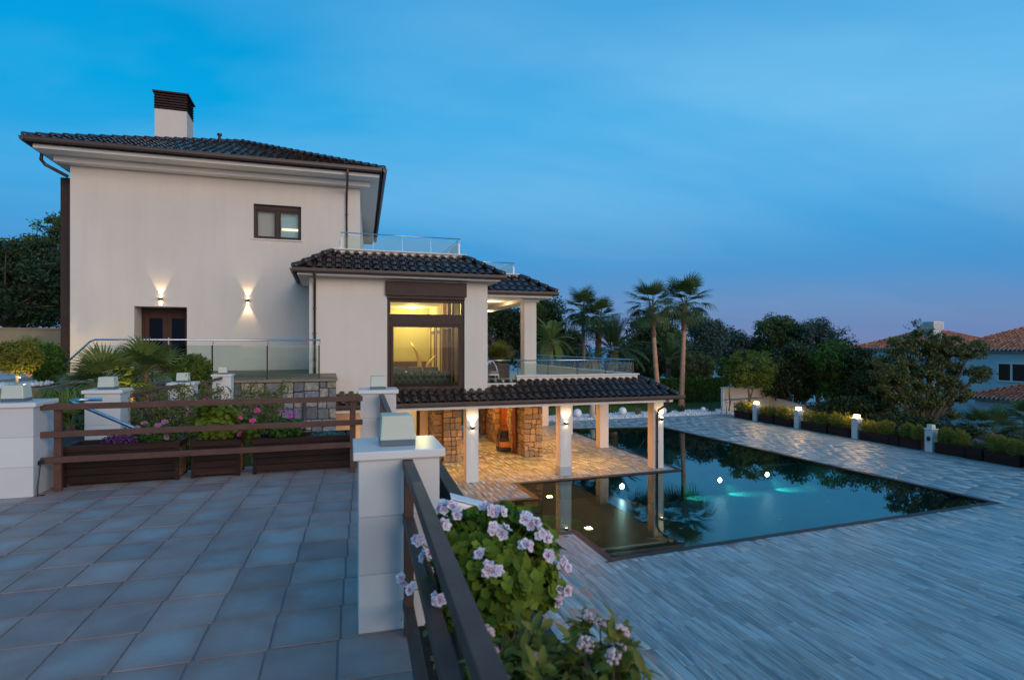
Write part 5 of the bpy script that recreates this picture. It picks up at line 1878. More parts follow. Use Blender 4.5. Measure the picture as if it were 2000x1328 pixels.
# posts and rail running back along the garden edge
stone_post('cream stone post behind the terrace beside the descending steel handrail', -3.0, 9.6, 0.43, -0.4, 1.33, rz=0, lamp_label='frosted square lamp on the post beside the descending steel handrail')
stone_post('cream stone post half hidden by the airy shrub in front of the box ball', -2.62, 12.3, 0.42, -0.4, 1.26, rz=0, lamp_label='frosted square lamp on the post half hidden by the airy shrub')
stone_post('small cream stone post next to the stone landing', -2.5, 15.9, 0.42, -0.4, 1.24, rz=0, lamp_label='frosted square lamp on the post next to the stone landing')
rail_run('brown metal railing climbing along the garden behind the airy shrub', (-2.78, 9.83), (-2.62, 12.07), (0.86, 0.5, 0.15), 0.06, 0.05, [(-2.7, 10.9)], -0.4)
rail_run('brown metal railing between the airy shrub and the stone landing', (-2.6, 12.53), (-2.5, 15.67), (0.80, 0.5, 0.15), 0.06, 0.05, [(-2.55, 14.1)], -0.4)
hr = wthing('steel_handrail', 'shiny steel handrail sloping down the steps behind the planters', 'handrail', (-3.0, 8.62, -0.3))
MB().tube([(-2.80, 8.75, 0.90), (-3.02, 8.70, 0.905), (-3.10, 8.62, 0.90), (-3.02, 8.6, 0.86), (-2.04, 8.6, 0.34), (-1.2, 8.6, -0.16)], 0.024, 10).build('rail', 'steel', hr, True)
MB().tube([(-2.5, 8.6, 0.55), (-2.5, 8.6, -0.75)], 0.018, 8).build('post', 'steel', hr)
MB().tube([(-1.5, 8.6, 0.0), (-1.5, 8.6, -1.6)], 0.018, 8).build('post', 'steel', hr)
st_ = MB()
for k in range(11):
    st_.box(-2.9 + k * 0.3, -2.9 + (k + 1) * 0.3, 8.45, 9.9, DK - 0.2, -0.16 - k * 0.3)
struct(st_.build('garden_steps', 'limestone'))
# ------------------------------------------------------------------ far side of the deck: planters, lamp posts, gravel bed
ordn = ['first', 'second', 'third', 'fourth', 'fifth', 'sixth', 'seventh', 'eighth', 'ninth', 'tenth', 'eleventh']


def deck_planter(label, y0, y1, x0=26.95, x1=27.5, h=0.5):
    t_ = wthing('deck_planter', label, 'planter', ((x0 + x1) / 2, (y0 + y1) / 2, DK), 'planter boxes along the deck edge')
    for k in range(3):
        a = 0.02 + k * (h - 0.08) / 3
        b = a + (h - 0.08) / 3 - 0.006
        MB().box(x0, x0 + 0.02, y0 + 0.02, y1 - 0.02, DK + a, DK + b).build('board', 'deck_planter', t_)
        MB().box(x0 + 0.021, x1 - 0.021, y0, y0 + 0.019, DK + a, DK + b).build('board', 'deck_planter', t_)
        MB().box(x1 - 0.02, x1, y0 + 0.02, y1 - 0.02, DK + a, DK + b).build('board', 'deck_planter', t_)
        MB().box(x0 + 0.021, x1 - 0.021, y1 - 0.019, y1, DK + a, DK + b).build('board', 'deck_planter', t_)
    m = MB().box(x0 - 0.015, x0 + 0.035, y0 - 0.012, y1 + 0.012, DK + h - 0.055, DK + h).box(x1 - 0.035, x1 + 0.015, y0 - 0.012, y1 + 0.012, DK + h - 0.055, DK + h)
    m.box(x0 + 0.036, x1 - 0.036, y0 - 0.012, y0 + 0.035, DK + h - 0.055, DK + h).box(x0 + 0.036, x1 - 0.036, y1 - 0.035, y1 + 0.012, DK + h - 0.055, DK + h)
    m.build('rim', 'deck_planter', t_)
    MB().box(x0 + 0.022, x1 - 0.022, y0 + 0.022, y1 - 0.022, DK + 0.03, DK + h - 0.06).build('soil', 'soil', t_)


PLS = [(31.75, 33.3), (29.65, 31.0), (28.12, 29.55), (25.55, 27.4), (24.08, 25.45), (21.75, 23.45), (20.2, 21.2), (18.1, 19.45), (16.0, 17.35), (14.2, 15.85)]
for i, (a, b) in enumerate(PLS):
    deck_planter('%s long dark brown planter box from the bent steel handrail along the deck edge' % ordn[i], a, b)
    sh = wthing('clipped_shrub', 'golden green clipped shrub growing in the %s long planter box from the steel handrail' % ordn[i], 'shrub', (27.22, (a + b) / 2, DK + 0.43), 'clipped shrubs in the deck planters')
    n = 2
    ell = []
    for k in range(n):
        yc = a + (b - a) * (k + 0.5) / n + rng.uniform(-.06, .06)
        ell.append((27.22, yc, DK + 0.74 + rng.uniform(-.05, .07), 0.36, (b - a) / n * 0.52, 0.40))
    C = clumps(ell, 240, 26, 0.055, 1.3, 0.55)
    C = C[C[:, 2] > DK + 0.44]
    leaves('foliage', C, 0.075, 'leaf_gold', sh, 0.32, 1.6)
    MB().tube([(27.22, (a + b) / 2, DK + 0.42), (27.2, (a + b) / 2, DK + 0.7)], [0.03, 0.02], 6).tube([(27.22, a + .4, DK + 0.42), (27.2, a + .42, DK + 0.7)], [0.03, 0.02], 6).build('stem', 'trunk', sh)
for i, (a, b, lab) in enumerate(((21.22, 21.72, 'short dark brown planter box with a small green plant between two long ones'), (17.4, 18.05, 'short dark brown planter box with lilac flowers past the unlit lamp post'))):
    deck_planter(lab, a, b, 26.9, 27.4, 0.54)
    sp_ = wthing('small_plant', ['small leafy green plant in the short planter box between two long ones', 'small plant with lilac flowers in the short planter past the unlit lamp post'][i], 'plant', (27.15, (a + b) / 2, DK + 0.48))
    C = clumps([(27.15, (a + b) / 2, DK + 0.62, 0.18, 0.2, 0.16)], 40, 14, 0.05)
    leaves('foliage', C, 0.07, 'leaf_box', sp_, 0.6)
    if i:
        for q in ((27.1, 17.65, DK + 0.82), (27.1, 17.8, DK + 0.84), (27.05, 17.5, DK + 0.80)):
            flower_head(sp_, q, (-1, 0, .6), 7, 0.05, LIL, None, 2.2)

YP = [31.35, 27.78, 23.76, 19.76]
for i, y in enumerate(YP):
    lit = i < 3
    lab = ['white lamp post next to the end planter by the bent steel handrail, lamp lit', 'white lamp post between the third and fourth planters, lamp lit', 'white lamp post between the fifth and sixth planters, lamp lit', 'white lamp post with a dark oval fitting and an unlit lamp'][i]
    ll = ['glowing lamp on the post nearest the bent steel handrail', 'glowing lamp on the post between the third and fourth planters', 'glowing lamp on the post between the fifth and sixth planters', 'unlit frosted lamp on the post with the dark oval fitting'][i]
    t_ = stone_post(lab, 27.16, y, 0.36, DK, 1.04, lamp_label=None)
    l = thing('post_lamp', ll, 'lamp', (27.16, y, DK + 1.089))
    MB().box(-0.13, 0.13, -0.13, 0.13, 0, 0.02).build('lamp_base', 'cap_stone', l)
    MB().frustum(0, 0, 0.0205, 0.19, 0.13, 0.13, 0.115, 0.115).build('shade', 'lamp_box' if lit else 'frosted', l, bevel=0.008)
    if lit:
        point('post_light', (27.16, y, DK + 1.42), 110, (1.0, 0.58, 0.20), 0.13)
ov = link('oval_fitting', MB().lathe([(0.05, 0), (0.075, 0.02), (0.075, 0.05), (0.04, 0.06)], (0, 0, 0), 16).mesh('oval_fitting', 'black_plastic', True), bpy.data.objects['stone_post.009'], 0, (-0.18, -0.02, 0.62), (0, R(-90), 0))
ov.scale = (1.5, 1, 1)
for i, (a, b) in enumerate(((31.54, 34.2), (27.97, 31.16), (23.95, 27.59), (19.95, 23.57), (13.9, 19.57))):
    t_ = wthing('deck_railing', ['thin dark railing behind the end planter by the bent steel handrail', 'thin dark railing behind the second and third deck planters', 'thin dark railing behind the fourth and fifth deck planters', 'thin dark railing behind the sixth and seventh deck planters', 'thin dark railing behind the planters past the unlit lamp post'][i], 'railing', (27.4, a, DK))
    for z in (0.9, 0.62, 0.34):
        MB().bar((27.62, a, DK + z), (27.62, b, DK + z), 0.04, 0.04).build('rail', 'rail_brown', t_)
    for k in range(3):
        yy = a + 0.05 + (b - a - 0.1) * k / 2
        MB().box(27.645, 27.685, yy - 0.02, yy + 0.02, DK - 0.3, DK + 0.93).build('post', 'rail_brown', t_)
# bent steel handrail by the steps
hs = wthing('steel_handrail', 'bent stainless steel handrail at the end of the planter row by the gravel bed', 'handrail', (27.3, 34.9, DK))
for yy in (34.75, 35.3):
    MB().tube([(27.45, yy, DK), (27.45, yy, DK + 0.92), (27.5, yy, DK + 0.99), (27.62, yy, DK + 1.02), (31.2, yy + 0.6, DK + 1.05)], 0.026, 8).build('rail', 'steel', hs, True)
for k in range(2):
    MB().tube([(29.3 + k * 1.6, 34.9 + k * .3, DK - 0.6), (29.3 + k * 1.6, 35.0 + k * .3, DK + 1.03)], 0.02, 8).build('post', 'steel', hs)
# garden walls
gw = wthing('garden_wall', 'tall plain plastered wall behind the round-headed tree at the deck corner', 'wall', (31, 36.6, DK))
MB().box(28.6, 32.9, 36.6, 36.85, DK - 2, -1.62).build('wall', 'white_trim', gw)
MB().box(28.55, 32.96, 36.55, 36.9, -1.619, -1.56).build('coping', 'cap_stone', gw)
MB().box(32.901, 33.2, 36.4, 36.95, DK - 2, -1.50).build('end_post', 'white_trim', gw)
gw2 = wthing('garden_wall', 'low plastered wall with a sloping light coping beyond the lit lamp posts', 'wall', (33.1, 34, DK))
MB().add([(33.0, 36.39, -6), (33.0, 31.5, -6), (33.0, 31.5, -3.05), (33.0, 36.39, -2.45), (33.25, 36.39, -6), (33.25, 31.5, -6), (33.25, 31.5, -3.05), (33.25, 36.39, -2.45)],
         [(0, 1, 2, 3), (5, 4, 7, 6), (3, 2, 6, 7), (1, 5, 6, 2), (4, 0, 3, 7)]).build('wall', 'white_trim', gw2)
MB().add([(32.95, 36.395, -2.449), (32.95, 31.45, -3.049), (33.3, 31.45, -3.049), (33.3, 36.395, -2.449), (32.95, 36.395, -2.40), (32.95, 31.45, -3.0), (33.3, 31.45, -3.0), (33.3, 36.395, -2.40)],
         [(0, 3, 2, 1), (4, 5, 6, 7), (0, 1, 5, 4), (1, 2, 6, 5), (2, 3, 7, 6), (3, 0, 4, 7)]).build('coping', 'cap_stone', gw2)

# white gravel bed, lawn, hedge
struct(MB().box(10, 30.5, 35.21, 37.8, DK - 0.4, DK + 0.01).build('gravel_bed', 'pebble'))
ico = bmesh.new()
bmesh.ops.create_icosphere(ico, subdivisions=1, radius=0.5)
pv = np.array([tuple(v.co) for v in ico.verts])
pf = np.array([[v.index for v in f.verts] for f in ico.faces])
ico.free()


def pebbles(name, n, box, size, mat, parent=None):
    c = np.stack([NP.uniform(box[0], box[1], n), NP.uniform(box[2], box[3], n), np.full(n, box[4]) + NP.uniform(0, size * .5, n)], 1)
    s = size * NP.uniform(0.5, 1.3, (n, 1, 1)) * NP.uniform(0.6, 1.2, (n, 1, 3))
    th = NP.uniform(0, 6.28, n)
    Rm = np.zeros((n, 3, 3))
    Rm[:, 0, 0] = np.cos(th)
    Rm[:, 0, 1] = -np.sin(th)
    Rm[:, 1, 0] = np.sin(th)
    Rm[:, 1, 1] = np.cos(th)
    Rm[:, 2, 2] = 1
    V = np.einsum('nij,nvj->nvi', Rm, pv[None] * s) + c[:, None]
    F = pf[None] + (np.arange(n) * len(pv))[:, None, None]
    return stuff(link(name, npmesh(name, V.reshape(-1, 3), F.reshape(-1, 3), mat, True), parent))


g = pebbles('gravel', 6500, (12, 30.3, 35.25, 37.7, DK + 0.01), 0.13, 'pebble')
tag(g, 'loose white pebbles of the gravel bed between deck and lawn', 'gravel')
struct(MB().box(4, 36, 37.8, 47, DK - 0.5, DK + 0.03).build('lawn', 'lawn_soil'))
n = 9000
C = np.stack([NP.uniform(12, 31, n), NP.uniform(37.8, 43, n), np.full(n, DK + 0.06)], 1)
g = leaves('grass', C, 0.12, 'leaf_grass', None, 0.15, 2.5)
stuff(g)
tag(g, 'short green lawn grass behind the white gravel bed', 'grass')
for i, (x, y, r, lab) in enumerate(((16.35, 36.2, 0.30, 'largest white globe lamp on the gravel bed seen past the porch columns'), (20.0, 36.5, 0.28, 'white globe lamp on the gravel beside the golden barrel cactus'),
                                    (23.2, 36.3, 0.23, 'white globe lamp on the gravel beside the dark low tufts'), (26.75, 36.5, 0.18, 'smallest white globe lamp on the gravel towards the steel handrail'))):
    o = thing('globe_lamp', lab, 'globe lamp', (x, y, DK))
    MB().lathe([(r * math.sin(math.pi * k / 14) + 0.002, r - r * math.cos(math.pi * k / 14) + 0.06) for k in range(15)], (0, 0, 0), 24).build('globe', 'white_plastic', o, True)
    MB().lathe([(r * 0.45, 0), (r * 0.45, 0.09), (r * 0.3, 0.1)], (0, 0, 0), 16).build('socket', 'black_plastic', o)
for (x, y, r, mt, lab) in ((21.2, 36.4, 0.22, 'leaf_palm_dry', 'round golden barrel cactus on the white gravel'), (23.9, 36.7, 0.2, 'leaf_blue', 'low dark tuft on the gravel beside a white globe lamp'),
                           (25.1, 36.9, 0.28, 'leaf_dark', 'spiky dark tuft on the gravel between two white globe lamps'), (27.4, 36.4, 0.24, 'leaf_blue', 'low dark tuft on the gravel near the steel handrail'),
                           (18.3, 36.8, 0.24, 'leaf_dark', 'dark tuft on the gravel behind the porch corner column')):
    o = wthing('gravel_plant', lab, 'plant', (x, y, DK))
    leaves('foliage', clumps([(x, y, DK + r, r, r, r)], 50, 14, 0.05), 0.11, mt, o, 0.3, 0.8)
    MB().lathe([(r * .5, 0), (r * .62, r * .7), (r * .3, r * 1.3)], (x, y, DK), 10).build('heart', mt, o)
gp = wthing('garden_post', 'pale round wooden post standing on the gravel behind the porch', 'post', (17.2, 35.6, DK))
MB().tube([(17.2, 35.6, DK), (17.22, 35.6, DK + 1.4), (17.2, 35.6, DK + 2.75)], [0.2, 0.17, 0.16], 14).build('shaft', 'pale_trunk', gp, True)
MB().lathe([(0.17, 2.751), (0.19, 2.78), (0.1, 2.84)], (17.2, 35.6, DK), 14).build('head', 'pale_trunk', gp)
hd = wthing('hedge', 'clipped dark green hedge behind the lawn and the tall palms', 'hedge', (24, 43, DK))
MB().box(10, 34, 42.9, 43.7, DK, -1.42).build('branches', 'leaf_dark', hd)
nn = 16000
C = np.stack([NP.uniform(10, 34.1, nn), 42.85 + NP.normal(0, .07, nn), NP.uniform(DK, -1.3, nn)], 1)
C2 = np.stack([NP.uniform(10, 34.1, 7000), NP.uniform(42.75, 43.8, 7000), -1.35 + NP.normal(0, .06, 7000)], 1)
leaves('foliage', np.concatenate([C, C2]), 0.17, 'leaf_hedge', hd, 0.6)

# orange cleaning machine under the porch
cm = wthing('cleaning_machine', 'orange and black wheeled cleaning machine with an upright handle under the porch', 'machine', (7.95, 26.1, DK))
cx_, cy_ = 7.95, 26.0
MB().box(cx_ - 0.28, cx_ + 0.28, cy_ - 0.3, cy_ + 0.25, DK + 0.08, DK + 0.2).build('chassis', 'black_plastic', cm, bevel=0.03)
MB().frustum(cx_, cy_, DK + 0.201, DK + 0.48, 0.25, 0.22, 0.20, 0.16).build('body', 'orange_plastic', cm, bevel=0.04)
MB().frustum(cx_, cy_ + 0.02, DK + 0.481, DK + 0.66, 0.22, 0.16, 0.2, 0.14).build('tank', 'black_plastic', cm, bevel=0.03)
MB().box(cx_ - 0.12, cx_ + 0.12, cy_ - 0.14, cy_ - 0.10, DK + 0.66, DK + 0.9).build('panel', 'dark_post', cm, bevel=0.01)
MB().box(cx_ - 0.2, cx_ + 0.2, cy_ - 0.05, cy_ + 0.08, DK + 0.661, DK + 0.98).build('hose_reel', 'black_plastic', cm, bevel=0.04)
MB().tube([(cx_ - 0.25, cy_ + 0.15, DK + 0.2), (cx_ - 0.25, cy_ + 0.15, DK + 0.95), (cx_ - 0.17, cy_ + 0.13, DK + 1.2), (cx_ + 0.17, cy_ + 0.13, DK + 1.2), (cx_ + 0.25, cy_ + 0.15, DK + 0.95), (cx_ + 0.25, cy_ + 0.15, DK + 0.2)], 0.022, 8).build('handle', 'black_plastic', cm, True)
MB().tube([(cx_ - 0.25, cy_, DK + 1.0), (cx_ - 0.36, cy_ - .08, DK + 0.7), (cx_ - 0.4, cy_ - 0.1, DK + 0.3), (cx_ - 0.36, cy_ - 0.1, DK + 0.12)], 0.02, 8).build('hose', 'black_plastic', cm, True)
for xx in (cx_ - 0.3, cx_ + 0.26):
    w_ = MB().tube([(xx, cy_ + 0.15, DK + 0.11), (xx + 0.05, cy_ + 0.15, DK + 0.11)], 0.11, 16).build('wheel', 'black_plastic', cm)
    MB().tube([(xx - 0.003, cy_ + 0.15, DK + 0.11), (xx + 0.053, cy_ + 0.15, DK + 0.11)], 0.05, 12).build('hub', 'orange_plastic', w_)
# ------------------------------------------------------------------ palms


def fan_frond_mesh(name, mat, pet=0.8, blade=0.85, n=22, spread=1.35, droop=0.35):
    m = MB()
    m.tube([(0, 0, 0), (pet * 0.5, 0, 0.03), (pet, 0, 0)], [0.022, 0.015, 0.010], 5)
    for k in range(n):
        a = -spread + 2 * spread * k / (n - 1)
        L = blade * (1 - 0.22 * abs(a) / spread) * rng.uniform(0.92, 1.05)
        ca, sa = math.cos(a), math.sin(a)
        w = 0.034
        fold = 0.02
        pts = []
        for s_, ww, dz in ((0.0, 0.006, 0), (0.45, w, 0.03), (0.75, w * 0.6, -0.12 * droop), (1.0, 0.004, -0.55 * droop)):
            r = L * s_
            z = dz * L + (fold if k % 2 else -fold) * min(1, s_ * 2)
            pts.append(((pet + ca * r - sa * ww, sa * r + ca * ww, z), (pet + ca * r + sa * ww, sa * r - ca * ww, z)))
        b = len(m.v)
        for p, q in pts:
            m.v += [p, q]
        for i in range(3):
            m.f.append((b + 2 * i, b + 2 * i + 1, b + 2 * i + 3, b + 2 * i + 2))
    return m.mesh(name, mat)


def feather_frond_mesh(name, mat, L=2.4, droop=0.9, n=30, leaf=0.42):
    m = MB()
    P = lambda s_: Vector((L * s_ * (1 - 0.12 * s_ * droop), 0, L * (0.25 * s_ - 0.55 * droop * s_ * s_)))
    m.tube([P(k / 7) for k in range(8)], [0.03 * (1 - 0.85 * k / 7) for k in range(8)], 5)
    for k in range(n):
        s_ = 0.12 + 0.87 * k / (n - 1)
        p = P(s_)
        d = (P(min(1, s_ + 0.02)) - P(s_ - 0.02)).normalized()
        ll = leaf * math.sin(math.pi * (0.15 + 0.75 * s_)) ** 0.7
        for sg in (-1, 1):
            out = (Vector((0, sg, 0)) + d * 0.75 + Vector((0, 0, 0.25))).normalized()
            q = p + out * ll * 0.6
            t_ = p + out * ll + Vector((0, 0, -0.12 * ll))
            w = d * 0.022
            m.add([p - w * .6, p + w * .6, q + w, q - w], [(0, 1, 2, 3)])
            m.add([q - w, q + w, t_ + w * .15, t_ - w * .15], [(0, 1, 2, 3)])
    return m.mesh(name, mat)


def set_frond(me, parent, c, az, el, sc, roll=0.0):
    mw = Matrix.Translation(c) @ Matrix.Rotation(az, 4, 'Z') @ Matrix.Rotation(-el, 4, 'Y') @ Matrix.Rotation(roll, 4, 'X') @ Matrix.Scale(sc, 4)
    link('frond', me, parent, mw=mw)


FF = [fan_frond_mesh('frond', 'leaf_palm', 0.75, 1.0, 22, 1.3, dr) for dr in (0.35, 0.8)]
FFL = [fan_frond_mesh('frond', 'leaf_palm_light', 0.6, 0.8, 22, 1.45, dr) for dr in (0.15, 0.35)]
FD = fan_frond_mesh('frond', 'leaf_palm_dry', 0.5, 0.8, 14, 0.9, 1.0)
FE = [feather_frond_mesh('frond', 'leaf_palm', 2.4, dr) for dr in (0.5, 0.95)]
FEL = [feather_frond_mesh('frond', 'leaf_palm_light', 2.0, dr, 26, 0.5) for dr in (0.8, 1.3)]


def palm(name, label, base, top, r0, r1, fronds, n, sc, skirt=0, boot=0.9, elr=(-0.9, 1.35), group=None):
    t_ = wthing(name, label, 'palm tree', base, group)
    b, c = Vector(base), Vector(top)
    mid = (b + c) / 2 + Vector(((c.x - b.x) * 0.12, 0, 0))
    m = MB()
    pts, rad = [], []
    N = 26
    for k in range(N + 1):
        s_ = k / N
        p = b * (1 - s_) ** 2 + mid * 2 * s_ * (1 - s_) + c * s_ * s_
        pts.append(p)
        rad.append((r0 * (1 - s_) + r1 * s_) * (1 + (0.25 * (1 - s_ * 8) if s_ < 0.125 else 0)) * (1.05 if k % 2 else 0.97))
    m.tube(pts, rad, 12)
    m.build('trunk', 'palm_trunk', t_, True)
    if boot:
        m = MB()
        k0 = int(N * (1 - boot / max(0.5, (c - b).length)))
        m.tube([pts[k] for k in range(max(0, k0), N + 1)], [rad[k] * (1.2 if k % 2 else 1.0) + 0.02 for k in range(max(0, k0), N + 1)], 12)
        m.build('crown_shaft', 'palm_boot', t_)
    for k in range(n):
        s_ = (k + 0.5) / n
        el = elr[1] + (elr[0] - elr[1]) * s_ + rng.uniform(-.12, .12)
        az = k * 2.39996 + rng.uniform(-.2, .2)
        off = Vector((math.cos(az), math.sin(az), 0.2 + math.sin(el))) * (r1 * 0.8)
        set_frond(fronds[0 if el > 0.1 else -1], t_, c + off, az, el, sc * rng.uniform(0.85, 1.1), rng.uniform(-.25, .25))
    for k in range(skirt):
        az = rng.uniform(0, 6.28)
        set_frond(FD, t_, c + Vector((math.cos(az) * r1, math.sin(az) * r1, -0.1)), az, rng.uniform(-1.45, -1.1), sc * 0.8)
    return t_


palm('fan_palm', 'tallest fan palm with a clean reddish trunk rising from the lawn', (26.95, 39.6, DK), (27.25, 39.6, 5.0), 0.22, 0.15, FF, 30, 1.4, 5, 2.0)
palm('fan_palm', 'tall fan palm leaning towards the tallest one, with drooping side fronds', (24.75, 39.3, DK), (24.2, 39.5, 4.75), 0.21, 0.145, FF, 26, 1.32, 6, 2.2)
palm('fan_palm', 'slim fan palm with a thin red-brown trunk behind the balcony railing', (23.9, 51.1, -4), (23.7, 51.2, 5.0), 0.2, 0.14, FF, 28, 1.45, 6, 1.2)
palm('fan_palm', 'stout fan palm with a rough dark trunk right next to the slim one', (24.1, 48.9, -4), (24.3, 48.9, 4.0), 0.28, 0.24, FF, 28, 1.35, 8, 4.0)
palm('date_palm', 'date palm with upright feathery fronds and a swollen brown head of trunk', (23.7, 44.9, DK), (23.7, 44.9, 1.2), 0.30, 0.36, FE, 44, 1.25, 0, 1.8, (-0.45, 1.45))
palm('queen_palm', 'drooping light green feather palm with a pale trunk beyond the loggia column', (17.8, 44.7, DK), (17.7, 44.7, 1.9), 0.26, 0.2, FEL, 30, 1.15, 0, 0.8, (-0.9, 1.3))
palm('date_palm', 'low feathery palm between the two tallest fan palms and the hedge', (30.6, 47.0, -3.6), (30.6, 47.0, 0.4), 0.25, 0.25, FE, 30, 1.1, 0, 0.8, (-0.7, 1.3))
palm('date_palm', 'feathery young palm in the shade behind the slim fan palm', (21.6, 52.0, -4), (21.6, 52, 0.6), 0.2, 0.2, FE, 26, 1.1, 0, 0.5, (-0.7, 1.3))
palm('fan_palm', 'low bushy fan palm in front of the neighbouring white house', (32.9, 20.9, -6.0), (32.9, 20.9, -2.95), 0.2, 0.2, FF, 34, 0.9, 0, 0.4, (-0.8, 1.3))
palm('fan_palm', 'dark spiky fan palm at the corner of the neighbouring white house', (35.9, 20.8, -6.5), (35.9, 20.8, -2.8), 0.2, 0.2, FF, 34, 0.95, 0, 0.4, (-0.8, 1.3))

# ------------------------------------------------------------------ trees


def tree(name, label, base, ells, nclump, per, spread, lsize, mat, tr=0.16, limbs=True, tm='trunk', aspect=0.45, flat=0.7, group=None, shell=0.6, up=0.0):
    t_ = wthing(name, label, 'tree', base, group)
    b = Vector(base)
    m = MB()
    ec = [Vector(e[:3]) for e in ells]
    fork = b.lerp(sum(ec, Vector()) / len(ec), 0.42)
    m.tube([b, b.lerp(fork, 0.5) + Vector((rng.uniform(-.1, .1), rng.uniform(-.1, .1), 0)), fork], [tr * 1.25, tr, tr * 0.85], 8)
    for e, c in zip(ells, ec):
        mid = fork.lerp(c, 0.5) + Vector((rng.uniform(-.2, .2), rng.uniform(-.2, .2), -0.05 * e[5]))
        m.tube([fork, mid, c], [tr * 0.6, tr * 0.42, tr * 0.22], 6)
        for k in range(5):
            d = Vector((rng.gauss(0, 1), rng.gauss(0, 1), rng.gauss(0.2, .8))).normalized()
            q = c + Vector((d.x * e[3], d.y * e[4], d.z * e[5])) * 0.85
            m.tube([mid.lerp(c, rng.uniform(.2, 1)), (c + q) / 2 + Vector((0, 0, -.05 * e[5])), q], [tr * 0.25, tr * 0.15, tr * 0.05], 5)
    m.build('trunk', tm, t_)
    leaves('crown', clumps(ells, nclump, per, spread, flat, shell), lsize, mat, t_, aspect, up)
    return t_


def blob(c, r, n, k=0.62, zk=0.7):
    """overlapping lobes of an uneven crown round c with overall half sizes r"""
    out = [(c[0], c[1], c[2], r[0] * 0.7, r[1] * 0.7, r[2] * 0.75)]
    for i in range(n):
        a = rng.uniform(0, 6.28)
        e = rng.uniform(-0.7, 1.1)
        d = (math.cos(a) * math.cos(e), math.sin(a) * math.cos(e), math.sin(e))
        s_ = rng.uniform(0.30, 0.52)
        out.append((c[0] + d[0] * r[0] * k, c[1] + d[1] * r[1] * k, c[2] + d[2] * r[2] * k, r[0] * s_, r[1] * s_, r[2] * s_ * zk * 1.2))
    return out


TR = [
    ('pine_tree', 'broad dark pine seen behind the loggia column', (16.6, 58, -4.5), (16.6, 57.4, 2.3), (4.4, 3.5, 4.6), 11, 'leaf_dark', 0.35),
    ('pine_tree', 'tall pine crown rising just right of the loggia roof', (20.8, 55, -4.5), (20.6, 54.5, 3.6), (2.6, 2.6, 3.6), 10, 'leaf_pine', 0.3),
    ('pine_tree', 'pine behind the slim fan palm and the balcony railing', (26.5, 61, -5), (26.0, 61, 1.2), (4.0, 3, 3.0), 9, 'leaf_dark', 0.3),
    ('pine_tree', 'large rounded pine crown behind the tallest fan palm', (33.4, 54, -4.5), (33.2, 53.5, 2.0), (3.6, 3, 3.6), 11, 'leaf_pine', 0.3),
    ('pine_tree', 'dark bushy tree behind the leaning fan palm and hedge', (28.3, 50, -4), (28.4, 49.7, -0.4), (3.0, 2.5, 2.8), 10, 'leaf_dark', 0.25),
    ('pine_tree', 'slender blue-green pine between the tall palms and the round-headed trees', (41.8, 56, -5), (41.6, 55.9, 1.9), (2.9, 2.4, 3.2), 10, 'leaf_blue', 0.28),
    ('pine_tree', 'left pine of the clump with ragged top against the evening sky', (48.6, 60, -6), (48.6, 59.7, 1.0), (3.0, 2.8, 3.4), 11, 'leaf_blue', 0.28),
    ('pine_tree', 'middle and highest pine of the clump against the evening sky', (52.0, 57, -6), (52.0, 57, 2.4), (3.4, 2.8, 3.6), 12, 'leaf_pine', 0.3),
    ('pine_tree', 'right pine of the clump with a flat uneven top', (55.2, 53.6, -6.5), (55.2, 53.5, 1.7), (3.7, 2.8, 3.4), 12, 'leaf_blue', 0.3),
    ('pine_tree', 'dark pine closing the gap behind the date palm', (24.5, 58, -5), (24.3, 57.5, -0.5), (4.2, 3, 2.6), 9, 'leaf_dark', 0.3),
    ('pine_tree', 'dark pine low behind the feathery palm and umbrella tree', (37.0, 54, -5), (37.0, 54, -0.6), (3.4, 3, 2.4), 9, 'leaf_dark', 0.3),
    ('pine_tree', 'dark tree filling the space behind the round-headed tree', (40.5, 47, -5), (40.5, 47, -1.2), (3.6, 3, 2.4), 9, 'leaf_dark', 0.3),
    ('pine_tree', 'broad dark tree below the pine clump beyond the garden wall', (44.5, 45, -6), (44.5, 45, -1.4), (3.6, 3, 2.6), 9, 'leaf_hedge', 0.3),
    ('pine_tree', 'dark tree closing the gap between the pine clump and the neighbouring roof', (52.5, 47.5, -6.5), (52.5, 47.5, -0.4), (3.4, 3, 2.6), 9, 'leaf_dark', 0.3),
]
for (nm, lab, base, c, r, k, mt, trr) in TR:
    tree(nm, lab, base, blob(c, r, k), 260, 64, 0.36, 0.30, mt, trr, aspect=0.42, shell=0.45)

# round-headed garden trees
tree('umbrella_tree', 'dark flat-domed tree with several pale forked stems behind the hedge', (31.6, 44.5, DK), [(31.6, 44.5, -0.1, 1.95, 1.8, 1.25), (30.9, 44.5, -0.35, 1.2, 1.1, 0.9), (32.5, 44.4, -0.4, 1.2, 1.1, 0.9)], 190, 55, 0.17, 0.16, 'leaf_olive', 0.13, tm='pale_trunk')
tree('round_tree', 'round-headed green tree clipped into a ball beside the garden wall', (29.5, 34.8, DK - 0.5), [(29.4, 34.7, -0.15, 1.95, 1.8, 1.5), (28.7, 34.7, -0.5, 1.1, 1.0, 0.9), (30.2, 34.7, -0.6, 1.2, 1.0, 0.95)], 260, 60, 0.15, 0.15, 'leaf_box', 0.11)
tree('round_tree', 'thin-stemmed tree merging into the ball-shaped one at the tall garden wall', (28.8, 36.2, DK), [(28.9, 36.2, -0.2, 1.0, 0.9, 0.9)], 60, 50, 0.15, 0.15, 'leaf_box', 0.07)
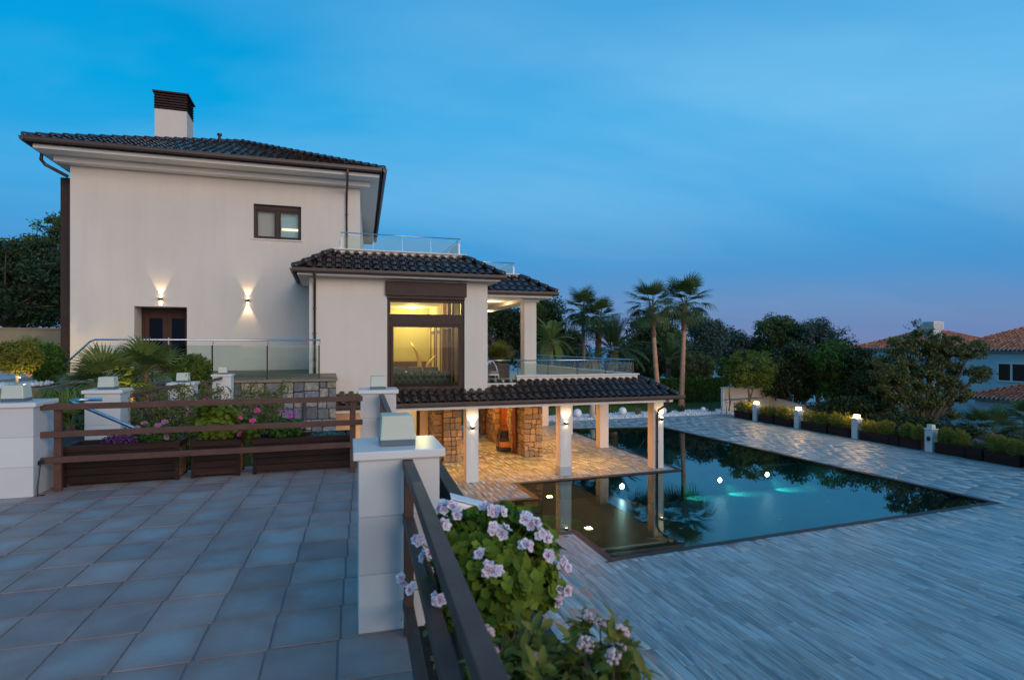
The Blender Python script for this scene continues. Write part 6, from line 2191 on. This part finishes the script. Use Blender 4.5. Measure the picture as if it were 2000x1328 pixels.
for (lab, base, c, r, k, mt) in (
        ('dense dark evergreen behind the low sloping garden wall', (34.5, 35.6, -6.5), (34.5, 35.4, -0.9), (2.7, 2.2, 2.9), 10, 'leaf_dark'),
        ('dense green evergreen rising over the second lit lamp post', (36.0, 33.2, -7), (36.0, 33.0, -1.0), (2.6, 2.2, 2.8), 10, 'leaf_hedge'),
        ('dark evergreen with ragged shoots left of the big branching tree', (36.2, 30.9, -7), (36.2, 30.7, -1.1), (2.4, 2.0, 2.7), 10, 'leaf_dark'),
        ('low dark bush filling the gap behind the third lit lamp post', (33.0, 29.5, -6), (33.0, 29.5, -3.0), (2.0, 2.6, 1.4), 8, 'leaf_dark'),
        ('low dark bush under the big branching tree', (33.4, 25.6, -6), (33.4, 25.6, -3.6), (1.7, 2.2, 1.1), 8, 'leaf_dark'),
        ('dark bush behind the unlit lamp post', (33.2, 22.8, -6.2), (33.2, 22.8, -3.7), (1.2, 1.4, 0.9), 7, 'leaf_dark')):
    tree('evergreen_tree', lab, base, blob(c, r, k, 0.7), 300, 64, 0.24, 0.21, mt, 0.18, aspect=0.5, shell=0.45)
# big open-branched tree before the neighbour's house
bt_ = [(33.6, 27.2, -0.6, 1.3, 1.1, 0.75), (34.9, 27.0, 0.5, 1.1, 1.0, 0.7), (36.1, 26.4, 0.9, 1.15, 1.0, 0.65), (37.2, 25.8, 0.55, 1.0, 0.9, 0.6), (38.2, 25.3, 0.25, 0.95, 0.8, 0.6), (38.5, 25.0, -0.8, 0.75, 0.8, 0.5),
       (36.8, 26.1, -0.7, 1.2, 1.0, 0.7), (35.2, 26.6, -0.9, 1.2, 1.0, 0.7), (33.9, 27.0, -1.8, 1.3, 1.0, 0.7), (35.6, 26.3, -2.2, 1.3, 1.0, 0.75), (37.3, 25.7, -2.0, 1.1, 0.9, 0.65), (34.6, 26.9, -2.9, 1.2, 1.0, 0.6), (36.6, 26.1, -3.1, 1.0, 0.9, 0.6)]
bt_ = [(x, y, z + (1.0 if z > -0.4 else 0.6), a, b, c * 1.12) for x, y, z, a, b, c in bt_] + [(36.6, 26.2, 1.2, 1.0, 0.9, 0.6), (35.6, 26.5, 0.3, 1.1, 0.9, 0.6)]
tree('branching_tree', 'big open tree with many pale branches in front of the neighbouring house', (35.4, 26.5, -6.6), bt_, 460, 60, 0.17, 0.17, 'leaf_olive', 0.20, aspect=0.5)
tree('airy_tree', 'thin airy tree showing over the neighbouring roof beside its chimney', (61.5, 46, -6), [(60.4, 45.6, 3.2, 1.1, 1.0, 1.3), (62.2, 45.3, 3.0, 1.2, 1.0, 1.0), (61.2, 45.6, 1.6, 1.3, 1, 1.0)], 60, 26, 0.22, 0.2, 'leaf_blue', 0.12)
# trees left of the house
for (lab, base, c, r, k, mt) in (
        ('dense dark tree overhanging the yellowish garden wall left of the house', (-15.6, 36, 1), (-15.6, 35.5, 4.5), (4.8, 3, 3.0), 11, 'leaf_dark'),
        ('taller pine behind the dark tree left of the house', (-18.5, 51, 4), (-18.2, 50.5, 8.6), (3.8, 3, 3.6), 11, 'leaf_pine'),
        ('pale green pine right behind the brown panel of the house', (-15.2, 46, 3), (-15.4, 45.6, 5.6), (2.6, 2.5, 2.8), 9, 'leaf_olive'),
        ('low pine at the edge left of the taller pine', (-24.5, 53, 4), (-24.6, 52.6, 7.0), (3.4, 3, 3.0), 9, 'leaf_pine')):
    tree('pine_tree', lab, base, blob(c, r, k), 340, 64, 0.27, 0.24, mt, 0.25, aspect=0.45, shell=0.45)
# ------------------------------------------------------------------ garden left of the terrace
struct(MB().prism([(-14, 8.8), (-3.3, 8.8), (-2.95, 17.0), (-14, 17.0)], DK - 0.4, 0.25).build('garden_bed', 'soil'))
struct(MB().prism([(-40, 17.5), (-9.2, 17.5), (-9.2, 40), (-40, 40)], 0.0, 0.55).build('driveway', 'sea_town'))
gb = wthing('raised_bed', 'raised garden bed with a cream stone edge and white pebbles round the topiary tree', 'garden bed', (-7.4, 15.7, 0.25))
MB().box(-11.5, -5.9, 14.75, 17.02, 0.25, 0.66).build('soil', 'soil', gb)
MB().box(-11.5, -5.9, 14.6, 14.74, 0.25, 0.70).build('edge', 'garden_wall', gb, bevel=0.01)
MB().box(-5.899, -5.78, 14.6, 17.0, 0.25, 0.70).build('edge', 'garden_wall', gb, bevel=0.01)
pebbles('pebbles', 1500, (-9.5, -6.4, 14.8, 16.9, 0.66), 0.10, 'pebble', gb)
gwl = wthing('garden_wall', 'long plastered garden wall lit yellow under the dark tree left of the house', 'wall', (-18, 30, 0.5))
MB().box(-36, -9.6, 30, 30.3, 0.3, 2.3).build('wall', 'garden_wall', gwl)
MB().box(-36, -9.55, 29.95, 30.35, 2.301, 2.37).build('coping', 'garden_wall', gwl)


def ball(name, label, c, r, n, mat, size=0.05, stem=None):
    t_ = wthing(name, label, 'shrub', (c[0], c[1], stem if stem is not None else c[2] - r[2]))
    P = clumps([(*c, *r)], n, 20, 0.035, 1, 0.86)
    leaves('foliage', P, size, mat, t_, 0.55)
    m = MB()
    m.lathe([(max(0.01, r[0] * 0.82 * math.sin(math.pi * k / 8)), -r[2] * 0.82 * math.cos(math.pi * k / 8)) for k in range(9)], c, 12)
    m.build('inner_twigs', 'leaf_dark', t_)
    if stem is not None:
        MB().tube([(c[0] + .02, c[1], stem), (c[0] - .01, c[1], (stem + c[2]) / 2), (c[0], c[1], c[2])], [0.035, 0.028, 0.025], 8).build('trunk', 'pale_trunk', t_, True)
    return t_


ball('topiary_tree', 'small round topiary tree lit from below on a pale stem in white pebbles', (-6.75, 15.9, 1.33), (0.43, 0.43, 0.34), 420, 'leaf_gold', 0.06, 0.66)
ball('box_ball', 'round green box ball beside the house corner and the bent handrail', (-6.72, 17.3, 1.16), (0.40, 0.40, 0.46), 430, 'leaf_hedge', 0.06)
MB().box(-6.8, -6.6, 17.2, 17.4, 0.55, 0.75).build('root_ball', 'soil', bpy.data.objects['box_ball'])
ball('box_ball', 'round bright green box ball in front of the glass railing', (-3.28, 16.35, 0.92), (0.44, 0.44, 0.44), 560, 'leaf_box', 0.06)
MB().tube([(-3.28, 16.35, 0.24), (-3.28, 16.35, 0.7)], 0.06, 8).build('trunk', 'trunk', bpy.data.objects['box_ball.001'])
spot('garden_spot', (-6.45, 15.5, 0.72), (-6.75, 15.9, 1.25), 110, (1.0, 0.72, 0.25), 95, 0.6, 0.03)
gs = wthing('garden_spotlight', 'small black garden spotlight among the pebbles under the topiary tree', 'spotlight', (-6.45, 15.5, 0.66))
MB().tube([(-6.45, 15.5, 0.655), (-6.46, 15.52, 0.72)], [0.03, 0.04], 10).build('housing', 'black_plastic', gs)
MB().tube([(-6.461, 15.521, 0.721), (-6.464, 15.524, 0.728)], 0.032, 10).build('lens', 'lamp_warm', gs)


def low_palm(name, label, c, me, n, sc, elr=(-0.25, 1.3), stem=0.35):
    t_ = wthing(name, label, 'palm', (c[0], c[1], c[2] - stem))
    MB().tube([(c[0], c[1], c[2] - stem), (c[0], c[1], c[2])], [0.09, 0.07], 8).build('trunk', 'palm_boot', t_)
    for k in range(n):
        s_ = (k + .5) / n
        set_frond(me[k % len(me)], t_, Vector(c) + Vector((rng.uniform(-.03, .03), rng.uniform(-.03, .03), 0)), k * 2.4 + rng.uniform(-.3, .3), elr[1] + (elr[0] - elr[1]) * s_, sc * rng.uniform(.85, 1.1), rng.uniform(-.3, .3))


low_palm('dwarf_palm', 'wide blue-green dwarf fan palm behind the stone post with the steel handrail', (-4.45, 14.0, 0.78), FFL, 26, 0.68)
low_palm('dwarf_palm', 'dwarf fan palm standing before the brown door and glass railing', (-3.95, 14.95, 1.0), FFL, 20, 0.64, stem=0.75)
low_palm('dwarf_palm', 'yellow-lit young palm against the garden wall behind the topiary', (-9.2, 22.5, 1.35), FFL, 16, 0.5, stem=0.8)
low_palm('dwarf_palm', 'small yellow-lit palm at the foot of the bright box ball', (-4.03, 14.2, 0.62), FFL, 12, 0.30, stem=0.37)
low_palm('dwarf_palm', 'low dark palm seen under the top rail beside the left stone post', (-3.83, 10.7, 0.35), FFL, 14, 0.42, stem=0.1)
spot('garden_spot', (-3.95, 13.7, 0.32), (-4.0, 14.3, 0.9), 40, (1.0, 0.75, 0.15), 110, 0.6, 0.03)
spot('garden_spot', (-9.1, 21.6, 0.65), (-9.3, 23.0, 1.6), 60, (1.0, 0.72, 0.12), 110, 0.6, 0.05)
spot('wall_spot', (-12.5, 28.6, 0.65), (-13.5, 30, 1.6), 26, (1.0, 0.78, 0.30), 120, 0.6, 0.05)
for (x, y, z, lab) in ((-3.95, 13.7, 0.25, 'small garden spotlight by the bright box ball'), (-9.1, 21.6, 0.55, 'small garden spotlight under the yellow-lit young palm'), (-12.5, 28.6, 0.55, 'small garden spotlight in front of the long garden wall')):
    g_ = wthing('garden_spotlight', lab, 'spotlight', (x, y, z))
    MB().tube([(x, y, z), (x, y + 0.01, z + 0.05)], [0.03, 0.04], 10).build('housing', 'black_plastic', g_)
    MB().tube([(x, y + .01, z + 0.051), (x, y + 0.012, z + 0.056)], 0.032, 10).build('lens', 'lamp_warm', g_)
# arching grass clump
gm = MB()
for k in range(420):
    a = rng.uniform(0, 6.28)
    L = rng.uniform(0.4, 0.8)
    r0 = rng.uniform(0, 0.06)
    b = Vector((-4.14 + r0 * math.cos(a), 11.3 + r0 * math.sin(a), 0.25))
    o_ = Vector((math.cos(a), math.sin(a), 0))
    pts = [b, b + o_ * L * 0.22 + Vector((0, 0, L * 0.75)), b + o_ * L * 0.55 + Vector((0, 0, L * 0.85)), b + o_ * L * 0.85 + Vector((0, 0, L * 0.45))]
    w = o_.cross(Vector((0, 0, 1))) * 0.007
    for p, q, w0, w1 in ((pts[0], pts[1], 1, 1), (pts[1], pts[2], 1, .8), (pts[2], pts[3], .8, .1)):
        gm.add([p - w * w0, p + w * w0, q + w * w1, q - w * w1], [(0, 1, 2, 3)])
og = gm.build('grass_clump', 'leaf_grass')
tag(og, 'arching clump of grass-like leaves behind the left stone post', 'plant')
# airy feathery shrub behind the planters
ash = wthing('airy_shrub', 'loose feathery green shrub behind the brown railing and planters', 'shrub', (-1.9, 9.9, -1.6))
m = MB()
pts = []
for k in range(120):
    b = Vector((-1.95 + rng.uniform(-.25, .25), 10.2, -1.6))
    t3 = Vector((-1.95 + rng.uniform(-0.95, 1.3), 10.2 + rng.uniform(-.6, .6), rng.uniform(0.15, 1.02)))
    mid = (b + t3) / 2 + Vector((rng.uniform(-.1, .1), rng.uniform(-.1, .1), 0.35))
    m.tube([b, mid, t3], [0.012, 0.007, 0.002], 5)
    for j in range(38):
        s_ = rng.uniform(0.5, 1.0)
        p = b * (1 - s_) ** 2 + mid * 2 * s_ * (1 - s_) + t3 * s_ * s_
        for q in range(5):
            pts.append(tuple(p + Vector((rng.gauss(0, .05), rng.gauss(0, .05), rng.gauss(0, .05)))))
m.build('branch', 'trunk', ash)
leaves('foliage', np.array(pts), 0.06, 'leaf_airy', ash, 0.33)
MB().box(-2.2, -1.6, 9.95, 10.4, DK - 0.3, -1.55).build('root_box', 'soil', ash)
# darker greenery filling the slope below the garden posts
tree('evergreen_shrub', 'dark rounded shrub under the railing between the garden posts', (-3.2, 10.9, -0.6), [(-3.35, 11.0, 0.1, 0.45, 0.9, 0.42)], 60, 40, 0.10, 0.09, 'leaf_hedge', 0.04)
tree('evergreen_shrub', 'dark green shrub in front of the stone landing beside the small post', (-3.1, 14.6, -0.6), [(-3.2, 14.6, 0.15, 0.4, 0.8, 0.35)], 50, 40, 0.10, 0.09, 'leaf_olive', 0.04)
# potted palm and chair on the balcony
pp = wthing('wicker_planter', 'square dark woven planter on the balcony', 'planter', (7.9, 27.2, 0.04))
for k in range(5):
    MB().frustum(8.05, 27.2, 0.042 + k * 0.13, 0.042 + (k + 1) * 0.13 - 0.01, 0.42, 0.42, 0.43, 0.43).build('band', 'planter_wood', pp, bevel=0.02)
low_palm('potted_palm', 'bushy dry-looking fan palm in the woven balcony planter', (8.05, 27.2, 1.0), [fan_frond_mesh('frond', 'leaf_airy', 0.35, 0.7, 20, 1.5, 0.2)], 24, 0.9, stem=0.32)
bc = wthing('garden_chair', 'white-framed garden chair with a striped cushion beside the bay on the balcony', 'chair', (6.35, 22.6, 0.04))
MB().tube([(6.15, 22.3, 0.04), (6.15, 22.5, 0.75), (6.25, 22.6, 0.95), (6.45, 22.6, 0.95), (6.55, 22.5, 0.75), (6.62, 22.2, 0.04)], 0.018, 8).build('frame', 'white_steel', bc, True)
MB().tube([(6.15, 22.9, 0.04), (6.18, 22.55, 0.45)], 0.018, 8).build('leg', 'white_steel', bc)
MB().tube([(6.6, 22.9, 0.04), (6.55, 22.55, 0.45)], 0.018, 8).build('leg', 'white_steel', bc)
MB().box(6.17, 6.57, 22.15, 22.55, 0.40, 0.46).build('seat', 'white_steel', bc, bevel=0.01)
MB().box(6.2, 6.54, 22.12, 22.5, 0.462, 0.56).build('cushion', 'flower_lilac', bc, bevel=0.03)
# ------------------------------------------------------------------ the neighbouring house
nb = wthing('neighbour_house', 'white neighbouring house with terracotta tiled hip roofs and brown shutters', 'house', (52, 36, -9))
NBX = Matrix.Translation((0, 0, 0))


def nb_block(x0, x1, y0, y1, z0, z1, rise, over, tm):
    MB().box(x0, x1, y0, y1, z0, z1).build('wall', 'white_house', nb)
    MB().box(x0 - over * .5, x1 + over * .5, y0 - over * .5, y1 + over * .5, z1 + .001, z1 + 0.14).build('cornice', 'white_trim', nb)
    rf = MB().box(x0 - over * .9, x1 + over * .9, y0 - over * .9, y1 + over * .9, z1 + 0.141, z1 + 0.18).build('roof', 'roof_under', nb)
    X0, X1, Y0, Y1, z = x0 - over, x1 + over, y0 - over, y1 + over, z1 + 0.22
    run = min(X1 - X0, Y1 - Y0) / 2 - 0.02
    T = []
    c4 = [(X0, Y0, z), (X1, Y0, z), (X1, Y1, z), (X0, Y1, z)]
    tops = []
    for i in range(4):
        a, b = slope(c4[i], c4[(i + 1) % 4], run, rise, run, run, rf, mats=T)
        tops.append((a, b))
    stuff(link('roof_tiles', merged('roof_tiles', RT, T, tm), rf))
    for i in range(4):
        hip_caps(c4[i], tops[i][0], rf, tm, 0.1)
    if (tops[0][0] - tops[0][1]).length > 0.3:
        hip_caps(tops[0][0], tops[0][1], rf, tm, 0.1)
    if (tops[1][0] - tops[1][1]).length > 0.3:
        hip_caps(tops[1][0], tops[1][1], rf, tm, 0.1)
    # pale scalloped ends of the lowest row of tiles
    m = MB()
    for (p, q) in ((c4[0], c4[1]), (c4[3], c4[0])):
        p, q = Vector(p), Vector(q)
        u = (q - p).normalized()
        L = (q - p).length
        nn = int(L / RW)
        o = Vector((u.y, -u.x, 0))
        for k in range(nn):
            c = p + u * ((k + .5) * L / nn) + o * 0.05
            m.tube([c, c - o * 0.12 + Vector((0, 0, .03))], 0.085, 8)
    stuff(m.build('eave_tiles', 'white_trim', rf))


nb_block(51.0, 64, 26.0, 35.4, -10, 1.05, 2.3, 0.55, 'red_tile')
nb_block(49.6, 60, 36.0, 43.2, -10, 1.1, 1.6, 0.5, 'red_tile')
nb_block(46.6, 50.9, 24.0, 30.6, -10, -2.45, 0.95, 0.5, 'dark_red_tile')
chn = MB().box(51.7, 52.8, 37.4, 38.5, 1.3, 3.1).build('chimney', 'white_house', nb)
for k in range(4):
    MB().box(51.62, 52.88, 37.32, 38.58, 3.12 + k * 0.17, 3.22 + k * 0.17).build('louvre', 'white_trim', chn)
MB().box(51.76, 52.74, 37.46, 38.44, 3.101, 3.78).build('flue', 'white_house', chn)


def nb_window(y0, y1, z0, z1, x=51.0):
    f = MB().box(x - 0.06, x - 0.002, y0 - 0.12, y0, z0 - 0.12, z1 + 0.12).box(x - 0.06, x - 0.002, y1, y1 + 0.12, z0 - 0.12, z1 + 0.12)
    ym = (y0 + y1) / 2
    f.box(x - 0.06, x - 0.002, ym - 0.07, ym + 0.07, z0, z1).box(x - 0.06, x - 0.002, y0, y1, z1, z1 + 0.12).box(x - 0.08, x - 0.002, y0, y1, z0 - 0.12, z0)
    o = f.build('window', 'white_trim', nb)
    for a, b in ((y0, ym - 0.07), (ym + 0.07, y1)):
        s_ = MB().box(x - 0.03, x - 0.002, a, b, z0, z1).build('shutter', 'shutter_brown', o)
        n = 12
        for k in range(n):
            z = z0 + (z1 - z0) * k / n
            MB().box(x - 0.042, x - 0.031, a + .03, b - .03, z + 0.01, z + (z1 - z0) / n - 0.015).build('slat', 'shutter_brown', s_)


def nb_window_front(x0, x1, z0, z1, y=29.0):
    f = MB().box(x0 - 0.12, x0, y - 0.06, y - 0.002, z0 - 0.12, z1 + 0.12).box(x1, x1 + 0.12, y - 0.06, y - 0.002, z0 - 0.12, z1 + 0.12)
    xm_ = (x0 + x1) / 2
    f.box(xm_ - 0.1, xm_ + 0.1, y - 0.06, y - 0.002, z0, z1).box(x0, x1, y - 0.06, y - 0.002, z1, z1 + 0.12).box(x0, x1, y - 0.08, y - 0.002, z0 - 0.12, z0)
    o = f.build('window', 'white_trim', nb)
    for a, b in ((x0, xm_ - 0.1), (xm_ + 0.1, x1)):
        s_ = MB().box(a, b, y - 0.03, y - 0.002, z0, z1).build('shutter', 'shutter_brown', o)
        for k in range(12):
            z = z0 + (z1 - z0) * k / 12
            MB().box(a + .03, b - .03, y - 0.042, y - 0.031, z + 0.01, z + (z1 - z0) / 12 - 0.015).build('slat', 'shutter_brown', s_)


nb_window(29.9, 31.7, -1.15, 0.15)
nb_window(38.2, 39.6, -1.15, 0.15, 49.6)
nb_window_front(52.6, 54.6, -1.15, 0.15, 26.0)
nb_window(26.0, 27.4, -4.8, -3.6, 46.6)
dsh = wthing('satellite_dish', 'small pale satellite dish on the neighbouring white wall', 'dish', (50.9, 32.6, -1.2))
link('reflector', MB().lathe([(0.02, 0), (0.2, 0.04), (0.35, 0.13)], (0, 0, 0), 18).mesh('reflector', 'white_trim', True), dsh, 0, (50.75, 32.6, -0.75), (0, R(-70), R(20)))
MB().tube([(50.99, 32.6, -0.8), (50.75, 32.6, -0.75)], 0.03, 6).build('bracket', 'dark_post', dsh)
